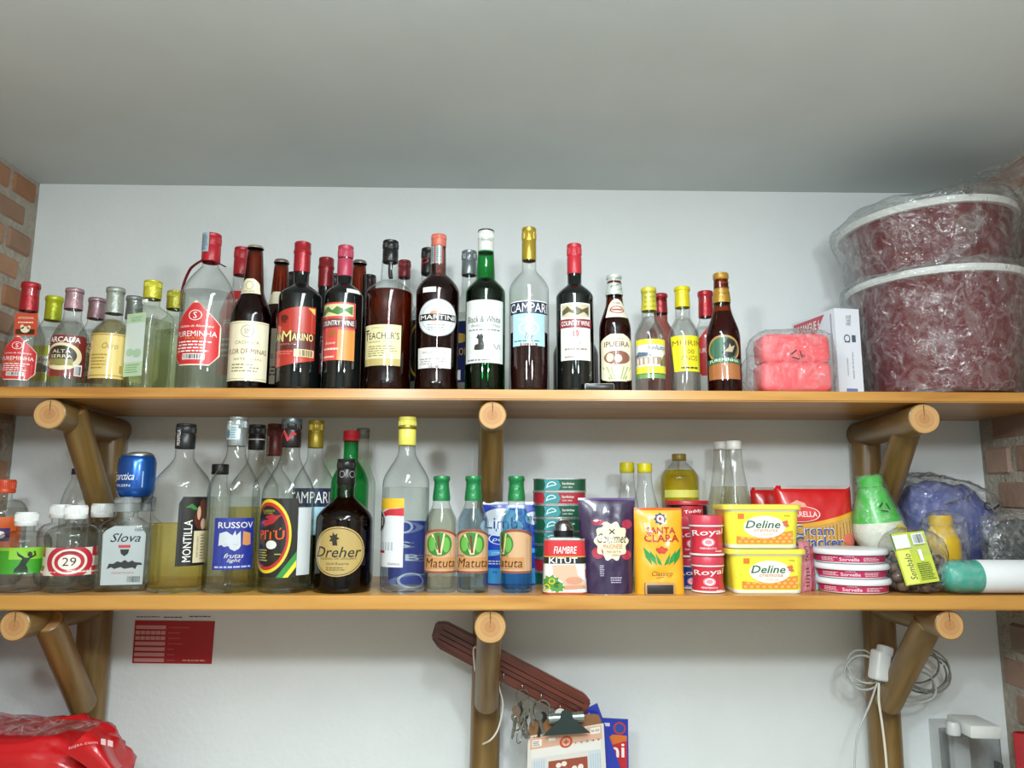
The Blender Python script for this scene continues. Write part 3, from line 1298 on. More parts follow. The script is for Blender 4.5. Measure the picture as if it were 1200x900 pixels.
b = squarebottle('square pale green bottle with yellow twist cap and frosted green front label', 170, 330, 21, U1, 351, None, 'c8c23a')
ph = -0.42
fx = Vector((math.cos(ph), math.sin(ph), 0))
fy = Vector((math.sin(ph), -math.cos(ph), 0))
h0, h1 = zat(165, 441, U1 - 0.03) - ZU, zat(165, 367, U1 - 0.03) - ZU
pp = plane_print(b.root, fy * (b.R * 0.925) - fx * (b.R * 0.72) + Vector((0, 0, h0)), fx * (b.R * 1.44), Vector((0, 0, h1 - h0)))
pp.base(paper('bcd8b4'))
pp.add('field', ink('d5e2dc'), rect(0.0, 0.22, 1.0, 0.84))
pp.add('lettering', ink('6fae78'), text('ALAMBIQUE', 0.5, 0.93, 0.62, 0.03), text('PRATA', 0.5, 0.885, 0.5, 0.035), micro(0.1, 0.05, 0.9, 0.2, 4, 3))
pp.add('picture', ink('a9cfae'), ell(0.3, 0.38, 0.2, 0.06), ell(0.68, 0.36, 0.22, 0.07), k=3)
caplab(b, 10.2, 160, 174, 353, 357).put('price_tag', paper('f0f0ee'), rect(0, 0, 1, 1), k=2)
b = squarebottle('square pale green bottle with yellow twist cap, behind the frosted label one', 198, 342, 18.5, U2 - 0.02, 363, None, 'bdb83a', BACKROW)

# --- large red label bottle with ribbon
b = bottle('cachaca_bottle', 'large clear bottle with red cap, tax strip and big red octagonal label', 237, 275, 30.5, U1 + 0.005, ZU,
           352, 313, 308, 9.5, 10.8, CLEAR, SPIRIT, 345, 'screw', plastic('b01c2a'), fat=0.5)
octolabel(b, 209, 257, 352, 428)
c = caplab(b, 10.8, 236, 245, 275.5, 298).base(paper('9fb4bf'), rect(0, 0, 1, 1), 'tax_strip')
c.add('lettering', ink('54707e'), micro(0.1, 0.1, 0.9, 0.9, 8, 5))
Rb = b.R
zsh = b.H * 0.80
rib = [(-0.008, -0.016, b.zc + 0.002), (-0.024, -0.012, b.zc - 0.006), (-0.040, -0.004, zsh - 0.012), (-0.0535, 0.002, zsh - 0.045), (-0.0555, 0.003, zsh - 0.085)]
strip('neck_ribbon', rib, 0.009, (0.1, 1, 0.1), M('7d1620', 0.5, vary=0.15), b.root)
strip('neck_ribbon', [(0.008, -0.016, b.zc + 0.001), (0.02, -0.012, b.zc - 0.004), (0.033, -0.006, b.zc - 0.010)], 0.006, (0.1, 1, 0.4), M('5a1018', 0.5, vary=0.15), b.root)

b = bottle('cachaca_bottle', 'clear bottle with red screw cap and red label, behind the large red label bottle', 274, 291, 22, U2 + 0.01, ZU,
           372, 335, 323, 9, 9.3, CLEAR, SPIRIT, 360, 'screw', plastic('a81e2a'), group=BACKROW)
p = lab(b, 258, 294, 338, 440).base(REDL)
p.add('lettering', WHITE, text('PUREMINHA', 0.5, 0.86, 0.8, 0.05, 0.02), text('PRATA', 0.5, 0.6, 0.6, 0.08), micro(0.15, 0.2, 0.85, 0.45, 4, 6))

# --- brown bottle with cream labels
b = bottle('cachaca_bottle', 'tall brown glass bottle with crown cap and cream label showing a round monogram', 290, 289, 23.5, U1, ZU,
           374, 338, 292, 12, 9.2, BROWN, liquid('dark_cane_spirit', 'b06a34', 0.35), 345, 'crown', M('b9a89a', 0.35, 0.6), hwn2=8.8, fat=0.9)
p = lab(b, 268, 312, 376, 446).base(CREAM)
p.add('border', ink('b9ad74'), rect(0.0, 0.965, 1, 0.975, 16, 1), rect(0.0, 0.03, 1, 0.04, 16, 1))
p.add('emblem', ink('8a8478'), ring(0.52, 0.83, 0.13, 0.13 / p.asp, 0.1), text('SM', 0.52, 0.83, 0.12, 0.09))
p.add('lettering', ink('93885e'), text('CACHACA', 0.52, 0.64, 0.5, 0.055), text('ARTESANAL', 0.55, 0.36, 0.6, 0.035), micro(0.2, 0.14, 0.8, 0.3, 3, 9))
p.add('lettering', ink('7a4a34'), text('FLOR DE MINAS', 0.52, 0.49, 0.86, 0.085))
p = lab(b, 279, 304, 323, 341)
p.base(CREAM, rows(0, 1, lambda t: 0.0 if t < 0.62 else 0.5 * ((t - 0.62) / 0.38) ** 1.5 * 0.62, lambda t: 1 - (0.0 if t < 0.62 else 0.5 * ((t - 0.62) / 0.38) ** 1.5 * 0.62), 12, 10), 'neck_label')
p.add('lettering', ink('9a8a60'), ring(0.5, 0.55, 0.18, 0.28, 0.12), text('MINAS', 0.5, 0.14, 0.5, 0.16))

b = bottle('cachaca_bottle', 'brown glass bottle with crown cap, behind and right of the monogram label bottle', 322, 305, 21, U2, ZU,
           378, 350, 309, 11, 8.3, BROWN, liquid('dark_cane_spirit', 'b06a34', 0.35), 352, 'crown', M('8f7f76', 0.35, 0.6), hwn2=8, group=BACKROW, fat=0.9)
p = lab(b, 302, 340, 385, 450).base(CREAM)
p.add('lettering', ink('7a4a34'), text('FLOR DE MINAS', 0.5, 0.5, 0.86, 0.085), micro(0.2, 0.14, 0.8, 0.34, 3, 9))
lab(b, 313, 334, 339, 354).base(CREAM, rows(0, 1, lambda t: 0.0 if t < 0.6 else 0.3 * (t - 0.6) / 0.4, lambda t: 1 - (0.0 if t < 0.6 else 0.3 * (t - 0.6) / 0.4), 8, 8), 'neck_label')


def darkback(label, xc, ytop, capcol, Y=U3, hw=19):
    return bottle('wine_bottle', label, xc, ytop, hw, Y, ZU, ytop + 66, ytop + 40, ytop + 26, 7.5, 8, DARKGLASS, None, None, 'screw', plastic(capcol), group=BACKROW)


darkback('dark bottle with black cap, at the back between crown cap bottle and red label vermouth', 338, 320, '1c1616')
# --- red label dark bottle
b = bottle('wine_bottle', 'dark bottle with red lipped cap and big red label carrying yellow lettering', 347, 285, 25, U1, ZU,
           350, 334, 320, 9, 9.8, DARKGLASS, None, None, 'lipped', foil('a3202a', 0.1), fat=0.55)
p = lab(b, 323, 368, 358, 430)
p.base(paper('b23024'), rows(0, 1, lambda t: 0.0, lambda t: 1.0, 4, 18) if False else ([(s / 18, 0.13 * (s / 18) ** 1.5 + (1 - 0.13 * (s / 18) ** 1.5 - 0.12 * (1 - s / 18) ** 2) * t / 8) for t in range(9) for s in range(19)],
                                                                                      [(j * 19 + i, j * 19 + i + 1, (j + 1) * 19 + i + 1, (j + 1) * 19 + i) for j in range(8) for i in range(18)]))
p.add('field', paper('57201c'), rect(0.0, 0.28, 1, 0.56, 18, 3))
p.add('lettering', ink('ecd58a'), text('SAN', 0.15, 0.49, 0.25, 0.12, 0.01), text('M', 0.38, 0.5, 0.2, 0.18, 0.01), text('ARINO', 0.72, 0.49, 0.44, 0.12, 0.01), k=3)
p.add('lettering', ink('d9776a'), micro(0.1, 0.2, 0.6, 0.27, 2, 2), text('VERMUTE', 0.4, 0.37, 0.4, 0.03), k=3)
p.add('emblem', ink('5b1d1a'), ell(0.3, 0.80, 0.1, 0.055), poly((0.2, 0.74), (0.4, 0.74), (0.34, 0.72), (0.26, 0.72)))
p.add('corner_flash', ink('e3c46a'), poly((0.8, 0.975), (0.97, 0.975), (0.97, 0.87)))
p.add('barcode_patch', ink('e9d6a0'), rect(0.55, 0.17, 0.97, 0.29, 8, 1), k=3)
p.add('barcode', ink('4a2a20'), bars(0.6, 0.18, 0.95, 0.28, 16), k=4)

b = bottle('wine_bottle', 'dark bottle with dark red lipped cap, behind and right of red label vermouth', 376, 303, 21, U2, ZU,
           372, 352, 337, 8.3, 9, DARKGLASS, None, None, 'lipped', foil('8d1f26', 0.1), group=BACKROW)
p = lab(b, 357, 391, 370, 438).base(paper('8a1f2c'))
p.add('lettering', ink('e8d9d0'), text('R', 0.7, 0.56, 0.3, 0.16, 0.02), text('BOM', 0.4, 0.3, 0.5, 0.1))
darkback('dark bottle with black cap, at the back left of pink cap wine', 386, 322, '1a1212')

# --- pink cap wine
b = bottle('wine_bottle', 'dark wine bottle with pinkish red cap, landscape picture and coral and orange label', 399, 289, 22.5, U1, ZU,
           349, 333, 325, 9, 9.3, DARKGLASS, None, None, 'screw', plastic('b23a52'), fat=0.55)


def countrylabel(b, x0, x1, y0, y1, pale):
    p = lab(b, x0, x1, y0, y1).base(paper('e4e2da') if pale else paper('cf4a44'))
    if not pale:
        p.add('field', paper('dc8a3c'), rect(0.56, 0.0, 1, 0.52, 8, 3))
    p.add('picture', paper('d9d3a0') if not pale else paper('c9bfa0'), rect(0.06, 0.76, 0.94, 0.97, 12, 2))
    p.add('picture', ink('4a7a3c') if not pale else ink('5b5238'), poly((0.08, 0.86), (0.25, 0.94), (0.4, 0.86), (0.52, 0.93), (0.7, 0.88), (0.92, 0.94), (0.92, 0.78), (0.75, 0.84), (0.55, 0.78), (0.3, 0.84), (0.08, 0.78)), k=3)
    p.add('banner', paper('6a3a3a') if not pale else paper('8a2a34'), rect(-0.03, 0.565, 1.03, 0.715, 14, 1), k=3)
    p.add('lettering', WHITE, text('COUNTRY WINE', 0.5, 0.64, 0.92, 0.085, 0.01), k=4)
    p.add('emblem', ink('a06a2c') if not pale else ink('a03a44'), ring(0.42 if not pale else 0.5, 0.46, 0.09, 0.06, 0.35), ell(0.42 if not pale else 0.5, 0.46, 0.04, 0.03), k=3)
    p.add('lettering', ink('f0d8c8') if not pale else ink('9a8a80'), text('Suave', 0.36 if not pale else 0.5, 0.3, 0.3, 0.05, 0, 0.3), micro(0.15, 0.16, 0.6 if not pale else 0.85, 0.24, 1, 4), micro(0.15, 0.03, 0.5, 0.1, 1, 7), k=3)
    return p


countrylabel(b, 378.5, 415, 354, 422, False)
lab(b, 406, 421, 337, 342).put('price_tag', paper('e8e8e4'), rect(0, 0, 1, 1), k=2)
bottle('cachaca_bottle', 'brown glass bottle with crown cap, behind and right of pink cap wine', 416, 306, 20, U2 + 0.01, ZU,
       378, 352, 310, 10, 8, BROWN, liquid('dark_cane_spirit', 'b06a34', 0.35), 345, 'crown', M('8f7f76', 0.35, 0.6), hwn2=7.6, group=BACKROW, fat=0.9)
darkback('dark bottle with brown cap, at the back left of amber whisky', 428, 323, '2a1414')

# --- amber whisky with black cap
b = bottle('whisky_bottle', 'broad clear whisky bottle with black cap, amber spirit and cream label', 453, 283, 28.5, U1 + 0.003, ZU,
           347, 330, 308, 11, 9.5, CLEAR, liquid('whisky', 'b8622e', 0.3), 344, 'screw', M('151515', 0.3, vary=0.1), fat=0.5, hwn2=8.5, foot=0.05)
p = lab(b, 429, 469, 380, 428).base(paper('ded7a6'))
p.add('field', paper('b9a86a'), rect(0, 0.0, 1, 0.17, 14, 2))
p.add('lettering', BLACK, text('TEACHER\'S', 0.5, 0.73, 0.9, 0.17), text('T', 0.1, 0.75, 0.14, 0.27))
p.add('lettering', ink('8a8048'), text('HIGHLAND CREAM', 0.45, 0.58, 0.6, 0.045), micro(0.12, 0.22, 0.9, 0.5, 5, 5), text('SCOTCH WHISKY', 0.5, 0.92, 0.5, 0.035))
p = lab(b, 440, 464, 356, 378)
p.put('moulded_emblem', glass('moulded_glass', 'd8a888', '7a3a1a', power=1.0), ring(0.5, 0.35, 0.42, 0.34, 0.25), star(0.5, 0.55, 0.3, 0.44, 8, 0.35), k=2)
tube('pourer', [(0.002, -0.004, b.zc), (0.001, -0.004, b.zc - 0.018), (0.003, -0.005, b.zc - 0.034)], 0.0045, M('2a2a2a', 0.3, 0.5), b.root, 10)
b = bottle('wine_bottle', 'bottle with dark red cap, at the back right of amber whisky', 470, 306, 17, U3 - 0.01, ZU, 372, 346, 326, 7, 7.6, CLEAR, SPIRIT, 366, 'screw', plastic('7d2028'), group=BACKROW)

# --- vermouth with round silver label
b = bottle('liquor_bottle', 'clear bottle with black cap and gold edged black label, behind round silver label', 499, 292, 21, U2 + 0.015, ZU,
           378, 345, 322, 8, 9, CLEAR, SPIRIT, 372, 'screw', M('1a1414', 0.35, vary=0.1), group=BACKROW)
caplab(b, 9, 493, 506, 303, 318).put('cap_print', ink('8d2430'), text('P', 0.5, 0.5, 0.6, 0.8), k=2)
p = lab(b, 480, 518, 374, 446).base(paper('141414'))
p.add('oval', ink('d9b93a'), ring(0.42, 0.5, 0.42, 0.46, 0.1))

b = bottle('vermouth_bottle', 'dark vermouth bottle with salmon cap, tax strip and round silver label', 511, 276, 26, U1, ZU,
           345, 322, 290, 9.5, 9.2, glass('vermouth_glass', 'd8b0a8', '4a1a18', power=1.2), amber_glass('vermouth', '2a0a0c', 0.05, 0.35), 327, 'screw', plastic('d0705c'), fat=0.5, hwn2=8.4, foot=0.045)
c = caplab(b, 8.9, 503.5, 519, 290.5, 311).base(paper('98a8a4'), rect(0, 0, 1, 1, 10, 2), 'tax_strip')
c.add('lettering', ink('b03a40'), rect(0.42, 0.0, 0.5, 1.0, 1, 2), rect(0.9, 0, 0.98, 1, 1, 2))
c.add('lettering', ink('3a6a6a'), micro(0.1, 0.1, 0.4, 0.9, 7, 3), micro(0.55, 0.1, 0.85, 0.9, 7, 4))
p = lab(b, 491.5, 534, 350, 394)
p.base(ink('d6d9da'), ell(0.5, 0.5, 0.5, 0.5, 20, 16))
p.add('rim', ink('a8adb0'), ring(0.5, 0.5, 0.5, 0.5, 0.05), ring(0.5, 0.5, 0.40, 0.40, 0.03))
p.add('disc', ink('cf8a72'), ell(0.44, 0.54, 0.15, 0.15))
p.add('plate', BLACK, rect(0.04, 0.42, 0.96, 0.6, 12, 1), k=3)
p.add('lettering', WHITE, text('MARTINI', 0.5, 0.51, 0.84, 0.12, 0.03), k=4)
p.add('lettering', ink('8a8d90'), text('SINCE 1863', 0.5, 0.84, 0.3, 0.035), micro(0.25, 0.16, 0.75, 0.34, 3, 6))
p = lab(b, 490.5, 528, 407, 431).base(ink('dcdad8'))
p.add('lettering', ink('8f8a88'), text('ROSATO', 0.5, 0.76, 0.62, 0.12), micro(0.08, 0.16, 0.92, 0.5, 3, 8))
p.add('barcode', BLACK, bars(0.36, 0.0, 0.66, 0.14, 12))
p = lab(b, 496, 511, 336, 342)
p.put('price_tag', paper('e6e6e2'), rect(0, 0, 1, 1, 6, 1), k=2)

b = bottle('vodka_bottle', 'clear bottle with grey cap and navy label, behind between vermouth and green whisky', 548, 295, 22, U2 + 0.01, ZU,
           376, 342, 323, 8.5, 9.3, CLEAR, SPIRIT, 370, 'screw', M('8d959a', 0.3, 0.6, vary=0.05), group=BACKROW)
p = lab(b, 529, 567, 376, 448).base(paper('1f2a5c'))
p.add('lettering', ink('c9a24a'), text('SKOL', 0.3, 0.5, 0.4, 0.12, 0.02), ell(0.3, 0.72, 0.2, 0.08))
p.add('barcode_patch', WHITE, rect(0.06, 0.04, 0.34, 0.2, 4, 1))

# --- green whisky
b = bottle('whisky_bottle', 'green glass whisky bottle with white cap and white label bearing a small black dog', 568, 271, 24, U1, ZU,
           345, 328, 297, 11.5, 9.8, GREEN, amber_glass('green_seen_whisky', '0c1608', 0.05, 0.3), 328, 'screw', plastic('d9dad6'), fat=0.6, hwn2=8.6,
           band=(0.94, 1.005, M('161616', 0.3)))
p = lab(b, 546.5, 589, 351, 425).base(paper('d9dcda'))
p.add('lettering', BLACK, text('Black & White', 0.5, 0.69, 0.8, 0.1, 0.0))
p.add('lettering', ink('70757a'), text('Blended Scotch Whisky', 0.55, 0.585, 0.7, 0.06, 0, 0.4))
p.add('lettering', ink('70757a'), micro(0.12, 0.5, 0.9, 0.55, 1, 4))
p.add('lettering', ink('70757a'), micro(0.1, 0.02, 0.8, 0.08, 1, 8))
p.add('signature', ink('70757a'), stroke([(0.72, 0.30), (0.8, 0.22), (0.86, 0.3), (0.9, 0.22)], 0.012, p.asp, 3))
p.add('picture', ink('242424'), poly((0.28, 0.21), (0.35, 0.2), (0.42, 0.2), (0.5, 0.205), (0.52, 0.28), (0.48, 0.36), (0.5, 0.42), (0.47, 0.44), (0.45, 0.47), (0.43, 0.44), (0.39, 0.44), (0.37, 0.47), (0.36, 0.42), (0.33, 0.40), (0.38, 0.37), (0.38, 0.3), (0.3, 0.28)))
caplab(b, 9.9, 561, 577, 281, 286).put('lettering', ink('9a9a96'), text('Black&White', 0.6, 0.5, 0.7, 0.6), k=2)

# --- bitter with gold cap
b = bottle('bitter_bottle', 'clear bottle with gold cap, blue label and dark red bitter filled to half', 620, 268, 24, U1, ZU,
           342, 318, 306, 8.8, 8.8, CLEAR, amber_glass('red_bitter', '2c0c0e', 0.04, 0.4), 392, 'screw', M('b39a3a', 0.3, 0.5, vary=0.08), fat=0.55, hwn2=7.8)
p = lab(b, 598.5, 641, 352, 367).base(paper('1c2a4a'))
p.add('lettering', WHITE, text('CAMPARI', 0.5, 0.47, 0.94, 0.72, 0.03), rect(0, 0.93, 1, 1.0, 12, 1))
p = lab(b, 601.5, 638, 367, 405).base(paper('a9cfdd'))
p.add('lettering', WHITE, text('MILANO', 0.42, 0.82, 0.45, 0.09), text('BITTER', 0.5, 0.045, 0.4, 0.07))
p.add('emblem', ink('e6f0f0'), ring(0.5, 0.55, 0.3, 0.22, 0.15), text('C', 0.5, 0.55, 0.2, 0.26))
p.add('lettering', ink('3a5a6a'), text('Tre', 0.5, 0.3, 0.25, 0.18, 0, 0.3), micro(0.05, 0.12, 0.95, 0.2, 1, 3))
p.add('ribbon', ink('6a4a3a'), rect(0.26, 0.0, 0.74, 0.085, 8, 1))

# --- dark broad bottle behind, second country wine
bottle('brandy_bottle', 'broad black bottle mostly hidden behind the red cap wine', 675, 336, 27, U2 + 0.015, ZU, 418, 388, 352, 8.5, 7.5, DARKGLASS, None, None, 'screw',
       plastic('1a1a1a'), fat=0.5, group=BACKROW)
b = bottle('wine_bottle', 'dark wine bottle with bright red cap and pale label with maroon banner', 674.5, 287, 22.5, U1, ZU,
           350, 334, 322, 8.5, 8.9, DARKGLASS, None, None, 'screw', plastic('c02a38'), fat=0.55)
countrylabel(b, 657.5, 691.5, 354.5, 422, True)

# small dark price holder
X = on(702, 1.436, ZU)
ph_ = thing('price_holder', 'small black price holder with silver rim at upper shelf edge', 'price holder', (X, 1.432, ZU))
rbox('frame', 0.058, 0.012, 0.014, M('b0b4b4', 0.3, 0.7), ph_, (0, 0, 0), None, 0.003)
rbox('plate', 0.054, 0.004, 0.011, M('141414', 0.3), ph_, (0, -0.0062, 0.0014), None, 0.001)

# --- brown glass with white foil
b = bottle('cachaca_bottle', 'small brown bottle with white lettered foil cap, oval neck label and scalloped cream label', 722, 323, 19, U1, ZU,
           388, 352, 347, 10, 9, BROWN, liquid('dark_cane_spirit', 'b06a34', 0.35), 362, 'foil', foil('cdd6cf', 0.2), hwn2=8, fat=0.95)
c = caplab(b, 9.2, 714, 731, 325, 347)
c.put('lettering', ink('4a5a52'), text('Ipueira', 0.4, 0.8, 0.7, 0.14, 0, 0.4, False, 0.22), text('Ipueira', 0.5, 0.5, 0.8, 0.14, 0, 0.4, False, 0.22), text('Ipueira', 0.5, 0.2, 0.7, 0.14, 0, 0.4, False, 0.22), k=4)
p = lab(b, 712.5, 731.5, 348, 371, 0.0006)
p.base(ink('d9d3c4'), rows(0, 1, lambda t: 0.5 - 0.5 * min(1, math.sqrt(max(0, 1 - max(0, t * 1.0 - 0.45) ** 2 / 0.31))) , lambda t: 0.5 + 0.5 * min(1, math.sqrt(max(0, 1 - max(0, t - 0.45) ** 2 / 0.31))), 12, 8), 'neck_label')
p.add('emblem', ink('a84a44'), ring(0.5, 0.42, 0.36, 0.2, 0.2), rect(0.25, 0.38, 0.75, 0.46, 3, 1))
p.add('lettering', ink('5a4a40'), text('PURA', 0.5, 0.78, 0.4, 0.1))
p = lab(b, 705, 739.5, 391, 449)


def scal(t):
    return 0.5 if t < 0.86 else 0.5 - 0.33 * ((t - 0.86) / 0.14) ** 1.3


p.base(CREAM, rows(0.04, 1, lambda t: 0.5 - scal(t) * (0.5 + 0.5 * min(1, (t - 0.04) / 0.05)), lambda t: 0.5 + scal(t) * (0.5 + 0.5 * min(1, (t - 0.04) / 0.05)), 24, 14))
p.add('lettering', ink('5a2a1c'), text('IPUEIRA', 0.5, 0.79, 0.72, 0.11, 0.005), text('CACHACA', 0.5, 0.9, 0.34, 0.035))
p.add('picture', ink('8a5a4a'), ell(0.5, 0.52, 0.38, 0.14))
p.add('picture', ink('e4cfb8'), ell(0.3, 0.52, 0.1, 0.09), ell(0.52, 0.5, 0.1, 0.08), k=3)
p.add('picture', ink('a9b07c'), *[stroke([(0.5 + d * 0.2, 0.08), (0.5 + d * 0.42, 0.34)], 0.03, p.asp) for d in (-1, -0.7, -0.4, 0.4, 0.7, 1)], k=3)

# --- yellow foil bottles
b = bottle('cachaca_bottle', 'small bottle with pale red glimpse and dark red cap, behind the house picture bottle', 777, 345, 17, U2, ZU,
           396, 376, 368, 8, 8.5, glass('pink_glass', 'dca8a0', '8a4038', power=1.3), None, None, 'foil', foil('a32a34'), group=BACKROW)
b = bottle('cachaca_bottle', 'small clear bottle with yellow lettered foil cap and label picturing a long house', 763, 338, 18, U1, ZU,
           396, 372, 365, 8.8, 9, CLEAR, SPIRIT, 372, 'foil', foil('d6cc45', 0.2), fat=0.75)
c = caplab(b, 9.2, 754.5, 771.5, 341, 364)
c.put('lettering', ink('7d7a26'), *[text('Seluta Seluta', 0.5, 0.15 + 0.24 * i, 0.9, 0.1, 0, 0.3, False, 0.06) for i in range(4)], k=4)
p = lab(b, 746, 779, 397, 437).base(ink('dfe0dc'))
p.add('stripe', YEL, rect(0, 0.84, 1, 1.0, 14, 1), rect(0, 0.0, 1, 0.2, 14, 1))
p.add('lettering', ink('3a4a7a'), text('Seluta', 0.66, 0.75, 0.56, 0.13, 0, 0.3), k=3)
p.add('picture', ink('5a6a80'), poly((0.0, 0.52), (0.12, 0.64), (0.4, 0.6), (0.55, 0.5), (0.0, 0.48)))
p.add('picture', ink('a08a70'), rect(0.0, 0.26, 0.8, 0.47, 8, 1))
p.add('picture', ink('e8e0d0'), *[rect(0.06 + 0.13 * i, 0.27, 0.13 + 0.13 * i, 0.44, 1, 1) for i in range(5)], k=3)
p.add('picture', ink('7a6a48'), poly((0.75, 0.22), (1.0, 0.22), (1.0, 0.6), (0.88, 0.52), (0.8, 0.4)), k=3)
lab(b, 746, 779, 438, 443).put('lower_band', ink('6a9a5a'), rect(0, 0, 1, 1), k=1)

b = bottle('cachaca_bottle', 'small clear bottle with bright yellow foil cap and plain bright yellow label', 803, 337, 18, U1, ZU,
           394, 372, 361, 8.6, 9.3, CLEAR, SPIRIT, 374, 'foil', foil('dccb1e', 0.3), fat=0.75)
p = lab(b, 787, 820, 393, 435)
p.base(paper('e2dc1e'), rows(0, 1, lambda t: 0.12 * (1 - t), lambda t: 1.0 - 0.02 * (1 - t), 6, 16))
p.add('lettering', ink('8a5a1c'), text('MURIM', 0.52, 0.79, 0.9, 0.15), text('100', 0.56, 0.55, 0.28, 0.13), text('ANOS', 0.56, 0.37, 0.5, 0.14))
p.add('lettering', ink('3a3a14'), micro(0.3, 0.05, 0.95, 0.17, 1, 5))

b = bottle('cachaca_bottle', 'small clear bottle with red foil cap, behind left of gold foil bottle', 831, 342, 17.5, U2, ZU,
           398, 376, 372, 8.5, 9, CLEAR, SPIRIT, 384, 'foil', foil('b8242f'), group=BACKROW)
p = lab(b, 816, 846, 380, 440)
p.base(REDL, rows(0, 1, lambda t: 0.5 - octo(t), lambda t: 0.5 + octo(t), 20, 12))
p.add('lettering', WHITE, text('PUREMINHA', 0.5, 0.49, 0.84, 0.09))

b = bottle('cachaca_bottle', 'small amber bottle with gold brown foil cap and round green bird label', 850, 321, 20, U1, ZU,
           398, 358, 356, 10, 9, glass('amber_glass', 'c27a4a', '5a2410', power=1.4), liquid('aged_cane_spirit', 'b86038', 0.35), 366, 'foil', foil('b0852c', 0.3), hwn2=8.2, fat=0.95)
c = caplab(b, 9.2, 841, 859, 325, 355)
c.put('lettering', ink('7d5c18'), *[text('Pureminha', 0.5, 0.12 + 0.2 * i, 0.9, 0.09, 0, 0.3, False, 0.05) for i in range(4)], k=4)
p = lab(b, 831, 866, 392, 444)
p.put('label', ink('a8683a'), poly((0.0, 0.0), (1.0, 0.0), (1.0, 0.36), (0.85, 0.42), (0.1, 0.36), (0.0, 0.3)), k=1)
p.base(ink('b98a4a'), ell(0.5, 0.68, 0.47, 0.32), 'label')
p.add('field', ink('3a6a52'), ell(0.5, 0.68, 0.41, 0.275))
p.add('picture', ink('1c1a18'), poly((0.42, 0.6), (0.55, 0.68), (0.5, 0.8), (0.62, 0.92), (0.8, 0.86), (0.88, 0.7), (0.78, 0.52), (0.6, 0.46)), k=3)
p.add('picture', ink('b9a88a'), poly((0.5, 0.62), (0.62, 0.7), (0.66, 0.8), (0.7, 0.72), (0.8, 0.76), (0.72, 0.6)), k=4)
p.add('banner', ink('1f6a44'), ([(s / 14, 0.32 + 0.05 * math.sin(PI * s / 14) + 0.12 * t) for t in (0, 1) for s in range(15)], [(i, i + 1, i + 16, i + 15) for i in range(14)]), k=4)
p.add('lettering', WHITE, text('PUREMINHA', 0.5, 0.395, 0.8, 0.07, 0.02, 0, False, 0, 0.04), k=5)

# ------------------------------------------------------------------ wrapped red pack
Yp = 1.455
x0, x1 = at(890, 440, Yp).x, at(974, 440, Yp).x
pk = thing('wrapped_pack', 'red soft pack wrapped in clear plastic beside the white carton', 'pack', ((x0 + x1) / 2, Yp + 0.02, ZU))
hgt = zat(935, 391, Yp) - ZU
lump('pack', (x1 - x0 - 0.004, 0.072, hgt * 0.52), M('e0525a', 0.45, vary=0.1, scale=30, bump=0.3, bscale=30), pk, (0, 0, 0), None, 0.28, 0.03, 4, 2)
lump('pack', (x1 - x0 - 0.008, 0.07, hgt * 0.50), M('e0525a', 0.45, vary=0.1, scale=30, bump=0.3, bscale=30), pk, (0.001, 0, hgt * 0.485), None, 0.28, 0.03, 4, 3)
lump('plastic_bag', (x1 - x0 + 0.018, 0.09, hgt * 1.05), THINWRAP, pk, (0.0, 0, 0), None, 0.34, 0.05, 5, 5, 56, 36, True, 0.03)
lump('bag_tail', (0.05, 0.05, hgt * 0.62), THINWRAP, pk, (-(x1 - x0) / 2 - 0.006, 0.0, 0.001), (0, 0.1, 0.2), 0.8, 0.22, 6, 6, 24, 16, True, 0.06)
mk = plane_print(pk, (-0.02, -0.048, hgt * 0.5), (0.028, 0, 0), (0, 0, 0.024))
mk.put('recycling_mark', BLACK, *[stroke([(0.5 + 0.4 * math.cos(a), 0.5 + 0.4 * math.sin(a)), (0.5 + 0.4 * math.cos(a + 1.5), 0.5 + 0.4 * math.sin(a + 1.5))], 0.09) for a in (PI / 2, PI / 2 + 2.094, PI / 2 + 4.188)], text('PE', 0.98, 0.4, 0.2, 0.25), k=1)

# ------------------------------------------------------------------ white carton
Yc = 1.505
Xc = on(984, Yc, ZU)
bx = thing('carton', 'tall white carton with red print strip standing corner forward beside wrapped basins', 'carton', (Xc, Yc, ZU), 0.0)
ang = 0.16
hc = zat(984, 361, Yc) - ZU
wr_ = at(1010, 400, Yc).x - Xc
ln_c = 0.15
e1 = Vector((math.cos(ang), math.sin(ang), 0)) * (wr_ * 1.05)
e2 = Vector((-math.cos(1.36), math.sin(1.36), 0)) * ln_c
pts = [Vector((0, 0, 0)), e1, e1 + e2, e2]
V = [p_ for p_ in pts] + [p_ + Vector((0, 0, hc)) for p_ in pts]
CART = M('dadde6', 0.4, vary=0.02)
mesh('box', V, [(0, 1, 5, 4), (1, 2, 6, 5), (2, 3, 7, 6), (3, 0, 4, 7), (4, 5, 6, 7), (3, 2, 1, 0)], CART, bx, False)
pr = plane_print(bx, (0, 0, 0), e1, (0, 0, hc))
pr.put('side_print', ink('4a5666'), text('FRAGIL', 0.55, 0.87, 0.2, 0.12, 0, 0, True), ring(0.45, 0.66, 0.13, 0.045, 0.3), rect(0.34, 0.615, 0.56, 0.625, 2, 1), rect(0.64, 0.62, 0.8, 0.7, 2, 2),
       text('manter em local seco', 0.62, 0.36, 0.08, 0.3, 0, 0, True), text('industria brasileira', 0.4, 0.34, 0.06, 0.2, 0, 0, True), k=1)
pr.put('side_print', ink('6a7ab0'), rect(0.3, 0.01, 0.75, 0.1, 3, 1), k=1)
pl = plane_print(bx, e2, -e2, (0, 0, hc))
pl.put('front_print', paper('b83444'), poly((0.05, 0.76), (0.55, 0.76), (0.78, 0.97), (0.05, 0.97)), k=1)
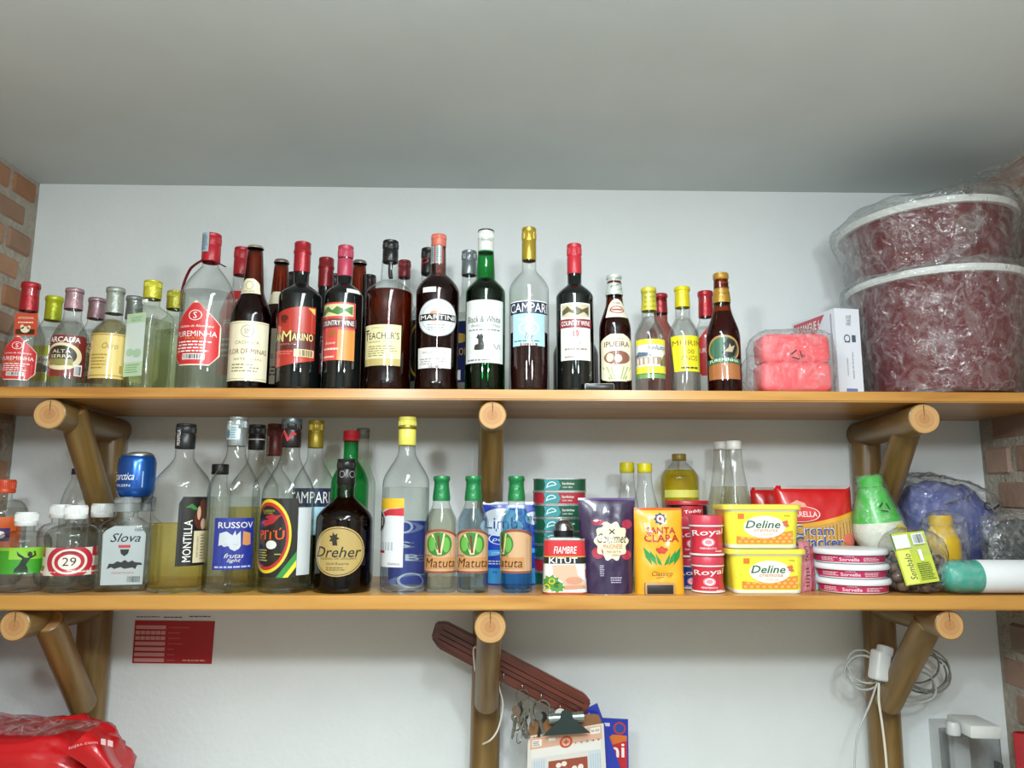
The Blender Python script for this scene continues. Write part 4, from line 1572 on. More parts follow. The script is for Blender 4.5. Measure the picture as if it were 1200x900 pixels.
pl.put('front_print', ink('3a3a44'), poly((0.05, 0.70), (0.42, 0.70), (0.55, 0.76), (0.05, 0.76)), k=1)
pl.put('lettering', WHITE, text('DE SANGUE 6', 0.37, 0.88, 0.6, 0.1, 0.02), k=2)
pl.put('front_print', ink('9aa0aa'), rect(0.9, 0.05, 0.93, 0.95, 1, 3), k=1)

# ------------------------------------------------------------------ two maroon basins in plastic
BAS = M('5e1220', 0.2, vary=0.06, coat=0.4, name='maroon_plastic')
RIMM = plastic('d9dcda')


def basin(label, cx, cy, z, Rt, Rb, Hh, tilt, seed, bagtop):
    r = thing('plastic_basin', label, 'basin', (cx, cy, z))
    r.rotation_euler = tilt
    lath('bowl', [(0, 0.004), (Rb * 0.9, 0.002), (Rb, 0.010), (Rb + (Rt - Rb) * 0.45, Hh * 0.40), (Rt - 0.008, Hh - 0.016), (Rt - 0.004, Hh - 0.012), (Rt - 0.011, Hh - 0.012),
                  (Rb + (Rt - Rb) * 0.45 - 0.004, Hh * 0.40), (Rb - 0.004, 0.014), (0, 0.008)], BAS, r, 64)
    lath('rim', [(Rt - 0.010, Hh - 0.014), (Rt + 0.003, Hh - 0.014), (Rt + 0.006, Hh - 0.008), (Rt + 0.004, Hh), (Rt - 0.004, Hh + 0.002), (Rt - 0.012, Hh - 0.002), (Rt - 0.010, Hh - 0.014)], RIMM, r, 64)
    # loose clear bag around it
    n = 110
    prof = [(Rb + 0.004, 0.002), (Rb + 0.012, Hh * 0.12), (Rb + (Rt - Rb) * 0.4 + 0.010, Hh * 0.33), (Rb + (Rt - Rb) * 0.7 + 0.009, Hh * 0.6), (Rt + 0.004, Hh * 0.85), (Rt + 0.013, Hh * 0.97),
            (Rt + 0.010, Hh + 0.010), (Rt * 0.9, Hh + bagtop * 0.7), (Rt * 0.6, Hh + bagtop), (Rt * 0.3, Hh + bagtop * 0.9), (0.0, Hh + bagtop * 0.8)]
    fine = []
    for (r0, a0), (r1, a1) in zip(prof, prof[1:]):
        for j in range(5):
            fine.append((r0 + (r1 - r0) * j / 5, a0 + (a1 - a0) * j / 5))
    fine.append(prof[-1])
    V, Fc = lathe(fine, n)
    W_ = []
    for x, y, zz in V:
        q = Vector((x * 11, y * 11, zz * 11 + seed * 9.0))
        d = (1 - abs(noise.noise(q * 0.9 + Vector((zz * 14, 0, 0)))) * 2.2) ** 3 * 0.006 + noise.fractal(q * 2.2, 1, 2, 3) * 0.0035
        rr = math.hypot(x, y) or 1e-6
        k = max(0.0, d + 0.001)
        W_.append((x * (1 + k / rr) if rr > 1e-4 else x, y * (1 + k / rr) if rr > 1e-4 else y, zz + (noise.noise(q * 1.4) * 0.014 if zz > Hh else 0)))
    mesh('plastic_bag', W_, Fc, WRAP, r, True)
    return r


Rt = 0.172
cx = XR - Rt - 0.032
cy = DB - Rt - 0.030
h1 = zat(1130, 338, cy) - ZU
basin('large maroon plastic basin wrapped in clear bag, lower of the stacked pair', cx, cy, ZU + 0.001, Rt, 0.135, h1, (0, 0, 0), 1, 0.012)
bt = basin('maroon plastic basin wrapped in clear bag, upper of the stacked pair', cx - 0.004, cy - 0.004, ZU + h1 * 0.56, Rt, 0.118, h1 * 1.0, (-0.03, -0.02, 0.4), 4, 0.03)


def sheet(name, pts, mat, parent, nu=22, amp=0.008, seed=0, freq=18):
    """crumpled loose film: pts is a grid of corner points (rows of points)"""
    R_ = [catmull([Vector(p) for p in row], 5) for row in pts]
    G = [catmull([row[i] for row in R_], 5) for i in range(len(R_[0]))]
    V, Fc = [], []
    n = len(G[0])
    for i, colm in enumerate(G):
        for j, p in enumerate(colm):
            q = p * freq + Vector((seed * 5.0, 0, 0))
            V.append(p + Vector((noise.noise(q), noise.noise(q + Vector((9, 0, 0))), noise.noise(q + Vector((0, 9, 0))))) * amp)
    for i in range(len(G) - 1):
        for j in range(n - 1):
            Fc.append((i * n + j, i * n + j + 1, (i + 1) * n + j + 1, (i + 1) * n + j))
    return mesh(name, V, Fc, mat, parent, True)


inv = None
bpy.context.view_layer.update()
mi = bt.matrix_world.inverted()


def L_(px, py, Y):
    return mi @ at(px, py, Y)


sheet('bag_gather', [[L_(1090, 236, 1.50), L_(1120, 214, 1.50), L_(1165, 194, 1.50), L_(1199, 186, 1.47)],
                     [L_(1095, 240, 1.46), L_(1125, 226, 1.45), L_(1165, 212, 1.45), L_(1199, 206, 1.43)],
                     [L_(1100, 250, 1.43), L_(1130, 240, 1.42), L_(1168, 236, 1.41), L_(1200, 236, 1.40)]], WRAP, bt, amp=0.010, seed=2)
sheet('bag_gather', [[L_(1112, 232, 1.415), L_(1130, 232, 1.405), L_(1150, 234, 1.40)],
                     [L_(1118, 262, 1.405), L_(1134, 264, 1.395), L_(1152, 262, 1.395)],
                     [L_(1114, 290, 1.41), L_(1126, 292, 1.40), L_(1142, 286, 1.40)],
                     [L_(1092, 306, 1.42), L_(1102, 310, 1.41), L_(1112, 306, 1.41)]], WRAP, bt, amp=0.007, seed=3, freq=30)
sheet('bag_gather', [[L_(980, 284, 1.60), L_(990, 268, 1.58), L_(1003, 262, 1.54)],
                     [L_(985, 312, 1.60), L_(996, 306, 1.57), L_(1008, 300, 1.52)],
                     [L_(984, 330, 1.60), L_(992, 324, 1.58), L_(1006, 316, 1.53)]], WRAP, bt, amp=0.006, seed=6, freq=30)

# ================================================================== lower shelf
L1, L2, L3 = 1.485, 1.590, 1.690
LROW = 'bottles standing behind the front row on the lower shelf'
WHITEP = plastic('e2e4e2')


def loft(name, secs, mat, parent, rad=0.25, n=6, loc=None, rot=None, closed=True, angle=0.6, power=None):
    """rounded-rectangle sections (sx, sy, z[, radius]) joined into one skin"""
    V, Fc = [], []
    m = None
    for sec in secs:
        sx, sy, z = sec[:3]
        r = min(sec[3] if len(sec) > 3 else min(sx, sy) * rad, sx / 2 - 1e-5, sy / 2 - 1e-5)
        ringp = []
        for qx, qy, a0 in ((1, -1, -PI / 2), (1, 1, 0), (-1, 1, PI / 2), (-1, -1, PI)):
            for i in range(n + 1):
                a = a0 + PI / 2 * i / n
                ringp.append((qx * (sx / 2 - r) + r * math.cos(a), qy * (sy / 2 - r) + r * math.sin(a), z))
        m = len(ringp)
        V += ringp
    for j in range(len(secs) - 1):
        for i in range(m):
            k = (i + 1) % m
            Fc.append((j * m + i, j * m + k, (j + 1) * m + k, (j + 1) * m + i))
    if closed:
        Fc.append(tuple(range(m - 1, -1, -1)))
        Fc.append(tuple((len(secs) - 1) * m + i for i in range(m)))
    return mesh(name, V, Fc, mat, parent, True, loc, rot, angle=angle)


# --- small plastic bottles at the left
def petbottle(label, xc, ytop, hw, Y, capcol, ycap=None, group=None, hwc=11.5, liqc=None, z0=None):
    hcap = 16
    z0 = ZL if z0 is None else z0
    b = Bottle()
    X = on(xc, Y, z0)
    b.X, b.Y, b.z0, b.sc = X, Y, z0, ppm(Y)
    b.root = thing('plastic_bottle', label, 'bottle', (X, Y, z0), 0, group)
    b.H = zat(xc, ytop, Y) - z0
    b.R = R = hw / b.sc
    H = b.H
    zc = zat(xc, ytop + hcap, Y) - z0
    rn = hwc / b.sc * 0.78
    bz = zc - 0.004
    prof = [(0, 0.006), (R * 0.5, 0.001), (R * 0.72, 0.0), (R * 0.9, 0.006), (R * 0.985, 0.02), (R, bz * 0.30), (R * 0.97, bz * 0.33), (R * 0.97, bz * 0.68), (R, bz * 0.71), (R * 0.985, bz * 0.76)]
    for i in range(1, 9):
        t = i / 8
        prof.append((rn + (R * 0.985 - rn) * math.sqrt(max(0, 1 - t ** 2.2)), bz * (0.76 + 0.2 * t)))
    prof += [(rn, bz), (rn, H - 0.003)]
    b.body_prof = prof[5:]

    def rad(z):
        P = b.body_prof
        if z <= P[0][1]:
            return P[0][0]
        for (r0, a0), (r1, a1) in zip(P, P[1:]):
            if a0 <= z <= a1 and a1 > a0:
                return r0 + (r1 - r0) * (z - a0) / (a1 - a0)
        return P[-1][0]
    b.rad, b.phi = rad, -math.atan2(X, Y)
    V, Fc = lathe(prof, 48)
    W_ = []
    for x, y, z in V:                                   # moulded flutes above and below the label
        a = math.atan2(x, y)
        k = 0.0
        if z > bz * 0.74 or z < bz * 0.27:
            k = 0.022 * math.sin(a * 16) * min(1, abs(z - bz * 0.5) / (bz * 0.4)) * (1 if math.hypot(x, y) > rn * 1.15 else 0)
        W_.append((x * (1 + k), y * (1 + k), z))
    b.glass = mesh('bottle_body', W_, Fc, PET, b.root, True)
    lp = [(0.0, 0.007), (R * 0.7, 0.005)] + [(r - 0.002, z) for r, z in prof[3:14] if z > 0.004]
    lp.append((0.0, lp[-1][1]))
    lath('liquid', lp, liqc or liquid('water_clear_spirit', 'fafbfa', 0.12), b.root, 40)
    caps(b, 'low', zc, H, hwc / b.sc, rn, plastic(capcol))
    V, Fc = [], []
    rc = hwc / b.sc
    for i in range(40):
        a = 2 * PI * i / 40
        for da, rr in ((-0.045, rc * 0.985), (0.0, rc * 1.03), (0.045, rc * 0.985)):
            for z in (zc + (H - zc) * 0.34, zc + (H - zc) * 0.84):
                V.append((rr * math.sin(a + da), -rr * math.cos(a + da), z))
        k = len(V) - 6
        Fc += [(k, k + 2, k + 3, k + 1), (k + 2, k + 4, k + 5, k + 3)]
    mesh('ridges', V, Fc, plastic(capcol), b.cap, False)
    return b


b = petbottle('plastic bottle with orange cap and orange label cut by the left frame edge', -6, 562, 26, L2 + 0.01, 'd8502c', hwc=11)
p = lab(b, -28, 19, 606, 650).base(paper('d8622c'))
p.add('stripe', ink('3a2a6a'), rect(0.0, 0.35, 0.78, 0.7, 10, 2))
p.add('lettering', WHITE, ell(0.62, 0.52, 0.08, 0.1), text('CANA', 0.4, 0.52, 0.3, 0.16), k=3)
b = petbottle('round plastic bottle with green label bearing a dark dancing figure', 23, 600, 27.5, L1, 'e2e4e2')
p = lab(b, -3, 51, 642, 673).base(paper('3f9a2a'))
p.add('field', ink('8ac63a'), rect(0.35, 0.55, 1, 1.0, 10, 2), rect(0.0, 0.88, 0.35, 1.0, 6, 1))
p.add('lettering', WHITE, text('RA', 0.09, 0.42, 0.16, 0.22, 0.02), micro(0.02, 0.14, 0.18, 0.24, 1, 3), k=3)
FIG = ink('16301c')
p.add('figure', FIG, poly((0.44, 0.04), (0.64, 0.04), (0.63, 0.2), (0.60, 0.34), (0.5, 0.34), (0.45, 0.2)), poly((0.5, 0.34), (0.60, 0.34), (0.66, 0.62), (0.55, 0.62)), ell(0.64, 0.74, 0.035, 0.1, 8, 6),
      stroke([(0.56, 0.60), (0.49, 0.72), (0.46, 0.88), (0.60, 0.86)], 0.09, p.asp), stroke([(0.64, 0.60), (0.72, 0.70), (0.70, 0.86), (0.62, 0.84)], 0.08, p.asp), k=3)
b = petbottle('round plastic bottle with red and white target label numbered 29', 81, 592, 29.3, L1, 'e2e4e2', hwc=12)
p = lab(b, 52, 110, 642, 675).base(paper('dcd6c8'))
p.add('target', ink('b8283a'), clip(ell(0.52, 0.5, 0.34, 0.6, 16, 12)), rect(0.0, 0.66, 0.12, 1.0, 4, 2), rect(0.0, 0.0, 0.12, 0.34, 4, 2), rect(0.84, 0.68, 1, 1.0, 4, 2), rect(0.84, 0.0, 1.0, 0.32, 4, 2))
p.add('target', ink('e6e0d4'), ell(0.52, 0.5, 0.245, 0.45, 16, 12), k=3)
p.add('target', ink('b8283a'), ell(0.52, 0.5, 0.205, 0.38, 16, 12), k=4)
p.add('target', ink('e6e0d4'), ell(0.52, 0.48, 0.15, 0.27, 16, 12), k=5)
p.add('lettering', ink('4a2030'), text('29', 0.52, 0.5, 0.18, 0.3), text('CACHACA', 0.52, 0.80, 0.22, 0.08, 0.02, 0, False, 0, 0.05), k=6)
petbottle('clear plastic bottle with white cap, behind left of the target label bottle', 64, 591, 22, L2 - 0.003, 'e2e4e2', group=LROW)
petbottle('clear plastic bottle with white cap, between target label bottle and silver label flask', 113, 590, 20, L2, 'e2e4e2', group=LROW)
petbottle('clear plastic bottle with white cap, farthest back among the white caps', 97, 586, 16, L3 - 0.030, 'e2e4e2', group=LROW)
b = bottle('plastic_bottle', 'clear dome shouldered bottle with dark tip, behind the white caps and bracket brace', 79, 549, 14, L3 + 0.030, ZL, 596, 562, 556, 5, 5.5, PET, None, None, 'low', plastic('3a3050'), fat=0.45, group=LROW)


# --- flat flasks and the can on them
def flask(label, x0, x1, ytop, ycap, Y, hwc, front=True, group=None):
    xc = (x0 + x1) / 2
    X = on(xc, Y, ZL)
    sc = ppm(Y)
    W_ = (x1 - x0) / sc
    H = zat(xc, ytop, Y) - ZL
    zc = zat(xc, ycap, Y) - ZL
    r = thing('flask', label, 'flask', (X, Y, ZL), -math.atan2(X, Y) * 0.6, group)
    dp = W_ * 0.48
    bz = zc - 0.012
    secs = [(W_ * 0.86, dp * 0.8, 0.0), (W_ * 0.97, dp * 0.96, 0.004), (W_, dp, 0.012), (W_, dp, bz * 0.80), (W_ * 0.97, dp, bz * 0.87), (W_ * 0.85, dp * 0.95, bz * 0.93), (W_ * 0.62, dp * 0.8, bz * 0.98), (2.0 * hwc / sc * 0.9, 2.0 * hwc / sc * 0.85, bz * 1.02),
            (2 * hwc / sc * 0.8, 2 * hwc / sc * 0.8, zc + 0.004), (2 * hwc / sc * 0.78, 2 * hwc / sc * 0.78, H - 0.004)]
    loft('bottle_body', secs, CLEAR, r, 0.42, 7)
    ls = [(a - 0.006, c - 0.006, z + (0.005 if i == 0 else 0)) for i, (a, c, z) in enumerate(secs[:5])]
    loft('liquid', ls, SPIRIT, r, 0.42, 7)
    b = Bottle()
    b.root = r
    caps(b, 'screw', zc, H, hwc / sc, hwc / sc * 0.8, M('8f9596', 0.35, 0.4, vary=0.08))
    pr = plane_print(r, (-W_ * 0.40, -dp / 2 - 0.0006, bz * 0.10), (W_ * 0.82, 0, 0), (0, 0, bz * 0.80))
    return r, pr


r, pr = flask('flat clear flask with grey cap and silver label lettered in black', 113, 170, 583, 600, L1 + 0.005, 13.5)
pr.base(M('aeb7b8', 0.35, 0.15, vary=0.05, coat=0.3), rows(0, 1, lambda t: 0.06 + 0.03 * (1 - t) if t < 0.85 else 0.06 + 0.24 * ((t - 0.85) / 0.15) ** 2, lambda t: 1.0 if t < 0.85 else 1 - 0.24 * ((t - 0.85) / 0.15) ** 2, 14, 4))
pr.add('lettering', BLACK, text('Slova', 0.56, 0.80, 0.66, 0.15, 0.005, 0.35), text('VODKA', 0.84, 0.93, 0.2, 0.045, 0.02))
pr.add('ribbon', ink('b83a48'), rect(0.42, 0.625, 0.68, 0.675, 1, 1))
pr.add('emblem', BLACK, poly((0.46, 0.60), (0.66, 0.60), (0.64, 0.53), (0.56, 0.48), (0.48, 0.53)))
pr.add('horses', ink('1c1c1c'), poly((0.2, 0.27), (0.3, 0.3), (0.36, 0.27), (0.5, 0.3), (0.58, 0.27), (0.76, 0.29), (0.82, 0.26), (0.86, 0.33), (0.97, 0.33), (0.94, 0.37), (0.8, 0.38), (0.74, 0.41), (0.66, 0.38), (0.58, 0.42), (0.5, 0.38), (0.42, 0.40), (0.34, 0.36), (0.24, 0.36)))
pr.add('lettering', ink('b85a68'), text('TRIDESTILADA', 0.55, 0.2, 0.5, 0.035))
pr.add('barcode', ink('3a3f40'), bars(0.66, 0.04, 0.94, 0.14, 14))
r, pr = flask('flat clear flask with grey cap, behind the silver label flask', 140, 184, 582, 599, L2 - 0.012, 12, group=LROW)

Yc = 1.527
zcan = zat(155, 583, 1.49) + 0.001
X = on(158, Yc, zcan)
cn = thing('drink_can', 'blue drink can with white script resting upside down on two flask caps', 'can', (X, Yc, zcan))
rc_ = 20.5 / ppm(Yc)
hc = zat(158, 533, Yc) - zcan
CANB = M('1f56a8', 0.25, 0.6, vary=0.08, coat=0.3)
lath('can_body', [(0, 0.002), (rc_ * 0.8, 0.0), (rc_ * 0.86, 0.002), (rc_ * 0.99, 0.012), (rc_, 0.018), (rc_, hc - 0.016), (rc_ * 0.94, hc - 0.007), (rc_ * 0.86, hc - 0.003)], CANB, cn, 48)
lath('can_end', [(rc_ * 0.86, hc - 0.003), (rc_ * 0.84, hc), (rc_ * 0.78, hc), (rc_ * 0.7, hc - 0.004), (rc_ * 0.3, hc - 0.009), (0, hc - 0.010)], M('9a9fa3', 0.3, 0.9), cn, 48)
lump('crumpled_cap', (rc_ * 1.3, rc_ * 1.1, 0.012), M('7a766c', 0.4, 0.4, vary=0.2), cn, (0.004, 0, hc - 0.006), None, 0.9, 0.2, 8, 3, 20, 10, False)
fb = Bottle()
fb.X, fb.Y, fb.z0, fb.R, fb.H, fb.sc, fb.phi, fb.root = X, Yc, zcan, rc_, hc, ppm(Yc), -math.atan2(X, Yc), cn
fb.rad = lambda z: rc_
p = lab(fb, 138.5, 166, 550, 571)
p.put('lettering', ink('dfe6ee'), text('Antarctica', 0.28, 0.62, 0.95, 0.42, 0.005, 0.3), stroke([(0.0, 0.36), (0.84, 0.46), (0.84, 0.92), (0.0, 0.84)], 0.035, p.asp), text('PILSEN', 0.4, 0.1, 0.5, 0.14), k=1)
p.put('panel_line', ink('8fb0d8'), rect(0.98, 0.0, 1.02, 0.9, 1, 2), k=1)

# --- rum with slanted yellow liquid
b = bottle('rum_bottle', 'large clear rum bottle with black cap, yellow rum half full and upright black label', 205.5, 497, 31.3, L1 + 0.008, ZL,
           572, 536, 526, 10.5, 11, CLEAR, liquid('golden_rum', 'f9edb4', 0.25), 613, 'screw', M('1c1c1e', 0.35, vary=0.1), fat=0.7, hwn2=9.5, foot=-0.04)
caplab(b, 11, 208.5, 213, 503, 524).put('lettering', WHITE, text('MONTILLA', 0.5, 0.5, 0.7, 0.85, 0, 0, True), k=2)
p = lab(b, 208, 237, 582, 664)
p.base(paper('18181a'), rows(0, 1, lambda t: 0.0 + (0.12 * ((t - 0.88) / 0.12) ** 2 if t > 0.88 else 0), lambda t: 1.0, 10, 12))
p.add('field', paper('d8caa6'), rect(0.52, 0.04, 0.98, 0.5, 6, 4))
p.add('picture', ink('5a2a20'), ell(0.74, 0.68, 0.24, 0.16), ell(0.8, 0.86, 0.14, 0.1))
p.add('picture', ink('2f7a3a'), poly((0.2, 0.84), (0.4, 0.9), (0.62, 0.82), (0.5, 0.8), (0.36, 0.84)), k=3)
p.add('picture', ink('c9a58a'), ell(0.84, 0.6, 0.1, 0.08), ell(0.66, 0.76, 0.07, 0.1), k=3)
p.add('lettering', WHITE, text('MONTILLA', 0.32, 0.36, 0.26, 0.60, 0.01, 0, True), k=3)
p.add('lettering', ink('7a6a48'), text('RUM CARTA OURO', 0.66, 0.27, 0.06, 0.3, 0, 0, True), micro(0.76, 0.08, 0.94, 0.46, 9, 3), k=3)

b = bottle('sauce_bottle', 'small clear bottle with black cap, behind between rum bottle and blue label vodka', 250, 544, 13, L2 + 0.02, ZL, 590, 566, 556, 8.5, 9.5, CLEAR, None, None, 'low', plastic('1a1a1a'), group=LROW)

# --- blue label vodka
b = bottle('vodka_bottle', 'clear vodka bottle with silver cap and square blue eagle label', 267.5, 489, 29, L1 + 0.006, ZL,
           578, 530, 523, 10.5, 11.2, CLEAR, SPIRIT, 582, 'screw', M('a9b3b6', 0.25, 0.7, vary=0.08), fat=0.85, hwn2=9)
c = caplab(b, 11.2, 267, 279, 499, 516).base(paper('b9c8c6'), rect(0, 0, 1, 1, 8, 2), 'tax_strip')
c.add('lettering', ink('4a7a9a'), ell(0.3, 0.4, 0.16, 0.3), micro(0.5, 0.1, 0.9, 0.9, 5, 3))
p = lab(b, 253, 294, 607, 668).base(paper('1f318a'))
p.add('lettering', ink('d9d4cc'), text('RUSSOV', 0.52, 0.86, 0.84, 0.12, 0.01), text('frutas', 0.5, 0.27, 0.46, 0.09, 0, 0.35), text('light', 0.5, 0.17, 0.32, 0.09, 0, 0.35))
p.add('eagle', ink('c2c6cc'), poly((0.3, 0.74), (0.14, 0.7), (0.13, 0.46), (0.2, 0.48), (0.26, 0.44), (0.36, 0.46), (0.4, 0.4), (0.5, 0.36), (0.6, 0.4), (0.64, 0.46), (0.62, 0.74), (0.52, 0.66), (0.5, 0.76), (0.44, 0.66)))
p.add('eagle', ink('c98a5a'), poly((0.68, 0.74), (0.88, 0.7), (0.9, 0.48), (0.8, 0.46), (0.68, 0.48)))
p.add('lettering', ink('a8b0d8'), micro(0.05, 0.02, 0.95, 0.1, 1, 4))
b = bottle('rum_bottle', 'clear bottle with black cap and golden rum, behind right of blue label vodka', 292, 498, 27, L2, ZL,
           576, 538, 527, 9, 9.6, CLEAR, liquid('golden_rum', 'f9edb4', 0.25), 594, 'screw', M('161616', 0.35), fat=0.8, group=LROW, band=(0.38, 0.42, plastic('d8d8d4')))
b = bottle('liquor_bottle', 'clear bottle with dull red cap and tax strip, behind between black caps', 314, 497, 22, L3, ZL,
           572, 546, 534, 8.5, 9, CLEAR, SPIRIT, 600, 'screw', plastic('6a2420'), group=LROW)
c = caplab(b, 9, 306, 316, 512, 533).base(paper('a9aeb0'), rect(0, 0, 1, 1, 6, 2), 'tax_strip')
c.add('lettering', ink('8a4a54'), micro(0.1, 0.1, 0.9, 0.9, 6, 3))

# --- black oval label cane spirit
b = bottle('cachaca_bottle', 'clear bottle with black and red cap and black label with yellow ringed oval', 333, 491, 29.5, L1 + 0.005, ZL,
           582, 532, 524, 10.5, 11.3, CLEAR, SPIRIT, 594, 'screw', M('1e1416', 0.3, vary=0.1), fat=0.85, hwn2=9, band=(0.8, 1.004, M('5a6668', 0.3, 0.6)))
caplab(b, 11.3, 328, 349, 503, 519).put('cap_print', ink('b02a34'), stroke([(0.0, 0.3), (0.3, 0.8), (0.5, 0.2), (0.8, 0.7)], 0.3, 0.8), k=2)
p = lab(b, 303, 347, 584, 677).base(paper('151515'))
p.add('oval', ink('dcc52c'), ell(0.36, 0.52, 0.52, 0.47, 22, 14))
p.add('oval', ink('b8281e'), ell(0.36, 0.52, 0.47, 0.43, 22, 14), k=3)
p.add('oval', ink('161414'), ell(0.36, 0.52, 0.42, 0.385, 22, 14), k=4)
p.add('stripe', ink('2f8a3a'), poly((0.6, 0.0), (0.74, 0.0), (1.0, 0.22), (1.0, 0.33)), k=5)
p.add('stripe', ink('e0cf3a'), poly((0.74, 0.0), (0.84, 0.0), (1.0, 0.13), (1.0, 0.22)), k=5)
p.add('prawn', ink('a82430'), poly((0.16, 0.70), (0.3, 0.64), (0.5, 0.68), (0.62, 0.76), (0.72, 0.8), (0.55, 0.78), (0.45, 0.8), (0.28, 0.76), (0.4, 0.73), (0.24, 0.72)), k=5)
p.add('lettering', ink('d8541c'), text('PITÚ', 0.44, 0.55, 0.6, 0.15, 0.02), k=5)
p.add('seal', ink('d9dcd8'), ell(0.47, 0.41, 0.12, 0.055), k=5)
p.add('lettering', ink('b9b53a'), text('AGUARDENTE', 0.36, 0.84, 0.32, 0.025), text('DE CANA', 0.36, 0.81, 0.24, 0.02), micro(0.1, 0.2, 0.4, 0.36, 5, 4), micro(0.55, 0.28, 0.72, 0.31, 1, 5), k=5)
p = lab(b, 347.5, 361.5, 590, 675)
p.put('back_label', paper('c9ced0'), rect(0, 0, 1, 0.94, 4, 2), k=1)

b = bottle('bitter_bottle', 'clear bottle with dull gold cap and blue label, half hidden behind the oval label bottle', 363, 493, 23.5, L2 - 0.004, ZL,
           572, 536, 525, 8.8, 9, CLEAR, amber_glass('red_bitter', '2c0c0e', 0.04, 0.4), 626, 'screw', M('a08c2e', 0.35, 0.4, vary=0.1), fat=0.75, group=LROW)
p = lab(b, 340, 386, 572, 594).base(paper('1c2a4a'))
p.add('lettering', WHITE, text('CAMPARI', 0.5, 0.5, 0.92, 0.62, 0.03))
lab(b, 343, 384, 594, 626).base(paper('a9cfdd')).add('lettering', ink('3a5a6a'), text('Tre', 0.5, 0.5, 0.3, 0.25, 0, 0.3))

# --- dark brandy with gold oval
b = bottle('brandy_bottle', 'squat dark brandy bottle with black neck sleeve and gold oval label', 401, 538, 32, L1 + 0.008, ZL,
           610, 582, 568, 10, 10.8, glass('brandy_glass', 'b8a8a0', '3a2020', power=1.2), amber_glass('brandy', '1c0506', 0.05, 0.25), 582, 'screw', M('131313', 0.3, vary=0.1), fat=0.6, foot=-0.03)
caplab(b, 10.8, 396, 416, 552, 560).put('cap_print', ink('8a8a84'), ring(0.3, 0.5, 0.12, 0.5, 0.2), ring(0.75, 0.5, 0.14, 0.5, 0.2), k=2)
p = lab(b, 373, 425, 617, 676)
p.base(ink('b0975a'), ell(0.5, 0.5, 0.5, 0.5, 22, 16))
p.add('rim', ink('3a2c1a'), ring(0.5, 0.5, 0.475, 0.475, 0.03))
p.add('lettering', ink('1a140e'), text('Dreher', 0.5, 0.49, 0.86, 0.21, 0.006, 0.25))
p.add('lettering', ink('5a4828'), text('COGNAC DE GENGIBRE', 0.5, 0.36, 0.66, 0.04), text('Gold Reserva', 0.5, 0.26, 0.4, 0.05, 0, 0.3), micro(0.3, 0.12, 0.7, 0.2, 2, 3))
p.add('crest', ink('2a2016'), star(0.43, 0.76, 0.1, 0.13, 7, 0.55), poly((0.4, 0.62), (0.5, 0.62), (0.47, 0.7), (0.43, 0.7)))
b = bottle('wine_bottle', 'green glass bottle with red cap, behind the dark brandy', 406, 505, 21.5, L2 + 0.036, ZL,
           568, 540, 517, 8.5, 9.6, glass('bright_green_glass', '66d698', '2aa860', power=1.8), None, None, 'low', plastic('b82430'), fat=0.5, group=LROW)
bottle('water_bottle', 'clear bottle with clear cap at the back, right of the green bottle', 420, 502, 16, L3, ZL, 570, 540, 514, 7, 7.5, CLEAR, None, None, 'screw', glass('clear_cap', 'e0e4e2', '8a9290'), group=LROW)

# --- yellow cap cane spirit
b = bottle('cachaca_bottle', 'tall clear bottle with pale yellow cap, white label and blue back label showing through', 473, 489, 27, L1 + 0.004, ZL,
           568, 528, 522, 9.8, 10.4, CLEAR, SPIRIT, 571, 'screw', plastic('d8d05e'), fat=0.85, hwn2=9, band=(0.56, 0.70, M('8a7a2c', 0.3, 0.6)))
p = lab(b, 448, 473, 584, 665)
p.base(paper('d6dade'))
p.add('field', paper('e0b42c'), rect(0, 0.86, 1, 1, 8, 2), poly((0, 0.82), (1, 0.87), (0, 0.87)))
p.add('field', paper('c02c38'), poly((0.15, 0.72), (0.5, 0.75), (1.0, 0.74), (1.0, 0.86), (0.5, 0.84), (0.15, 0.78)))
p.add('disc', ink('161616'), ell(0.0, 0.66, 0.36, 0.16))
p.add('disc', ink('d0d4d8'), ring(0.0, 0.66, 0.36, 0.16, 0.1), k=3)
p.add('lettering', WHITE, text('51', 0.08, 0.66, 0.28, 0.13, 0.01), k=3)
p.add('picture', ink('aeb6c0'), *[rect(0.12 + 0.12 * i, 0.24, 0.19 + 0.12 * i, 0.36, 1, 1) for i in range(5)])
p.add('stripe', ink('a82434'), rect(0.0, 0.2, 0.34, 0.235, 3, 1))
p.add('lettering', ink('3a3a3a'), text('Cachaca', 0.7, 0.05, 0.4, 0.035, 0, 0.3))
# back label on the far side of the glass
zz0, zz1 = zat(473, 688, L1) - ZL, zat(473, 611, L1) - ZL


def backfn(s, t, k):
    a = PI - 0.25 - (s - 0.5) * 2.3
    rr = b.R - 0.001 - EPS * k
    return Vector((rr * math.sin(a), -rr * math.cos(a), zz0 + (zz1 - zz0) * t))


bp_ = Print(backfn, 0.07, zz1 - zz0, b.root)
bp_.base(paper('2c3f9a'), None, 'back_label')
bp_.add('lettering', ink('c9d2e6'), text('S', 0.3, 0.62, 0.3, 0.1, 0.02), text('B', 0.5, 0.42, 0.3, 0.1, 0.02), ring(0.5, 0.06, 0.3, 0.12, 0.2), ring(0.3, 0.9, 0.2, 0.1, 0.25))


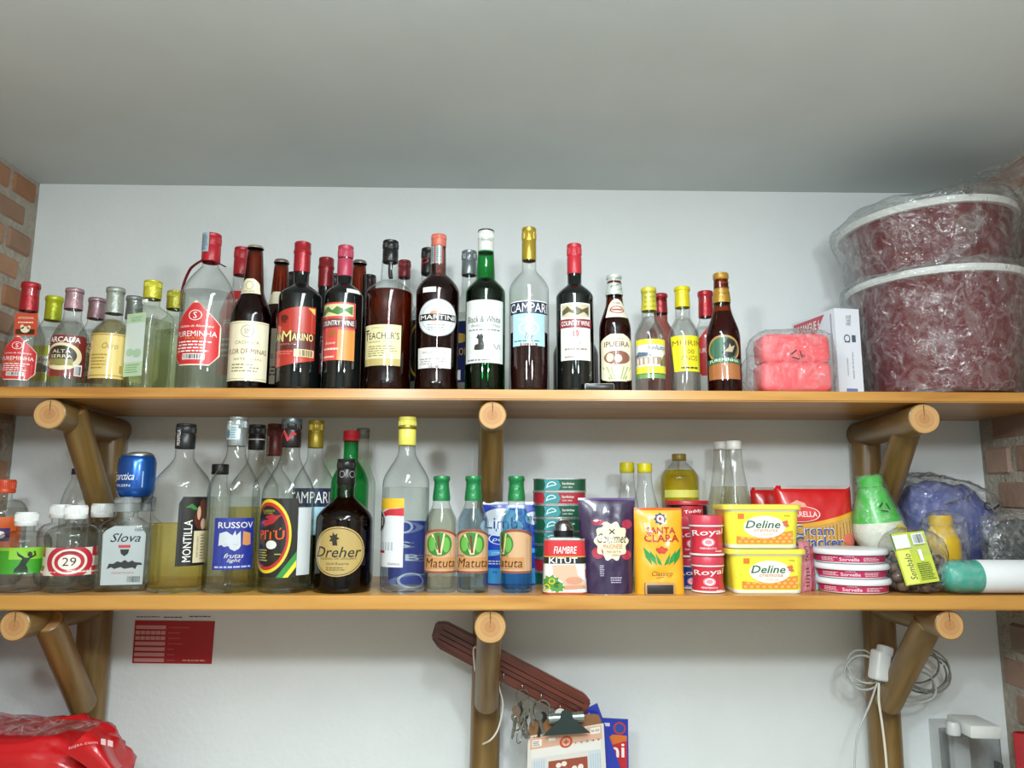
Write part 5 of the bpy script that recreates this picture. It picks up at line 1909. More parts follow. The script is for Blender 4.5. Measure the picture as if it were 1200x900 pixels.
# --- three wooden label cane bottles
def matuta(label, xc, off, blue):
    b = bottle('cachaca_bottle', label, xc, 558, 18, L1 - 0.006, ZL, 613, 588, 587, 9.6, 9.2, CLEAR,
               liquid('bluish_spirit', 'e2f1f8', 0.25) if blue == 1 else (liquid('blue_spirit', 'b8e2f2', 0.2) if blue == 2 else liquid('greyish_spirit', 'eeeee4', 0.25)), 596, 'foil', foil('1f7a44', 0.4), hwn2=7.8, fat=0.9,
               group='green foil bottles with wooden labels')
    p = lab(b, xc - 17.5 + min(0, off), xc + 17.5 + min(0, off * 0.2), 620, 672)

    def arch(s):
        return 1 - 0.14 * abs(2 * s - 1) ** 2
    V_ = [(i / 16, arch(i / 16) * j / 8) for j in range(9) for i in range(17)]
    F_ = [(j * 17 + i, j * 17 + i + 1, (j + 1) * 17 + i + 1, (j + 1) * 17 + i) for j in range(8) for i in range(16)]
    p.base(paper('c9a27c'), (V_, F_))
    e0 = 0.06
    V2 = [(i / 16, arch(i / 16) - e0 * (1 - j)) for j in range(2) for i in range(17)]
    p.add('border', ink('8a4a34'), (V2, [(i, i + 1, 18 + i, 17 + i) for i in range(16)]), rect(0, 0.0, 1, 0.05, 16, 1))
    c0 = 0.5 if not off else 0.16
    p.add('plank_line', ink('b0875f'), *[rect(x, 0.06, x + 0.012, 0.80, 1, 4) for x in (0.1, 0.22, 0.78, 0.9)])
    p.add('leaf_disc', ink('2f7a2c'), ell(c0, 0.66, 0.32 if not off else 0.30, 0.27, 16, 10), k=3)
    p.add('leaf', ink('63a848'), ell(c0 - 0.17, 0.66, 0.09, 0.17), ell(c0 + 0.17, 0.64, 0.09, 0.17), k=4)
    p.add('cane', ink('d9c89a'), stroke([(c0 - 0.16, 0.88), (c0 + 0.0, 0.42)], 0.05, p.asp), stroke([(c0 + 0.12, 0.9), (c0 + 0.04, 0.42)], 0.04, p.asp), k=5)
    p.add('cane', ink('6a2a20'), stroke([(c0 - 0.02, 0.86), (c0 + 0.02, 0.46)], 0.05, p.asp), k=5)
    p.add('plaque', ink('c08a54'), rect(0.06 if not off else 0.0, 0.1, 0.97 if not off else 0.72, 0.36, 12, 2), k=3)
    p.add('lettering', ink('3a1c10'), text('Matuta', 0.54 if not off else 0.28, 0.235, 0.78 if not off else 0.78, 0.2, 0.0, 0.15), text('Cachaca', 0.2, 0.405, 0.26, 0.05, 0, 0.3), k=4)
    return b


matuta('green foil bottle with wooden cane label, leftmost of three, beside yellow cap bottle', 515.5, 0, 0)
matuta('green foil bottle with wooden cane label, middle of three, beside blue packet', 553.5, 0, 1)
matuta('green foil bottle with blue tinted spirit and turned wooden label, beside tin stack', 605, -1.6, 2)


# ------------------------------------------------------------------ pouches and packets
def pouch(name, label, cat, x0, x1, ytop, Y, dep, mat, z0=None, wtop=1.0, wbot=1.0, puff=2.6, gus=True, tilt=0.0, seed=0, wr=0.0012, group=None, rz=0.0, ybase=None, part='pouch'):
    z0 = ZL if z0 is None else z0
    xc = (x0 + x1) / 2
    X = on(xc, Y, z0)
    W_ = (x1 - x0) / ppm(Y)
    H = zat(xc, ytop, Y) - z0
    r = thing(name, label, cat, (X, Y, z0), rz, group)
    if tilt:
        r.rotation_euler = (tilt, 0, rz)

    def dd(s, t):
        e = max(0.0, 1 - abs(2 * s - 1) ** puff)
        if gus:
            g = (1 - t) ** 0.55 * 0.92 + 0.02
            e = e ** 0.5 if t < 0.15 else e ** (0.5 + 0.5 * min(1, (t - 0.15) / 0.5))
        else:
            g = math.sin(PI * min(1, max(0.0, t))) ** 0.42 + 0.02
            e = e ** 0.6
        return dep / 2 * e * g

    def fn(s, t, k, side=-1):
        wd = W_ * (wbot + (wtop - wbot) * t)
        q = Vector((s * 6, t * 7, seed * 3.3 + side))
        w_ = noise.noise(q) * wr + (1 - abs(noise.noise(q * 0.8 + Vector((3, 1, 0)))) * 2) ** 3 * wr
        d = dd(s, t) + w_ * min(1.0, 6 * min(s, 1 - s)) * min(1, 8 * (1 - t))
        return Vector(((s - 0.5) * wd, side * (d + 0.0006 + EPS * k), t * H))
    nx, nz = 26, 26
    V, Fc = [], []
    for side in (-1, 1):
        for j in range(nz + 1):
            for i in range(nx + 1):
                V.append(fn(i / nx, j / nz, 0, side))
    o = (nx + 1) * (nz + 1)
    for j in range(nz):
        for i in range(nx):
            k = j * (nx + 1) + i
            Fc.append((k, k + 1, k + nx + 2, k + nx + 1))
            k += o
            Fc.append((k + nx + 1, k + nx + 2, k + 1, k))
    for i in range(nx):
        Fc.append((i + 1, i, o + i, o + i + 1))
        k = nz * (nx + 1) + i
        Fc.append((k, k + 1, o + k + 1, o + k))
    for j in range(nz):
        k = j * (nx + 1)
        Fc.append((k, k + nx + 1, o + k + nx + 1, o + k))
        k += nx
        Fc.append((k + nx + 1, k, o + k, o + k + nx + 1))
    body = mesh(part, V, Fc, mat, r, True, angle=1.0)
    return r, Print(lambda s, t, k: fn(s, t, k), W_, H, body)


FILMB = M('1f3fae', 0.25, vary=0.06, coat=0.5)
r, p = pouch('blue_packet', 'blue powder packet with white cloud print between green foil bottles', 'packet', 566, 634, 588, L2 + 0.02, 0.05, FILMB, puff=3, seed=3)
p.add('cloud', ink('d3dce8'), ell(0.32, 0.82, 0.3, 0.10), ell(0.32, 0.70, 0.36, 0.12), ell(0.86, 0.8, 0.14, 0.08), k=2)
p.add('lettering', ink('24408a'), text('Limb', 0.32, 0.74, 0.56, 0.14, 0.02), text('om', 0.86, 0.8, 0.2, 0.06, 0.01), k=3)
p.add('stripe', ink('3f9ad8'), poly((0.0, 0.33), (0.5, 0.37), (1.0, 0.39), (1.0, 0.44), (0.5, 0.42), (0.0, 0.41)), rect(0.0, 0.02, 1.0, 0.2, 10, 2), k=2)
p.add('lettering', ink('dfe8f2'), text('COM COLONIA', 0.4, 0.385, 0.5, 0.035, 0, 0.1, False, 0.03), text('po', 0.25, 0.53, 0.2, 0.05, 0, 0.3), ring(0.3, 0.55, 0.2, 0.07, 0.1), micro(0.1, 0.24, 0.6, 0.3, 2, 4), k=3)
p.add('seal', M('c9d2dc', 0.3, 0.3), rect(0.0, 0.965, 1.0, 1.0, 10, 1), k=2)

# --- sardine tins
TINRIM = M('c9cccb', 0.25, 0.85)
tins = ['green', 'red', 'green', 'green', 'green', 'green', 'red', 'green']
Yt = 1.61
Xt = on(656.5, Yt, ZL)
ht = (zat(656, 561, Yt) - ZL) / 8
wt = 62 / ppm(Yt)
where = ['topmost', 'second from top', 'third from top', 'fourth from top', 'fifth from top', 'sixth from top', 'seventh from top', 'bottom one']
for i, col in enumerate(reversed(tins)):
    k = 7 - i
    hexc = {'green': '14523a', 'red': 'a82434'}[col]
    t = thing('sardine_tin', f'{col} fish tin, {where[k]} of the tin stack', 'tin', (Xt + random.uniform(-0.001, 0.001), Yt, ZL + i * ht), 0, 'stacked fish tins')
    g = 0.0003
    loft('can_body', [(wt * 0.975, 0.072, 0.0015 + g), (wt * 0.975, 0.072, ht - 0.0015)], M(hexc, 0.3, 0.1, vary=0.04, coat=0.4), t, 0.42, 8)
    loft('bottom_rim', [(wt * 0.97, 0.071, g), (wt, 0.074, g), (wt, 0.074, 0.0022), (wt * 0.97, 0.072, 0.0026)], TINRIM, t, 0.42, 8)
    loft('lid', [(wt * 0.97, 0.072, ht - 0.0026), (wt, 0.074, ht - 0.0022), (wt, 0.074, ht - g), (wt * 0.97, 0.072, ht - g), (wt * 0.95, 0.069, ht - 0.001)], TINRIM, t, 0.42, 8)
    pr = plane_print(t, (-wt * 0.33, -0.0362, 0.003), (wt * 0.66, 0, 0), (0, 0, ht - 0.006))
    pr.put('label_print', ink('2f8f94'), poly((0.02, 0.0), (0.42, 0.0), (0.5, 0.4), (0.42, 1.0), (0.02, 1.0), (0.06, 0.5)), k=1)
    pr.put('fish', ink('d3e6e4'), stroke([(0.1, 0.2), (0.14, 0.62), (0.26, 0.78), (0.36, 0.55), (0.2, 0.4), (0.12, 0.3)], 0.09, pr.asp, 4), k=2)
    pr.put('lettering', ink('e6e6dc'), text('Sardinhas', 0.70, 0.64, 0.34, 0.24, 0.01), text('com oleo', 0.68, 0.3, 0.28, 0.2, 0.01), k=2)

# --- steel dome and corned meat can
Ys = 1.535
X = on(661, Ys, ZL)
sd = thing('steel_canister', 'small domed steel canister peeping above the red lunch meat can', 'canister', (X, Ys, ZL))
rr = 11.5 / ppm(Ys)
zt = zat(661, 608, Ys) - ZL
lath('canister_body', [(0, 0.0005), (rr, 0.0005), (rr, zt - rr * 1.15)], M('2a2a2a', 0.35, 0.4), sd, 36)
lath('dome', [(rr * 1.0, zt - rr * 1.15), (rr * 1.03, zt - rr * 1.1)] + [(rr * math.cos(a), zt - rr + rr * math.sin(a)) for a in [PI / 2 * i / 9 for i in range(1, 9)]] + [(0, zt)], M('a8acac', 0.22, 0.95, vary=0.1), sd, 36)

Yk = 1.462
X = on(661.5, Yk, ZL)
kc = thing('meat_can', 'tapered lunch meat can with red, black and white bands, in front of tin stack', 'can', (X, Yk, ZL))
hk = zat(661, 631, Yk - 0.02) - ZL
wb, wt2 = 51 / ppm(Yk), 47 / ppm(Yk)
ln = lambda a: wb + (wt2 - wb) * a
KW = M('e4e2dc', 0.3, vary=0.02, coat=0.4)
loft('can_body', [(ln(0) * 0.98, 0.050, 0.002), (ln(1) * 0.98, 0.047, hk - 0.002)], KW, kc, 0.3, 8)
loft('bottom_rim', [(wb, 0.051, 0.0), (wb * 1.012, 0.052, 0.0015), (wb, 0.051, 0.004)], M('b8674a', 0.3, 0.7), kc, 0.3, 8)
loft('lid', [(wt2, 0.048, hk - 0.004), (wt2 * 1.012, 0.049, hk - 0.0015), (wt2, 0.048, hk), (wt2 * 0.95, 0.045, hk - 0.002)], TINRIM, kc, 0.3, 8)


def wrap_loft(z0f, z1f):
    """band that runs round the rounded can front"""
    def fn(s, t, k):
        z = hk * (z0f + (z1f - z0f) * t)
        a = z / hk
        hx, hy = (ln(a) * 0.98) / 2, 0.025 - 0.0015 * a
        r_ = min(hx * 2, hy * 2) * 0.3
        e = 0.0003 + EPS * k
        flat = 2 * (hx - r_)
        arc = r_ * PI / 2
        u = (s - 0.5) * (flat + 2 * arc)
        if abs(u) <= flat / 2:
            return Vector((u, -hy - e, z))
        sg = 1 if u > 0 else -1
        an = (abs(u) - flat / 2) / r_
        return Vector((sg * (flat / 2 + (r_ + e) * math.sin(an)), -(hy - r_) - (r_ + e) * math.cos(an), z))
    return Print(fn, wb, hk * (z1f - z0f), kc)


wrap_loft(0.68, 0.965).base(paper('c4242c'), rect(0, 0, 1, 1, 24, 2), 'red_band').add('lettering', WHITE, text('FIAMBRE', 0.5, 0.4, 0.46, 0.44, 0.02, 0.2))
wrap_loft(0.665, 0.685).base(ink('c9a24a'), rect(0, 0, 1, 1, 24, 1), 'gold_line')
wrap_loft(0.55, 0.665).base(paper('141414'), rect(0, 0, 1, 1, 24, 2), 'black_band').add('lettering', WHITE, text('KITUT', 0.46, 0.5, 0.56, 0.9, 0.03))
p = wrap_loft(0.03, 0.55)
p.add('picture', ink('dcae94'), poly((0.24, 0.95), (0.7, 0.96), (0.74, 0.6), (0.86, 0.42), (0.92, 0.16), (0.5, 0.1), (0.44, 0.4), (0.26, 0.6)), k=1)
p.add('picture', ink('c98f74'), ell(0.66, 0.42, 0.16, 0.13), poly((0.46, 0.12), (0.9, 0.16), (0.84, 0.28), (0.5, 0.25)), k=2)
p.add('picture', ink('4f8a34'), star(0.22, 0.35, 0.2, 0.28, 9, 0.7), star(0.34, 0.2, 0.16, 0.2, 8, 0.7), k=2)
p.add('picture', ink('d8c02c'), ring(0.14, 0.18, 0.07, 0.12, 0.3), ring(0.24, 0.4, 0.06, 0.1, 0.3), k=3)
p.add('picture', ink('8a2a24'), rect(0.9, 0.5, 0.95, 0.8, 1, 1), k=2)

# --- purple pouch
r, p = pouch('sauce_pouch', 'dark purple stand up sauce pouch with scalloped cream label', 'pouch', 679, 745.5, 583.5, L1 - 0.015, 0.055, M('2c183e', 0.28, vary=0.06, coat=0.6), wtop=1.0, wbot=0.86, seed=5, wr=0.0012)
p.add('label', paper('e6d8b0'), poly(*[(0.56 + 0.30 * (1 + 0.09 * math.cos(10 * a)) * math.cos(a), 0.545 + 0.195 * (1 + 0.09 * math.cos(10 * a)) * math.sin(a)) for a in [2 * PI * i / 60 for i in range(60)]]), k=2)
p.add('pepper', ink('a02440'), ell(0.33, 0.74, 0.12, 0.03), ell(0.85, 0.72, 0.1, 0.05), ell(0.3, 0.42, 0.11, 0.06), ell(0.84, 0.4, 0.1, 0.05), k=1)
p.add('lettering', ink('2a2030'), text('Gourmet', 0.57, 0.575, 0.54, 0.10, 0.006, 0.3), stroke([(0.52, 0.62), (0.62, 0.67)], 0.012, p.asp), stroke([(0.62, 0.62), (0.52, 0.67)], 0.012, p.asp), k=5)
p.add('lettering', ink('b86a54'), text('MAIONESE', 0.58, 0.49, 0.36, 0.045), k=5)
p.add('lettering', ink('6a5a58'), text('RECEITA', 0.6, 0.435, 0.26, 0.02), text('CASEIRA', 0.6, 0.40, 0.22, 0.02), k=5)
p.add('lettering', ink('b9b0c4'), micro(0.32, 0.18, 0.42, 0.3, 6, 2), micro(0.52, 0.11, 0.78, 0.18, 3, 6), k=2)
p.add('seal', M('5a4470', 0.3, coat=0.4), rect(0.0, 0.975, 1.0, 1.0, 10, 1), k=1)

# --- jars and bottles behind
b = bottle('water_bottle', 'clear bottle with yellow cap, left one of the pair behind purple pouch', 737.5, 542, 14, L2 + 0.062, ZL, 612, 556, 554, 8, 8.6, PET, None, None, 'low', plastic('d0c41e'), fat=1.1, hwn2=7.6, group=LROW)
b = bottle('water_bottle', 'clear bottle with yellow cap, right one of the pair behind yellow coffee packet', 758.5, 543, 17, L2 + 0.006, ZL, 612, 556, 554, 8, 8.6, PET, None, None, 'low', plastic('d0c41e'), fat=1.1, hwn2=7.6, group=LROW)
b = bottle('oil_bottle', 'plastic bottle of yellow cooking oil with olive cap, behind the red lidded jar', 800, 532, 22, L3 + 0.014, ZL, 562, 542, 540, 8, 8.3, PET, liquid('cooking_oil', 'f6ea92', 0.25), 551, 'low', plastic('8a7a2c'), fat=0.5, waist=0.03)
lab(b, 780, 820, 574, 583).base(paper('e0e06a'), None, 'label')

# --- coffee packet
r, p = pouch('coffee_packet', 'yellow coffee packet with red lettering and green leaves', 'packet', 744.5, 801.5, 595, L1 - 0.02, 0.045, M('e3a21c', 0.3, vary=0.10, scale=25, coat=0.5), wtop=0.97, wbot=1.0, puff=4, seed=8, wr=0.0012)
p.add('lettering', ink('b01f2c'), text('SANTA', 0.53, 0.735, 0.60, 0.075, 0.02), text('CLARA', 0.54, 0.645, 0.72, 0.085, 0.02), k=5)
p.add('seal', ink('c9571c'), rect(0.0, 0.975, 1, 1, 10, 1), k=2)
p.add('badge', ink('2a3a5a'), star(0.53, 0.87, 0.14, 0.075, 8, 0.75), k=2)
p.add('badge', ink('e8e6da'), ell(0.53, 0.87, 0.075, 0.042), k=3)
p.add('badge', ink('a8343c'), ell(0.53, 0.87, 0.035, 0.02), k=4)
for i in range(3):
    p.add('leaf', ink('1f8a3a'), poly((0.16 + 0.12 * i, 0.54 - 0.035 * i), (0.30 + 0.1 * i, 0.46 - 0.04 * i), (0.32 + 0.1 * i, 0.33), (0.2 + 0.12 * i, 0.42 - 0.035 * i)),
          poly((0.94 - 0.12 * i, 0.54 - 0.035 * i), (0.80 - 0.1 * i, 0.46 - 0.04 * i), (0.76 - 0.1 * i, 0.33), (0.9 - 0.12 * i, 0.42 - 0.035 * i)), k=2)
for q_ in ((0.45, 0.51), (0.53, 0.53), (0.61, 0.51), (0.49, 0.485), (0.57, 0.485)):
    p.add('berry', ink('c03a24'), ell(q_[0], q_[1], 0.045, 0.022, 8, 6), k=3)
p.add('lettering', ink('7a4a14'), text('Classico', 0.52, 0.235, 0.42, 0.055, 0, 0.3), stroke([(0.4, 0.185), (0.7, 0.2)], 0.005, p.asp), k=2)

# price holder on lower shelf
X = on(773.5, 1.432, ZL)
ph_ = thing('price_holder', 'small dark price plate in pale wooden frame before yellow coffee packet', 'price holder', (X, 1.4335, ZL))
rbox('frame', 0.056, 0.010, 0.022, M('b58a5a', 0.5, vary=0.1), ph_, (0, 0, 0), None, 0.0015)
rbox('plate', 0.049, 0.003, 0.0165, M('2c2422', 0.4), ph_, (0, -0.0046, 0.0022), None, 0.0008)

# --- dark jar with red lid
Yj = 1.616
X = on(807, Yj, ZL)
dj = thing('chocolate_jar', 'dark jar with flat red lid standing behind the pink powder tubs', 'jar', (X, Yj, ZL))
sc = ppm(Yj)
hj = zat(807, 586.5, Yj) - ZL
rj = 24 / sc
lath('jar_body', [(0, 0.0005), (rj * 0.95, 0.0005), (rj, 0.004), (rj, hj - 0.012), (rj * 0.97, hj - 0.010)], M('1c1618', 0.3, vary=0.05), dj, 40)
lath('lid', [(rj * 1.0, hj - 0.009), (rj * 1.06, hj - 0.009), (rj * 1.07, hj - 0.002), (rj * 1.04, hj), (0, hj)], plastic('b0222e'), dj, 40)
fb = Bottle()
fb.X, fb.Y, fb.z0, fb.R, fb.H, fb.sc, fb.phi, fb.root = X, Yj, ZL, rj, hj, sc, -math.atan2(X, Yj), dj
fb.rad = lambda z: rj
p = lab(fb, 800, 823, 593, 640).base(paper('b0222e'))
p.add('lettering', WHITE, text('Toddy', 0.5, 0.86, 0.8, 0.1, 0.02, 0, False, 0.05))


# --- pink powder tubs
def royal(label, xc, ytop, ybot, Y, z0, hw, wave=False, blue=False):
    sc = ppm(Y)
    X = on(xc, Y, z0)
    H = zat(xc, ytop, Y) - z0
    R = hw / sc
    t = thing('powder_tub', label, 'tub', (X, Y, z0), 0, 'pink baking powder tubs')
    col = M('c22a40', 0.3, vary=0.04, coat=0.5)
    lath('tub_body', [(0, 0.0004), (R * 0.92, 0.0004), (R * 0.96, 0.002), (R * 0.96, H * 0.1), (R * 0.9, H * 0.3), (R * 0.9, H * 0.48), (R * 0.96, H * 0.68), (R * 0.95, H * 0.72)], M('24408a', 0.3) if blue else col, t, 36)
    lath('neck_ring', [(R * 0.94, H * 0.72), (R * 0.99, H * 0.725), (R * 0.99, H * 0.76), (R * 0.94, H * 0.765)], plastic('dcd8d4'), t, 36)
    lath('lid', [(R * 0.95, H * 0.765), (R * 0.985, H * 0.77), (R * 1.0, H * 0.96), (R * 0.96, H - 0.0004), (0, H - 0.0004)], plastic('c43a4e'), t, 36)
    lath('base_ring', [(R * 0.965, 0.0012), (R * 0.99, 0.002), (R * 0.985, H * 0.06), (R * 0.962, H * 0.07)], plastic('dcd8d4'), t, 36)
    fb = Bottle()
    fb.X, fb.Y, fb.z0, fb.R, fb.H, fb.sc, fb.phi, fb.root = X, Y, z0, R, H, sc, -math.atan2(X, Y), t
    pts = [(H * 0.1, R * 0.96), (H * 0.3, R * 0.9), (H * 0.48, R * 0.9), (H * 0.68, R * 0.96)]

    def rad(z):
        for (a0, r0), (a1, r1) in zip(pts, pts[1:]):
            if z <= a1:
                return r0 + (r1 - r0) * max(0, z - a0) / (a1 - a0)
        return pts[-1][1]
    fb.rad = rad
    dy = (ybot - ytop)
    p = lab(fb, xc - hw * 0.86, xc + hw * 0.86, ytop + dy * 0.3, ytop + dy * 0.93)
    p.put('lettering', ink('f0e4e2'), text('Royal', 0.5, 0.76, 0.84, 0.3, 0.03, 0, False, 0.1), micro(0.64, 0.02, 0.9, 0.1, 1, 2), text('FERMENTO', 0.5, 0.16, 0.4, 0.07), k=1)
    p.put('badge', ink('e88a9a'), ell(0.5, 0.40, 0.16, 0.17), k=1)
    p.put('badge', ink('f0dcd6'), ring(0.5, 0.40, 0.12, 0.13, 0.3), k=2)
    return H


zt_ = ZL
hA = royal('pink powder tub, lower one in the front stack', 830, 651, 697, L1 - 0.005, ZL, 19)
royal('pink powder tub, upper one in the front stack', 828.5, 603.5, 651, L1 - 0.005, ZL + hA, 20)
hB = royal('blue bodied powder tub, lower one in the half hidden stack', 811, 653, 695, L1 + 0.055, ZL, 17, blue=True)
royal('pink powder tub, upper one in the half hidden stack', 810, 606, 652, L1 + 0.055, ZL + hB, 18)

# --- tall tapered clear bottles with white caps
for xc, yt, Y, lb in ((851.5, 518, L3 - 0.004, 'tall tapering clear bottle with white cap, left and farther of the pair'), (866, 517, L2 + 0.008, 'tall tapering clear bottle with white cap, right and nearer of the pair')):
    b = bottle('vinegar_bottle', lb, xc, yt, 24, Y, ZL, 640, 528, 527, 9.5, 9.2, glass('clear_plastic_plain', 'fbfcfa', 'b0b6b4', power=3.0), liquid('vinegar', 'f6f4ea', 0.15), 570, 'low', WHITEP, fat=1.0, hwn2=8.5, group=LROW, n=16)


# --- margarine tubs
def tub(label, x0, x1, ytop, Y, z0):
    xc = (x0 + x1) / 2
    sc = ppm(Y)
    W_ = (x1 - x0) / sc
    X = on(xc, Y, z0)
    H = zat(xc, ytop, Y - 0.04) - z0
    t = thing('margarine_tub', label, 'tub', (X, Y, z0), 0.0, 'stacked margarine tubs')
    wb_, wt_ = W_ * 0.86, W_ * 0.93
    db, dt = 0.078, 0.088
    zl = H * 0.86
    BODY = M('e3da3e', 0.35, vary=0.03, coat=0.3)
    loft('tub_body', [(wb_ * 0.96, db * 0.95, 0.0004), (wb_, db, 0.003), (wt_, dt, zl)], BODY, t, 0.2, 8)
    loft('base_edge', [(wb_ * 0.985, db * 0.985, 0.0006), (wb_ * 1.004, db * 1.004, 0.003), (wb_ * 1.008, db * 1.008, H * 0.09), (wb_ * 1.0, db, H * 0.1)], plastic('dcd8c6'), t, 0.2, 8)
    loft('inner_rim', [(wt_ * 0.99, dt * 0.99, zl - H * 0.02), (wt_ * 1.02, dt * 1.02, zl - H * 0.015), (wt_ * 1.02, dt * 1.02, zl + H * 0.02)], plastic('e8e6da'), t, 0.2, 8)
    loft('lid', [(W_ * 0.97, dt * 1.04, zl + H * 0.015), (W_, dt * 1.09, zl + H * 0.02), (W_, dt * 1.09, H * 0.955), (W_ * 0.985, dt * 1.06, H - 0.001), (W_ * 0.93, dt * 0.97, H - 0.0006), (W_ * 0.92, dt * 0.95, H - 0.003)], plastic('dcd04a'), t, 0.2, 8)
    bt_, tp = Vector((-wb_ * 0.40, -db / 2 - 0.0001, 0.003)), Vector((-wt_ * 0.40, -dt / 2 - 0.0001, zl))
    o_ = bt_ + (tp - bt_) * 0.10
    p = plane_print(t, o_, (wb_ * 0.82, 0, 0), (tp - bt_) * 0.84 - Vector(((tp - bt_).x * 0.84, 0, 0)))
    p.base(paper('e6dc3c'), rect(0, 0, 1, 1, 4, 2))
    p.add('honeycomb', ink('e08a2c'), poly((0, 0.0), (1, 0.0), (1.0, 0.42), (0.8, 0.36), (0.5, 0.14), (0.2, 0.2), (0.0, 0.24)))
    for i in range(9):
        for j in range(3):
            if j * 0.12 < (0.2 if i < 5 else 0.08 * (i - 2.5)):
                p.add('bread_dot', ink('eeb060'), ell(0.06 + i * 0.11 + (j % 2) * 0.05, 0.06 + j * 0.115, 0.035, 0.045, 6, 4), k=3)
    p.add('label_oval', ink('ece8dc'), ell(0.5, 0.54, 0.37, 0.36, 20, 12), k=4)
    p.add('lettering', ink('14604a'), text('Deline', 0.47, 0.62, 0.62, 0.25, 0.012, 0.25), k=5)
    p.add('lettering', ink('c97a5a'), text('cremosa', 0.52, 0.42, 0.42, 0.09, 0, 0.2), text('com sal', 0.54, 0.30, 0.2, 0.05), k=5)
    p.add('badge', ink('d9762c'), poly((0.03, 0.8), (0.14, 0.8), (0.14, 0.97), (0.03, 0.97)), k=3)
    p.add('ribbon_bow', ink('d06a4a'), poly((0.8, 0.7), (0.9, 0.76), (0.92, 0.68), (0.84, 0.62)), poly((0.82, 0.6), (0.9, 0.66), (0.94, 0.58), (0.88, 0.54)), k=5)
    p.add('lettering', ink('5a5a24'), text('500g', 0.9, 0.9, 0.1, 0.05), k=3)
    return H


hm = tub('yellow margarine tub with green script, lower one of the stack', 849, 938, 643, L1 + 0.004, ZL)
tub('yellow margarine tub with green script, upper one of the stack', 842, 933, 591, L1 + 0.004, ZL + hm)

# --- cracker packs behind
CRK = M('c4181e', 0.28, vary=0.06, coat=0.6)
r, p = pouch('cracker_pack', 'red pack of biscuits peeping out left of the cracker pack, beside margarine tub', 'packet', 884, 944, 571, L3 - 0.005, 0.05, CRK, puff=5, gus=False, seed=12, wr=0.003)
p.add('seal', M('cfc7c4', 0.25, 0.2), rect(0.0, 0.97, 1.0, 1.0, 10, 1), k=1)
r, p = pouch('cracker_pack', 'red and yellow cream cracker pack standing behind the round white lidded tubs', 'packet', 912, 1003, 569, L2 + 0.012, 0.055, CRK, puff=6, gus=False, seed=13, wr=0.0014)
p.add('cracker_picture', ink('c99a54'), ([(s / 24, (0.02 + 0.96 * t / 12 * (0.56 + 0.16 * (s / 24) ** 2))) for t in range(13) for s in range(25)], [(j * 25 + i, j * 25 + i + 1, (j + 1) * 25 + i + 1, (j + 1) * 25 + i) for j in range(12) for i in range(24)]), k=4)
p.add('yellow_sweep', ink('dfa02a'), ([(s / 20, 0.02 + 0.96 * (0.56 + 0.16 * (s / 20) ** 2) + 0.045 * t) for t in range(2) for s in range(21)], [(i, i + 1, 22 + i, 21 + i) for i in range(20)]), k=6)
for i in range(14):
    p.add('cracker_edge', ink('8a5a24'), rect(0.35 + i * 0.045, 0.40, 0.358 + i * 0.045, 0.55 + 0.008 * i, 1, 2), k=6)
p.add('logo', ink('d8343a'), ell(0.27, 0.71, 0.24, 0.075), k=6)
p.add('lettering', ink('f0dcd8'), text('VITARELLA', 0.27, 0.71, 0.42, 0.055, 0.01), ring(0.27, 0.71, 0.25, 0.08, 0.06), k=7)
p.add('wheat', ink('e8a08a'), poly((0.12, 0.80), (0.24, 0.85), (0.34, 0.82), (0.36, 0.78), (0.18, 0.78)), k=7)
p.add('lettering', ink('1f4f9a'), text('Cream', 0.42, 0.55, 0.50, 0.10, 0.02), text('Cracker', 0.48, 0.435, 0.62, 0.11, 0.02), k=8)
p.add('lettering', ink('f2efe6'), text('Cream', 0.415, 0.552, 0.52, 0.115, 0.05), text('Cracker', 0.475, 0.437, 0.64, 0.125, 0.05), k=7)
p.add('strawberry', ink('d8705a'), ell(0.88, 0.46, 0.09, 0.06), k=7)
p.add('seal', M('cfc7c4', 0.25, 0.2), rect(0.0, 0.965, 1.0, 1.0, 10, 1), k=1)

# --- upright sachets
r, p = pouch('drink_sachet', 'pink powder sachet standing edgeways between margarine and round tubs', 'sachet', 936, 953, 634, L1 - 0.005, 0.012, M('c77a86', 0.3, vary=0.15, coat=0.5), puff=3, gus=False, seed=14, wr=0.002, rz=0.5)
p.add('lettering', ink('5a3038'), text('TANG', 0.5, 0.75, 0.3, 0.3, 0.01, 0, True), micro(0.3, 0.1, 0.7, 0.5, 6, 3), k=2)
r, p = pouch('drink_sachet', 'deep pink powder sachet leaning behind the paler pink sachet', 'sachet', 943, 957, 640, L1 + 0.012, 0.010, M('a84a5e', 0.3, vary=0.15, coat=0.5), puff=3, gus=False, seed=15, wr=0.002, rz=0.4)
r, p = pouch('drink_sachet', 'teal powder sachet beside the round white lidded tubs', 'sachet', 952, 960, 655, L1 + 0.022, 0.009, M('8fb8b4', 0.3, vary=0.15, coat=0.5), puff=3, gus=False, seed=16, wr=0.002, rz=0.5)

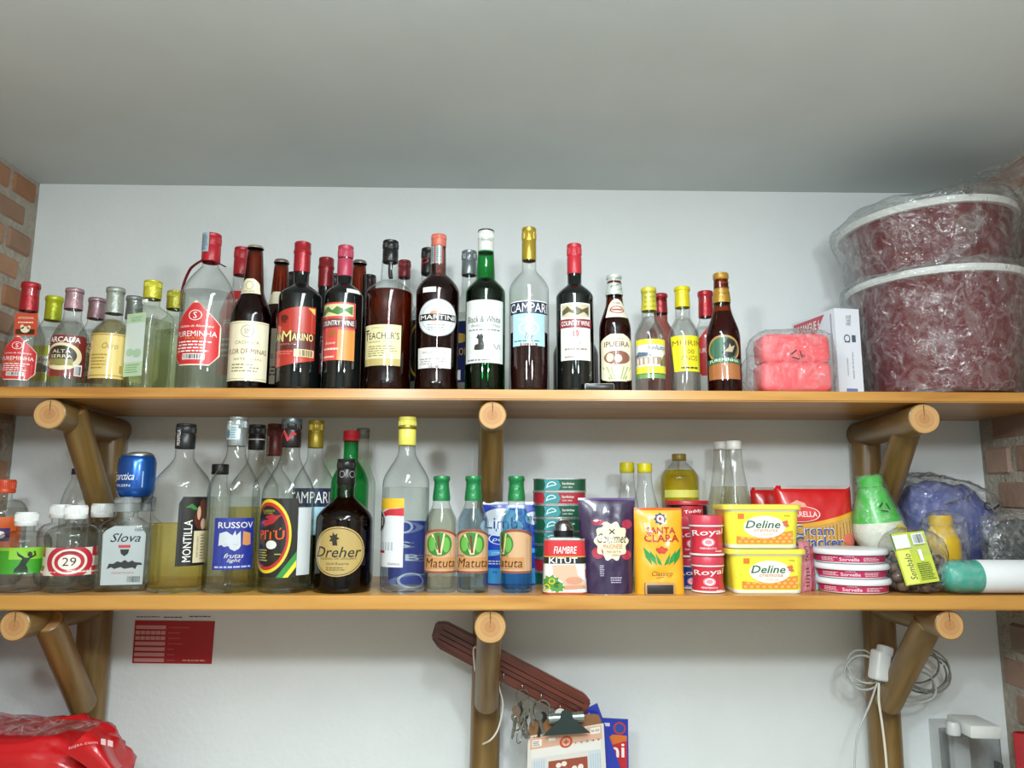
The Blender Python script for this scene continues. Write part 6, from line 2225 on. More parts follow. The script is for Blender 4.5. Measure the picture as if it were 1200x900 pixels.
# --- round flat tubs
Yr = L1 + 0.012
scr = ppm(Yr)
Rr = 41.5 / scr
hr = (zat(997, 643.5, Yr - 0.05) - ZL) / 3
for i, (nm, dx) in enumerate((('bottom one of the stack', 1.0), ('middle one of the stack', -1.0), ('topmost of the stack', -2.5))):
    z0 = ZL + i * hr
    X = on(998, Yr, z0) + dx / scr
    t = thing('round_tub', 'flat round pink tub with white lid, ' + nm, 'tub', (X, Yr, z0), 0.0, 'stacked round white lidded tubs')
    lath('tub_body', [(0, 0.0004), (Rr * 0.84, 0.0004), (Rr * 0.9, 0.002), (Rr * 0.925, hr * 0.62)], plastic('e4e2e0'), t, 56)
    lath('lid', [(Rr * 0.93, hr * 0.60), (Rr * 0.985, hr * 0.61), (Rr, hr * 0.68), (Rr * 1.0, hr * 0.82), (Rr * 0.975, hr * 0.95), (Rr * 0.93, hr - 0.0004), (0, hr - 0.0004)], plastic('dfe1e6'), t, 56)
    fb = Bottle()
    fb.X, fb.Y, fb.z0, fb.R, fb.H, fb.sc, fb.phi, fb.root = X, Yr, z0, Rr, hr, scr, -math.atan2(X, Yr), t
    za_, zb_ = hr * 0.13, hr * 0.58

    def fn(s, t_, k, ph=fb.phi, za_=za_, zb_=zb_, z0=z0):
        a = (s - 0.5) * 2.7 + ph
        z = za_ + (zb_ - za_) * t_
        r_ = Rr * (0.9 + 0.025 * (z - 0.002) / (hr * 0.62)) + 0.0004 + EPS * k
        return Vector((r_ * math.sin(a), -r_ * math.cos(a), z))
    p = Print(fn, Rr * 2.5, zb_ - za_, t)
    p.base(paper('b82458'), rect(0, 0, 1, 1, 30, 2))
    p.add('lettering', ink('ead6de'), text('Sorvelle', 0.5, 0.42, 0.2, 0.5, 0.02), micro(0.18, 0.15, 0.38, 0.8, 3, 3 + i), micro(0.64, 0.15, 0.84, 0.8, 3, 5 + i), text('CREME', 0.5, 0.86, 0.1, 0.18))

# ------------------------------------------------------------------ wrapped goods at the right
# green bottle in film
Yg = 1.572
zg0 = ZL
X = on(1040, Yg, zg0)
gb = thing('cleaner_bottle', 'bright green plastic bottle in clear film leaning by the log brace', 'bottle', (X, Yg, zg0))
gb.rotation_euler = (0, -0.10, 0)
hg = zat(1030, 557, Yg) - zg0
scg = ppm(Yg)
rg = 28 / scg
GREENP = M('2fae34', 0.3, vary=0.08, coat=0.3)
lath('bottle_body', [(0, 0.001), (rg * 0.6, 0.001), (rg * 0.64, 0.008), (rg * 0.66, hg * 0.30), (rg, hg * 0.46), (rg, hg * 0.52), (rg * 0.97, hg * 0.58)], plastic('d8d8c8'), gb, 40)
lath('bottle_shoulder', [(rg * 0.97, hg * 0.58), (rg * 0.9, hg * 0.64), (rg * 0.52, hg * 0.88), (rg * 0.46, hg * 0.90)], GREENP, gb, 40)
lath('cap', [(rg * 0.5, hg * 0.90), (rg * 0.5, hg * 0.98), (rg * 0.42, hg), (0, hg)], GREENP, gb, 40)
V, Fc = lathe([(rg * 0.7, 0.002), (rg * 0.72, hg * 0.3), (rg * 1.06, hg * 0.47), (rg * 1.06, hg * 0.55), (rg * 0.98, hg * 0.64), (rg * 0.7, hg * 0.82), (rg * 0.56, hg * 0.92), (rg * 0.5, hg * 1.012), (0, hg * 1.015)], 40)
mesh('plastic_film', [(x + noise.noise(Vector((x, y, z)) * 40) * 0.003, y + noise.noise(Vector((y, z, x)) * 40) * 0.003, z) for x, y, z in V], Fc, THINWRAP, gb, True)
mk = plane_print(gb, (-0.014, -rg * 0.98, hg * 0.66), (0.026, 0, 0), (0, 0.010, 0.024))
mk.put('recycling_mark', BLACK, *[stroke([(0.5 + 0.4 * math.cos(a), 0.5 + 0.4 * math.sin(a)), (0.5 + 0.4 * math.cos(a + 1.5), 0.5 + 0.4 * math.sin(a + 1.5))], 0.09) for a in (PI / 2, PI / 2 + 2.094, PI / 2 + 4.188)], k=1)
mk = plane_print(gb, (0.008, -rg * 1.0, hg * 0.44), (0.032, 0.012, 0), (0, 0, 0.026))
mk.put('label', ink('d6c63a'), ell(0.5, 0.5, 0.5, 0.5), k=1)

# brown snack bag with lime card
Yb = 1.475
x0, x1 = at(1040, 690, Yb).x, at(1106, 690, Yb).x
sb_ = thing('snack_bag', 'clear bag of brown sweets with lime and white card header', 'bag', ((x0 + x1) / 2, Yb, ZL))
hb = zat(1070, 622, Yb) - ZL
rnd = random.Random(11)
SW = [M(c, 0.45, vary=0.25, scale=80, bump=0.6, bscale=120) for c in ('46342a', '574336', '3a2b22', '604c3c')]
proto = []
for i in range(4):
    o = lump('sweet', (0.024, 0.022, 0.020), SW[i], sb_, (0, 0, 0), None, 0.9, 0.25, 10, i, 12, 8, False)
    proto.append(o)
cnt = 0
spots = []
while len(spots) < 46:
    x = rnd.uniform(-(x1 - x0) / 2 + 0.013, (x1 - x0) / 2 - 0.013)
    y = rnd.uniform(-0.024, 0.026)
    z = rnd.uniform(0.001, hb * 0.72)
    if z > hb * (0.40 + 0.4 * (x1 - x0 - abs(x) * 2) / (x1 - x0)):
        continue
    if all((x - a) ** 2 + (y - b_) ** 2 + (z - c_) ** 2 > 0.0165 ** 2 for a, b_, c_ in spots):
        spots.append((x, y, z))
    cnt += 1
    if cnt > 6000:
        break
for i, q in enumerate(spots):
    if i < 4:
        o = proto[i]
    else:
        o = proto[i % 4].copy()
        COL.objects.link(o)
        o.parent = sb_
    o.location = q
    o.rotation_euler = (rnd.uniform(0, 0.5), rnd.uniform(0, 0.5), rnd.uniform(0, 6))
lump('plastic_bag', (x1 - x0 + 0.006, 0.082, hb * 1.02), THINWRAP, sb_, (0, 0, 0), None, 0.6, 0.06, 5, 4, 48, 30, True, 0.03)
cp = [at(1042, 626, 1.44), at(1082, 622, 1.445), at(1101, 681, 1.425), at(1062, 686.5, 1.425)]
off = sb_.location
cp = [q - off for q in cp]
nrm = (cp[1] - cp[0]).cross(cp[3] - cp[0]).normalized() * 0.0008
V = [q + nrm * 1 for q in cp] + [q - nrm for q in cp]
card = mesh('card', V, [(0, 1, 2, 3), (7, 6, 5, 4), (0, 4, 5, 1), (1, 5, 6, 2), (2, 6, 7, 3), (3, 7, 4, 0)], paper('b9c83c'), sb_, False)
p = Print(lambda s, t, k: cp[3] + (cp[2] - cp[3]) * s + (cp[0] - cp[3]) * t + Vector((0, -0.0011 - EPS * k, 0)), 0.07, 0.11, card)
p.add('card_print', ink('dfe6e4'), poly((0.05, 0.70), (0.5, 0.70), (0.5, 0.96), (0.05, 0.96)), k=1)
p.add('card_print', ink('d9dd6a'), poly((0.04, 0.02), (0.42, 0.02), (0.42, 0.66), (0.04, 0.66)), k=1)
p.add('card_print', ink('e6ecec'), rect(0.6, 0.74, 0.95, 0.95, 2, 1), rect(0.66, 0.42, 0.76, 0.64, 1, 1), k=1)
p.add('barcode', BLACK, bars(0.64, 0.76, 0.92, 0.93, 12), k=2)
p.add('lettering', ink('2a4a2c'), text('Sembalo', 0.30, 0.34, 0.2, 0.5, 0.006, 0.2, True), micro(0.5, 0.06, 0.95, 0.4, 9, 4), k=2)
p.add('edge', ink('1f5a4a'), rect(0.0, 0.66, 0.035, 1.0, 1, 2), k=1)

# purple cloth in film, lying on the goods behind
Yv = 1.648
x0, x1 = at(1056, 600, Yv).x, at(1166, 600, Yv).x
zv = zat(1110, 614, Yv)
hv = zat(1100, 560, Yv) - ZL
cl = thing('cloth_bundle', 'indigo cloth bundle in clear plastic bag, highest at the right end', 'bundle', ((x0 + x1) / 2 - 0.004, Yv + 0.012, ZL))


def slope(v):
    k = (v.x + 0.1) / 0.2
    return Vector((v.x, v.y, v.z * (1.0 - 0.22 * max(0, k - 0.35))))


lump('cloth', (x1 - x0 - 0.02, 0.15, hv * 0.97), M('4b5590', 0.6, vary=0.12, scale=30, bump=0.4, bscale=25), cl, (0, 0, 0), None, 0.62, 0.10, 5, 7, 48, 28, True, 0.03, slope)
lump('plastic_bag', (x1 - x0 + 0.006, 0.165, hv * 1.04), WRAP, cl, (0, 0, 0), None, 0.6, 0.08, 6, 9, 56, 34, True, 0.05, slope)
mk = plane_print(cl, (0.03, -0.0845, hv * 0.66), (0.05, 0, 0), (0, 0.012, 0.03))
mk.put('recycling_mark', BLACK, ring(0.4, 0.5, 0.16, 0.3, 0.3, 20, 0.6, 5.6), stroke([(0.6, 0.3), (0.9, 0.6)], 0.12, 0.6), k=1)
mk = plane_print(cl, (-0.045, -0.0845, hv * 0.72), (0.07, 0, 0), (0, 0.010, 0.03))
mk.put('print_line', BLACK, stroke([(0.05, 0.2), (0.5, 0.5)], 0.09, 0.5), stroke([(0.6, 0.55), (0.9, 0.85)], 0.09, 0.5), k=1)

# yellow squeeze bottle lying in a film bag
Yy = 1.545
X0, X1 = at(1086, 640, Yy).x, at(1132, 640, Yy).x
zb0 = zat(1105, 648, Yy)
yb_ = thing('squeeze_bottle', 'yellow squeeze bottle in clear film above the teal roll', 'bottle', ((X0 + X1) / 2, Yy, ZL))
hy = zat(1105, 604, Yy) - ZL
ry = (X1 - X0) * 0.42
lath('bottle_body', [(0, 0.001), (ry * 0.9, 0.001), (ry, 0.006), (ry, hy * 0.55), (ry * 0.98, hy * 0.66), (ry * 0.70, hy * 0.80), (ry * 0.60, hy * 0.84), (ry * 0.66, hy * 0.9), (ry * 0.62, hy), (0, hy)], M('c9a31c', 0.3, vary=0.08, coat=0.4), yb_, 36, (-0.008, 0, 0))
lump('plastic_film', ((X1 - X0) * 1.1, 0.06, hy * 1.03), THINWRAP, yb_, (-0.004, 0, 0), None, 0.6, 0.08, 6, 12, 36, 24, True, 0.05)

# dark goods in a bag behind the roll
Yd = 1.66
x0, x1 = at(1138, 640, 1.56).x, XR - 0.035
dk = thing('wrapped_goods', 'dark goods in crumpled clear bag behind the teal and white roll', 'bag', ((x0 + x1) / 2, 1.56, ZL))
hd = zat(1150, 600, 1.55) - ZL
""" the bag sits in front of the cloth bundle's right end """
lump('contents', ((x1 - x0) * 0.8, 0.035, hd * 0.9), M('2c3436', 0.5, vary=0.3, scale=25), dk, (0, -0.036, 0), None, 0.7, 0.12, 5, 14, 36, 22)
lump('plastic_bag', ((x1 - x0), 0.05, hd), WRAP, dk, (0, -0.038, 0), None, 0.65, 0.14, 6, 15, 48, 30, True, 0.07)

# teal roll with white paper band lying on the shelf
Yq = 1.452
rq = (zat(1140, 655, Yq) - ZL) / 2
xq0, xq1 = at(1103, 680, Yq).x, XR - 0.03
rl = thing('wrapped_roll', 'teal roll with white paper sleeve lying on its side at shelf edge', 'roll', ((xq0 + xq1) / 2, Yq, ZL + rq))
rl.rotation_euler = (0, PI / 2, 0)
lq = xq1 - xq0
TEAL = M('2f9a86', 0.45, vary=0.18, scale=40, bump=0.6, bscale=40)
rr = min(rq, 0.031)
lath('roll', [(0, -lq / 2), (rr * 0.5, -lq / 2 + 0.001), (rr * 0.85, -lq / 2 + 0.010), (rr * 0.97, -lq / 2 + 0.03), (rr * 0.97, lq / 2 - 0.002), (0, lq / 2)], TEAL, rl, 40)
lath('paper_sleeve', [(rr * 0.98, -lq / 2 + 0.068), (rr, -lq / 2 + 0.069), (rr, lq / 2 - 0.001), (rr * 0.98, lq / 2)], M('d6d8da', 0.5, vary=0.03, bump=0.15, bscale=20), rl, 40)
V, Fc = lathe([(rr * 0.3, -lq / 2 - 0.004), (rr * 0.9, -lq / 2 + 0.004), (rr * 1.04, -lq / 2 + 0.025), (rr * 1.03, -lq / 2 + 0.066)], 40)
mesh('plastic_film', [(x * (1 + 0.04 * noise.noise(Vector((x, y, z)) * 60)), y * (1 + 0.04 * noise.noise(Vector((x, y, z)) * 60)), z) for x, y, z in V], Fc, THINWRAP, rl, True)

# ================================================================== below the shelves
# red price notice on the wall
q0, q1, q2, q3 = at(155, 777, DB - 0.001), at(248, 778, DB - 0.001), at(252, 728, DB - 0.001), at(158.5, 727, DB - 0.001)
nt_ = thing('wall_notice', 'red printed notice with pale boxes glued to the white wall', 'notice', (q0.x, DB - 0.0005, q0.z))
off = Vector((q0.x, DB - 0.0005, q0.z))
c4 = [q - off for q in (q0, q1, q2, q3)]
V = [Vector((c.x, -0.0012, c.z)) for c in c4] + [Vector((c.x, -0.0002, c.z)) for c in c4]
sh = mesh('sheet', V, [(0, 1, 2, 3), (7, 6, 5, 4), (0, 4, 5, 1), (1, 5, 6, 2), (2, 6, 7, 3), (3, 7, 4, 0)], M('b01f24', 0.5, vary=0.04), nt_, False)
p = Print(lambda s, t, k: Vector((c4[0].x + (c4[1].x - c4[0].x) * s + (c4[3].x - c4[0].x) * t, -0.0012 - EPS * k, c4[0].z + (c4[1].z - c4[0].z) * s + (c4[3].z - c4[0].z) * t)), 0.19, 0.1, sh)
PINKP = M('d89a98', 0.5, vary=0)
for i in range(7):
    t0 = 0.035 + i * 0.128
    if i in (4, 5):
        for j in range(6):
            p.add('box', PINKP, rect(0.02 + j * 0.064, t0, 0.02 + j * 0.064 + 0.056, t0 + 0.085, 1, 1))
    else:
        p.add('box', PINKP, rect(0.02, t0, 0.40, t0 + 0.085, 1, 1))
    p.add('lettering', M('c96a68', 0.5, vary=0), micro(0.43, t0 + 0.02, 0.43 + (0.12, 0.1, 0.1, 0.24, 0.16, 0.2, 0.3)[i], t0 + 0.075, 1, i + 3))
p.add('lettering', M('dca8a0', 0.5, vary=0), micro(0.63, 0.05, 0.98, 0.12, 1, 21))
wp = Print(lambda s, t, k: Vector((at(160, 725, DB).x + 0.176 * s - off.x, -0.0006, at(160, 724.5, DB).z + 0.006 * t - off.z)), 0.176, 0.006, nt_)
wp.put('lettering', M('4a4640', 0.6, vary=0), micro(0.0, 0.2, 0.3, 1.0, 1, 31), micro(0.34, 0.0, 0.62, 0.9, 1, 33), micro(0.66, 0.3, 1.0, 1.1, 1, 35), k=0)

# ------------------------------------------------------------------ slanting key rack
A, B = at(514, 741, 1.648), at(680, 828, 1.648)
d = (B - A)
ln = d.length + 0.03
ang = math.atan2(d.z, d.x)
kr = thing('key_rack', 'dark red wooden key rack board hanging askew behind the middle log bracket', 'key rack', ((A + B) / 2))
kr.rotation_euler = (0, -ang, 0)
hw_ = 0.028
bm = bmesh.new()
out = [(-ln / 2 + 0.006, -hw_ * 0.55), (-ln / 2 + 0.03, -hw_), (ln / 2 - 0.004, -hw_), (ln / 2, -hw_ * 0.7), (ln / 2, hw_ * 0.7), (ln / 2 - 0.018, hw_), (-ln / 2 + 0.02, hw_), (-ln / 2, hw_ * 0.6)]
f = bm.faces.new([bm.verts.new((x, -0.009, z)) for x, z in out])
ex = bmesh.ops.extrude_face_region(bm, geom=[f])
for v in [e for e in ex['geom'] if isinstance(e, bmesh.types.BMVert)]:
    v.co.y += 0.018
bmesh.ops.recalc_face_normals(bm, faces=bm.faces)
bmesh.ops.bevel(bm, geom=list(bm.edges), offset=0.003, segments=2, affect='EDGES')
bmobj('board', bm, REDWOOD, kr, True)
for zz in (-0.010, 0.0, 0.010):
    tube('groove', [(-ln / 2 + 0.02, -0.0088, zz), (ln / 2 - 0.012, -0.0088, zz)], 0.0012, M('3a1812', 0.5, vary=0.1), kr, 6, 0)
STEEL = M('a9aca8', 0.22, 0.95, vary=0.1)
BRASS = M('b5b0a0', 0.28, 0.9, vary=0.12)
Minv = (Matrix.Translation(kr.location) @ kr.rotation_euler.to_matrix().to_4x4()).inverted()
hooks = []
for hx, hy in ((612, 800), (634, 811), (656, 824), (590, 787)):
    wq = at(hx, hy, 1.636)
    lq_ = Minv @ wq
    dn = Minv.to_3x3() @ Vector((0, 0, -1))
    pts = [lq_ + Vector((0, 0.006, 0)), lq_ + Vector((0, -0.006, 0)), lq_ + Vector((0, -0.010, 0)) + dn * 0.006, lq_ + Vector((0, -0.006, 0)) + dn * 0.012, lq_ + Vector((0, -0.001, 0)) + dn * 0.009]
    tube('hook', pts, 0.0013, STEEL, kr, 7, 4)
    hooks.append(wq + Vector((0, -0.008, -0.011)))


def ringobj(name, c, R, r, parent, mat, ax=(0.0, 0.0), sx=1.0):
    pts = []
    m_ = Matrix.Rotation(ax[1], 3, 'Z') @ Matrix.Rotation(ax[0], 3, 'X')
    for i in range(25):
        a = 2 * PI * i / 24
        pts.append(Vector(c) + m_ @ Vector((R * sx * math.cos(a), 0, R * math.sin(a))))
    return tube(name, pts, r, mat, parent, 7, 0)


def key(parent, c, ang_, L=0.045, mat=BRASS, yaw=0.0, head=0.011):
    """flat key: bow with hole, blade with teeth"""
    pts_bow = [(head * math.cos(2 * PI * i / 16), head * math.sin(2 * PI * i / 16)) for i in range(16)]
    blade = [(-0.0035, -head * 0.9), (0.0035, -head * 0.9), (0.0035, -L * 0.5), (0.0012, -L * 0.55), (0.0035, -L * 0.62), (0.0012, -L * 0.7), (0.003, -L * 0.8), (0.0, -L), (-0.0035, -L * 0.92)]
    bm = bmesh.new()
    m_ = Matrix.Rotation(yaw, 3, 'Z') @ Matrix.Rotation(ang_, 3, 'Y')
    for poly_ in (pts_bow, list(reversed(blade))):
        f = bm.faces.new([bm.verts.new(Vector(c) + m_ @ Vector((x, 0, z))) for x, z in poly_])
        ex = bmesh.ops.extrude_face_region(bm, geom=[f])
        for v in [e for e in ex['geom'] if isinstance(e, bmesh.types.BMVert)]:
            v.co += m_ @ Vector((0, 0.0018, 0))
    bmesh.ops.recalc_face_normals(bm, faces=bm.faces)
    return bmobj('key', bm, mat, parent)


h = hooks[0]
kb = thing('key_bunch', 'large bunch of silver keys on rings hanging from the leftmost hook', 'keys', h)
ringobj('key_ring', (0, 0, -0.013), 0.014, 0.0012, kb, STEEL, (0.2, 0.3))
rnd = random.Random(4)
for i in range(9):
    a = rnd.uniform(-0.55, 0.5)
    key(kb, (rnd.uniform(-0.016, 0.014), -0.006 + 0.003 * (i % 5) - 0.01, -0.026 - rnd.uniform(0.0, 0.03)), a, rnd.uniform(0.035, 0.05), rnd.choice((BRASS, STEEL)), rnd.uniform(-0.7, 0.7), rnd.uniform(0.009, 0.0125))
ringobj('key_ring', (-0.010, -0.008, -0.062), 0.017, 0.0013, kb, STEEL, (0.1, 0.7), 0.7)
ringobj('key_ring', (-0.006, -0.004, -0.090), 0.015, 0.0012, kb, STEEL, (0.1, 1.0), 0.7)
tube('chain', [(0.0, -0.012, -0.02), (0.004, -0.016, -0.05), (-0.002, -0.014, -0.075)], 0.002, STEEL, kb, 6)
h = hooks[1]
kb = thing('key_bunch', 'big steel ring with a dark padlock key on the middle hook', 'keys', h)
ringobj('key_ring', (0.001, -0.002, -0.021), 0.020, 0.0022, kb, STEEL, (0.1, 0.2), 0.9)
key(kb, (0.002, -0.006, -0.034), 0.2, 0.04, M('4a4c4c', 0.3, 0.8), 0.3, 0.010)
key(kb, (-0.006, -0.009, -0.032), -0.3, 0.036, STEEL, -0.2, 0.009)
h = hooks[2]
kb = thing('key_tag', 'small round white key tag on the hook above the clipboard', 'key tag', h)
V, Fc = [], []
lath('disc', [(0.0028, -0.001), (0.012, -0.001), (0.012, 0.001), (0.0028, 0.001), (0.0028, -0.001)], M('d2d4d0', 0.4), kb, 28, (0, -0.004, -0.008), (PI / 2, 0, 0))

# white cord tied round post and rack
cord = M('d8d4c6', 0.7, vary=0.1)
yp_ = DB - 0.075
tube('cord', [at(558, 758, 1.55), at(555, 762, 1.60), at(557, 786, 1.61), at(560, 782, 1.57)], 0.0022, cord, None, 7)
bpy.context.object if False else None
co = COL.objects[-1] if False else bpy.data.objects['cord']
tag(co, 'short knotted white cord end at left of the middle log brace', 'cord')
o = tube('cord', [at(590, 788, 1.640), at(584.5, 802, 1.652), at(589, 822, 1.655), at(588, 838, 1.655), at(583, 856, 1.650), at(575, 867, 1.645), at(566, 872, 1.660)], 0.0020, cord, None, 7)
tag(o, 'long white cord looping down the right side of the middle post', 'cord')

# ------------------------------------------------------------------ clipboard with calendar
Yb = 1.628
c0 = [at(617, 960, Yb), at(711, 953, Yb), at(704, 836, Yb), at(620, 843, Yb)]
cb = thing('clipboard', 'brown clipboard with steel clip holding a printed calendar sheet', 'clipboard', c0[0])
off = Vector(c0[0])
c0 = [q - off for q in c0]


def board(corners, y0, y1, name, mat, parent, rad_=0.0):
    V = [Vector((q.x, y0, q.z)) for q in corners] + [Vector((q.x, y1, q.z)) for q in corners]
    return mesh(name, V, [(0, 1, 2, 3), (7, 6, 5, 4), (0, 4, 5, 1), (1, 5, 6, 2), (2, 6, 7, 3), (3, 7, 4, 0)], mat, parent, False)


def bil(c):
    return lambda s, t: c[0] * (1 - s) * (1 - t) + c[1] * s * (1 - t) + c[2] * s * t + c[3] * (1 - s) * t


bq = bil(c0)
cor = [bq(0, 0), bq(1, 0), bq(1, 0.93), bq(0.97, 0.985), bq(0.9, 1), bq(0.1, 1), bq(0.03, 0.985), bq(0, 0.93)]
V = [Vector((q.x, 0, q.z)) for q in cor] + [Vector((q.x, 0.004, q.z)) for q in cor]
mesh('board', V, [tuple(range(8)), tuple(range(15, 7, -1))] + [(i, i + 8, (i + 1) % 8 + 8, (i + 1) % 8) for i in range(8)], M('8a5f3a', 0.6, vary=0.15, scale=120), cb, False)
sc_ = [bq(-0.005, 0), bq(1.02, 0), bq(1.03, 0.90), bq(-0.01, 0.83)]
sheet_ = board(sc_, -0.0016, -0.0006, 'calendar_sheet', M('d9d4cc', 0.5, vary=0.02), cb)
sq = bil(sc_)
p = Print(lambda s, t, k: Vector((sq(s, t).x, -0.0016 - EPS * k, sq(s, t).z)), 0.17, 0.19, sheet_)
p.add('print_field', ink('dfae94'), rect(0.03, 0.83, 0.97, 0.985, 3, 1), k=1)
p.add('print_field', ink('e6e2dc'), rect(0.05, 0.72, 0.95, 0.83, 3, 1), k=1)
p.add('print_field', ink('c9d3da'), rect(0.06, 0.1, 0.24, 0.70, 3, 1), rect(0.78, 0.1, 0.94, 0.72, 3, 1), k=1)
p.add('picture', ink('9a4a34'), rect(0.27, 0.1, 0.77, 0.66, 3, 1), k=2)
p.add('emblem', ink('c9542c'), ring(0.5, 0.86, 0.085, 0.07, 0.35), star(0.5, 0.86, 0.05, 0.045, 4, 0.4), k=2)
p.add('badge', ink('eee8de'), rect(0.06, 0.86, 0.18, 0.94, 1, 1), rect(0.27, 0.90, 0.36, 0.94, 1, 1), rect(0.82, 0.9, 0.95, 0.97, 1, 1), k=2)
p.add('lettering', ink('5a3a30'), text('R$ 10,00', 0.885, 0.935, 0.1, 0.03, 0.01), text('...', 0.12, 0.975, 0.1, 0.012, 0.03), micro(0.07, 0.87, 0.17, 0.93, 3, 3), text('1 2 3 4 5', 0.78, 0.83, 0.32, 0.02), k=3)
p.add('lettering', ink('3a46a0'), text('5mil', 0.40, 0.50, 0.20, 0.10, 0.05), k=4)
p.add('lettering', ink('f0ece6'), text('5mil', 0.40, 0.50, 0.215, 0.115, 0.09), k=3)
p.add('lettering', ink('d8a070'), text('10mil', 0.63, 0.43, 0.22, 0.10, 0.05), k=4)
p.add('bow', ink('ecdfd6'), ell(0.40, 0.60, 0.035, 0.03), ell(0.47, 0.61, 0.035, 0.03), ell(0.6, 0.54, 0.035, 0.035), ell(0.68, 0.55, 0.035, 0.035), k=3)
p.add('grid_line', ink('8f9cab'), *[rect(0.06 + 0.03 * i, 0.1, 0.064 + 0.03 * i, 0.68, 1, 1) for i in range(1, 6)], *[rect(0.78 + 0.03 * i, 0.1, 0.784 + 0.03 * i, 0.68, 1, 1) for i in range(1, 6)], k=2)
CL = M('6f7a78', 0.3, 0.9, vary=0.15)
e0, e1 = bq(0.28, 0.97), bq(0.74, 0.99)
mid_ = (e0 + e1) / 2
lath('clip_roll', [(0, -0.036), (0.010, -0.036), (0.010, 0.036), (0, 0.036)], M('9fb0ae', 0.25, 0.8, vary=0.15), cb, 24, (mid_.x, -0.010, mid_.z + 0.004), (0, PI / 2 - 0.06, 0))
ws = [(mid_.x - 0.048, mid_.z - 0.028), (mid_.x + 0.048, mid_.z - 0.022), (mid_.x + 0.03, mid_.z - 0.008), (mid_.x + 0.014, mid_.z + 0.004), (mid_.x + 0.010, mid_.z + 0.018), (mid_.x, mid_.z + 0.023), (mid_.x - 0.010, mid_.z + 0.018), (mid_.x - 0.014, mid_.z + 0.003), (mid_.x - 0.03, mid_.z - 0.012)]
V = [(x, -0.0215, z) for x, z in ws] + [(x, -0.0175, z) for x, z in ws]
n_ = len(ws)
mesh('clip_lever', V, [tuple(range(n_)), tuple(range(2 * n_ - 1, n_ - 1, -1))] + [(i, i + n_, (i + 1) % n_ + n_, (i + 1) % n_) for i in range(n_)], M('46524f', 0.35, 0.7, vary=0.1), cb, False)

# ------------------------------------------------------------------ blue and red blister packs beside it
Yp = 1.655
for nm, cs_, lb in (('hang_pack', [(690, 980), (738, 930), (700, 824), (672, 838)], 'blue hanging blister card tilted behind the clipboard'),
                    ('hang_pack', [(700, 960), (737.5, 958), (736, 843), (700, 841)], 'blue and red hanging card lettered ni beside the clipboard')):
    yy = 1.646 if 'tilted' in lb else 1.664
    cc = [at(x, y, yy) for x, y in cs_]
    t = thing(nm, lb, 'card', cc[0])
    cc = [q - cc[0] for q in cc]
    o = board(cc, 0, 0.003, 'card', paper('2438a8'), t)
    sq2 = bil(cc)
    p = Print(lambda s, t_, k, sq2=sq2: Vector((sq2(s, t_).x, -0.0004 - EPS * k, sq2(s, t_).z)), 0.06, 0.2, o)
    if 'lettered' in lb:
        p.add('field', paper('c4242e'), poly((0.1, 0.0), (0.95, 0.0), (0.95, 0.80), (0.8, 0.84), (0.3, 0.80), (0.12, 0.74)), k=1)
        p.add('field', ink('d8702c'), poly((0.12, 0.70), (0.95, 0.78), (0.95, 0.83), (0.5, 0.84), (0.12, 0.76)), k=2)
        p.add('badge', ink('c23a3a'), ell(0.72, 0.905, 0.2, 0.065), k=2)
        p.add('badge', ink('2a4a9a'), ell(0.72, 0.905, 0.15, 0.048), k=3)
        p.add('lettering', WHITE, text('ni', 0.62, 0.68, 0.5, 0.14, 0.03), k=3)
        p.add('stripe', ink('d6dce6'), rect(0.02, 0.92, 0.4, 0.955, 2, 1), k=2)
    else:
        p.add('badge', ink('e8ddd8'), poly((0.35, 0.86), (0.62, 0.86), (0.62, 0.95), (0.35, 0.95)), k=1)
        p.add('badge', ink('c4303a'), poly((0.41, 0.875), (0.57, 0.875), (0.57, 0.935), (0.41, 0.935)), k=2)
        p.add('star', ink('d6dce6'), star(0.55, 0.42, 0.16, 0.06, 4, 0.4), ell(0.7, 0.18, 0.12, 0.03), k=1)

# ------------------------------------------------------------------ cable and charger on the right bracket
CAB = M('b9bdb9', 0.45, vary=0.05)
CABD = M('84857f', 0.5, vary=0.05)


def coil(c, rx, rz, turns, mat, parent, seed, r=0.0021, yj=0.012):
    rnd = random.Random(seed)
    pts = []
    for i in range(turns * 12 + 1):
        a = 2 * PI * i / 12 + 0.5
        k = 1 + 0.10 * math.sin(i * 0.37 + seed) + rnd.uniform(-0.03, 0.03)
        pts.append(Vector((c[0] + rx * k * math.cos(a) + 0.004 * math.sin(i * 0.21), c[1] + yj * math.sin(i * 0.29 + seed), c[2] + rz * k * math.sin(a) - 0.010 * math.sin(i * 0.13 + seed))))
    return tube('cable_coil', pts, r, mat, parent, 7, 2)


Yw = 1.640
org = at(1033, 790, Yw)
cw = thing('charger_cable', 'white charger with coiled pale cable hung on the right log bracket', 'cable', org)
lo = lambda px, py, Y: at(px, py, Y) - org
c_ = lo(1012, 785, 1.645)
coil(c_, 0.036, 0.034, 3, CAB, cw, 1, 0.0023, 0.008)
c_ = lo(1082, 786, 1.70)
coil(c_, 0.050, 0.040, 4, CABD, cw, 2, 0.0021, 0.014)
c_ = lo(1070, 800, 1.685)
coil(c_, 0.046, 0.030, 2, CAB, cw, 5, 0.0022, 0.010)
tube('cable', [lo(1028, 800, 1.622), lo(1019, 826, 1.622), lo(1007, 855, 1.622), lo(1002, 885, 1.622), lo(1001, 940, 1.622)], 0.0021, CAB, cw, 7)
tube('cable', [lo(1030, 800, 1.622), lo(1030, 822, 1.622), lo(1034, 850, 1.622), lo(1038, 885, 1.622), lo(1042, 940, 1.622)], 0.0025, M('ddd8c8', 0.45, vary=0.05), cw, 7)
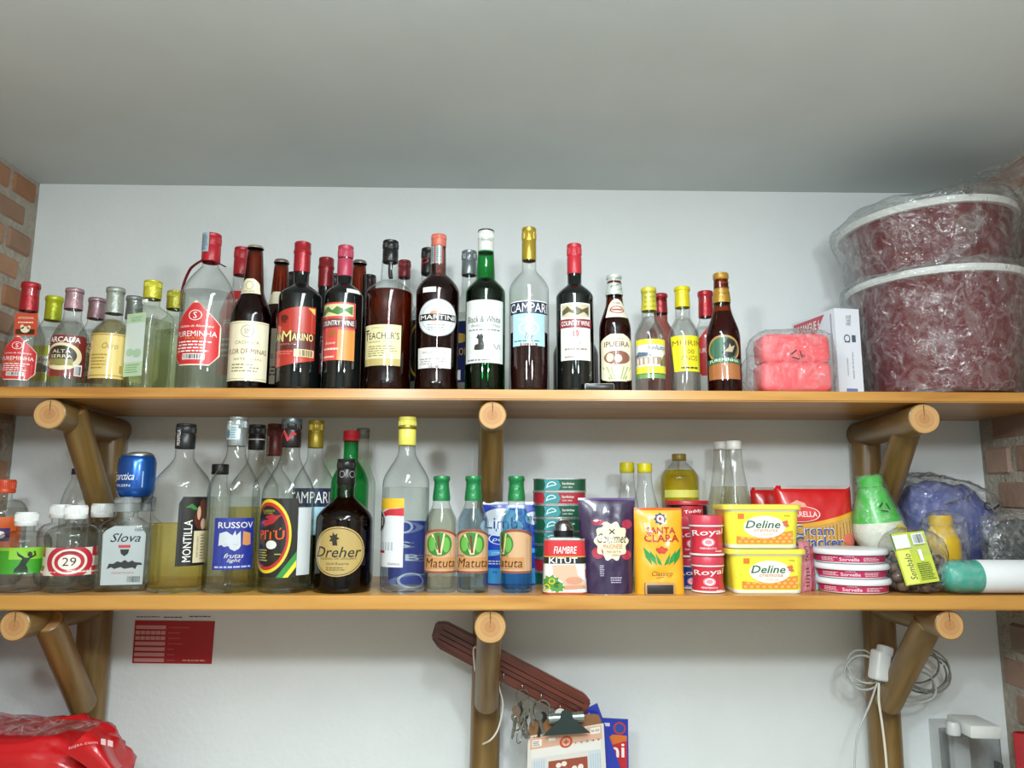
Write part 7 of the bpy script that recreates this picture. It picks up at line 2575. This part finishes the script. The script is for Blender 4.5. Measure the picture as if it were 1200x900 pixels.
o = rbox('charger', 0.034, 0.030, 0.060, plastic('dfe2e2'), cw, lo(1029, 797, 1.622), (0, 0.22, 0.25), 0.006, 3)
rbox('plug', 0.026, 0.024, 0.020, plastic('d2d6d6'), cw, lo(1036, 768, 1.622), (0, 0.3, 0.25), 0.004, 2)

# ------------------------------------------------------------------ clear dispenser on a wall stand
Yd = 1.655
org = Vector((at(1136, 870, Yd).x, Yd, at(1136, 958, Yd).z))
ds = thing('soap_dispenser', 'white topped clear plastic dispenser fixed at lower right corner', 'dispenser', org)
sc = ppm(Yd)
wD = 52 / sc
hD = zat(1136, 859, Yd) - org.z
loft('container', [(wD * 0.94, 0.07, 0.0), (wD, 0.075, 0.006), (wD, 0.075, hD)], glass('smoky_plastic', 'e6e8e9', 'b0b4b8', power=1.6, rough=0.12), ds, 0.2, 6)
rbox('top_cover', wD * 0.68, 0.085, 0.026, plastic('d9dcd8'), ds, (0.012, 0, hD + 0.0), (0, 0.03, 0), 0.004)
lath('knob', [(0, 0), (0.013, 0), (0.014, 0.004), (0.013, 0.022), (0.010, 0.026), (0, 0.026)], plastic('c9cccc'), ds, 24, (-wD * 0.40, -0.012, hD + 0.001))
rbox('spout', 0.008, 0.02, 0.02, M('3a3c3e', 0.4), ds, (wD * 0.30, -0.045, hD * 0.62), None, 0.002)
rbox('wall_plate', wD * 0.5, DB - Yd - 0.036, hD * 1.0, plastic('d8dada'), ds, (0, (DB - Yd - 0.036) / 2 + 0.0372, 0.0), None, 0.003)

# red packet at the right edge
org = Vector((at(1197, 900, 1.58).x, 1.58, at(1197, 960, 1.58).z))
yy = 1.575
cc = [at(1196, 960, yy), at(1240, 960, yy), at(1236, 862, yy), at(1187, 858, yy)]
xr_ = XR - 0.006
cc = [Vector((min(q.x, xr_ - 0.006), q.y, q.z)) for q in cc]
t = thing('hang_pack', 'dark red packet at the right frame edge by the brick wall', 'packet', cc[0])
cc = [q - cc[0] for q in cc]
bq2 = bil(cc)
V, Fc = [], []
for side in (-1, 1):
    for j in range(9):
        for i in range(9):
            q = bq2(i / 8, j / 8)
            V.append(Vector((q.x, side * (0.014 * math.sin(PI * i / 8) ** 0.6 + 0.0006), q.z)))
for sd_ in (0, 81):
    for j in range(8):
        for i in range(8):
            k = sd_ + j * 9 + i
            Fc.append((k, k + 1, k + 10, k + 9) if sd_ == 0 else (k + 9, k + 10, k + 1, k))
packet = mesh('packet_body', V, Fc, M('9a1c24', 0.3, vary=0.15, coat=0.4), t, True)
p = Print(lambda s, t_, k: Vector((bq2(s, t_).x, -0.0145 * math.sin(PI * s) ** 0.6 - 0.001 - EPS * k, bq2(s, t_).z)), 0.1, 0.2, packet)
p.add('stripe', ink('c8502c'), poly((0.02, 0.6), (0.12, 0.6), (0.5, 0.3), (0.42, 0.26)), k=1)

# ------------------------------------------------------------------ red plastic bag, bottom left
Yr_ = 1.50
X0, X1 = XL + 0.03, at(138, 890, Yr_).x
org = Vector(((X0 + X1) / 2, Yr_, at(60, 1010, Yr_).z))
rb_ = thing('shopping_bag', 'red plastic carrier bag with white print at lower left corner', 'bag', org)
hb = at(60, 838, Yr_).z - org.z
REDB = M('b8141c', 0.28, vary=0.14, scale=12, coat=0.3, bump=0.25, bscale=14, name='red_bag_film')
wB = X1 - X0


def bagfn(v):
    k = v.x / wB + 0.5
    v.z *= 1.0 - 0.16 * max(0, k - 0.75) / 0.25 + 0.015 * math.sin(k * 9)
    return v


lump('bag_body', (wB, 0.2, hb * 0.93), REDB, rb_, (0, 0, 0), None, 0.42, 0.05, 5, 21, 64, 40, True, 0.035, bagfn)
# loose mouth of the bag: thin film standing above the body
FILMR = glass('red_film', 'f2c0c4', 'd07078', power=1.5, rough=0.15, bump=0.8, haze=0.16)
lo = lambda px, py, Y: at(px, py, Y) - org
sheet('bag_mouth', [[lo(-30, 832, 1.50), lo(10, 835, 1.50), lo(50, 838, 1.50), lo(84, 842, 1.50), lo(116, 848, 1.49)],
                    [lo(-30, 856, 1.44), lo(10, 860, 1.43), lo(50, 862, 1.43), lo(84, 858, 1.43), lo(116, 856, 1.44)]], FILMR, rb_, amp=0.006, seed=9, freq=22)
sheet('bag_handle', [[lo(118, 848, 1.46), lo(128, 862, 1.45), lo(136, 884, 1.44), lo(143, 897, 1.44)],
                     [lo(96, 862, 1.40), lo(110, 872, 1.395), lo(124, 890, 1.395), lo(134, 904, 1.395)],
                     [lo(76, 880, 1.395), lo(92, 892, 1.39), lo(108, 906, 1.39), lo(120, 920, 1.39)]], REDB, rb_, amp=0.004, seed=10, freq=22)
p = Print(lambda s, t_, k: lo(78 + 56 * s, 880 - 12 * s - 4 * math.sin(PI * s) - 7 * t_ + 4 * s * s * 2, 1.388) , 0.09, 0.012, rb_)
p.put('lettering', ink('e6a8a8'), text('lojas.com', 0.35, 0.2, 0.6, 0.7, 0.01), k=0)
p.put('badge', ink('e6b8b8'), rect(0.72, 0.0, 0.82, 1.0, 1, 1), rect(0.86, 0.0, 0.97, 1.0, 1, 1), k=0)
# shelf-high stool that carries the bag and stands on the floor
st = thing('counter', 'low white counter under the red carrier bag', 'counter', (org.x, org.y + 0.02, 0.0))
rbox('counter_body', wB * 1.02, 0.26, org.z - 0.021, M('cfcac2', 0.5), st, (0, 0, 0), None, 0.004)
rbox('counter_top', wB * 1.06, 0.30, 0.02, M('b8b2a8', 0.4), st, (0, 0, org.z - 0.021), None, 0.003)
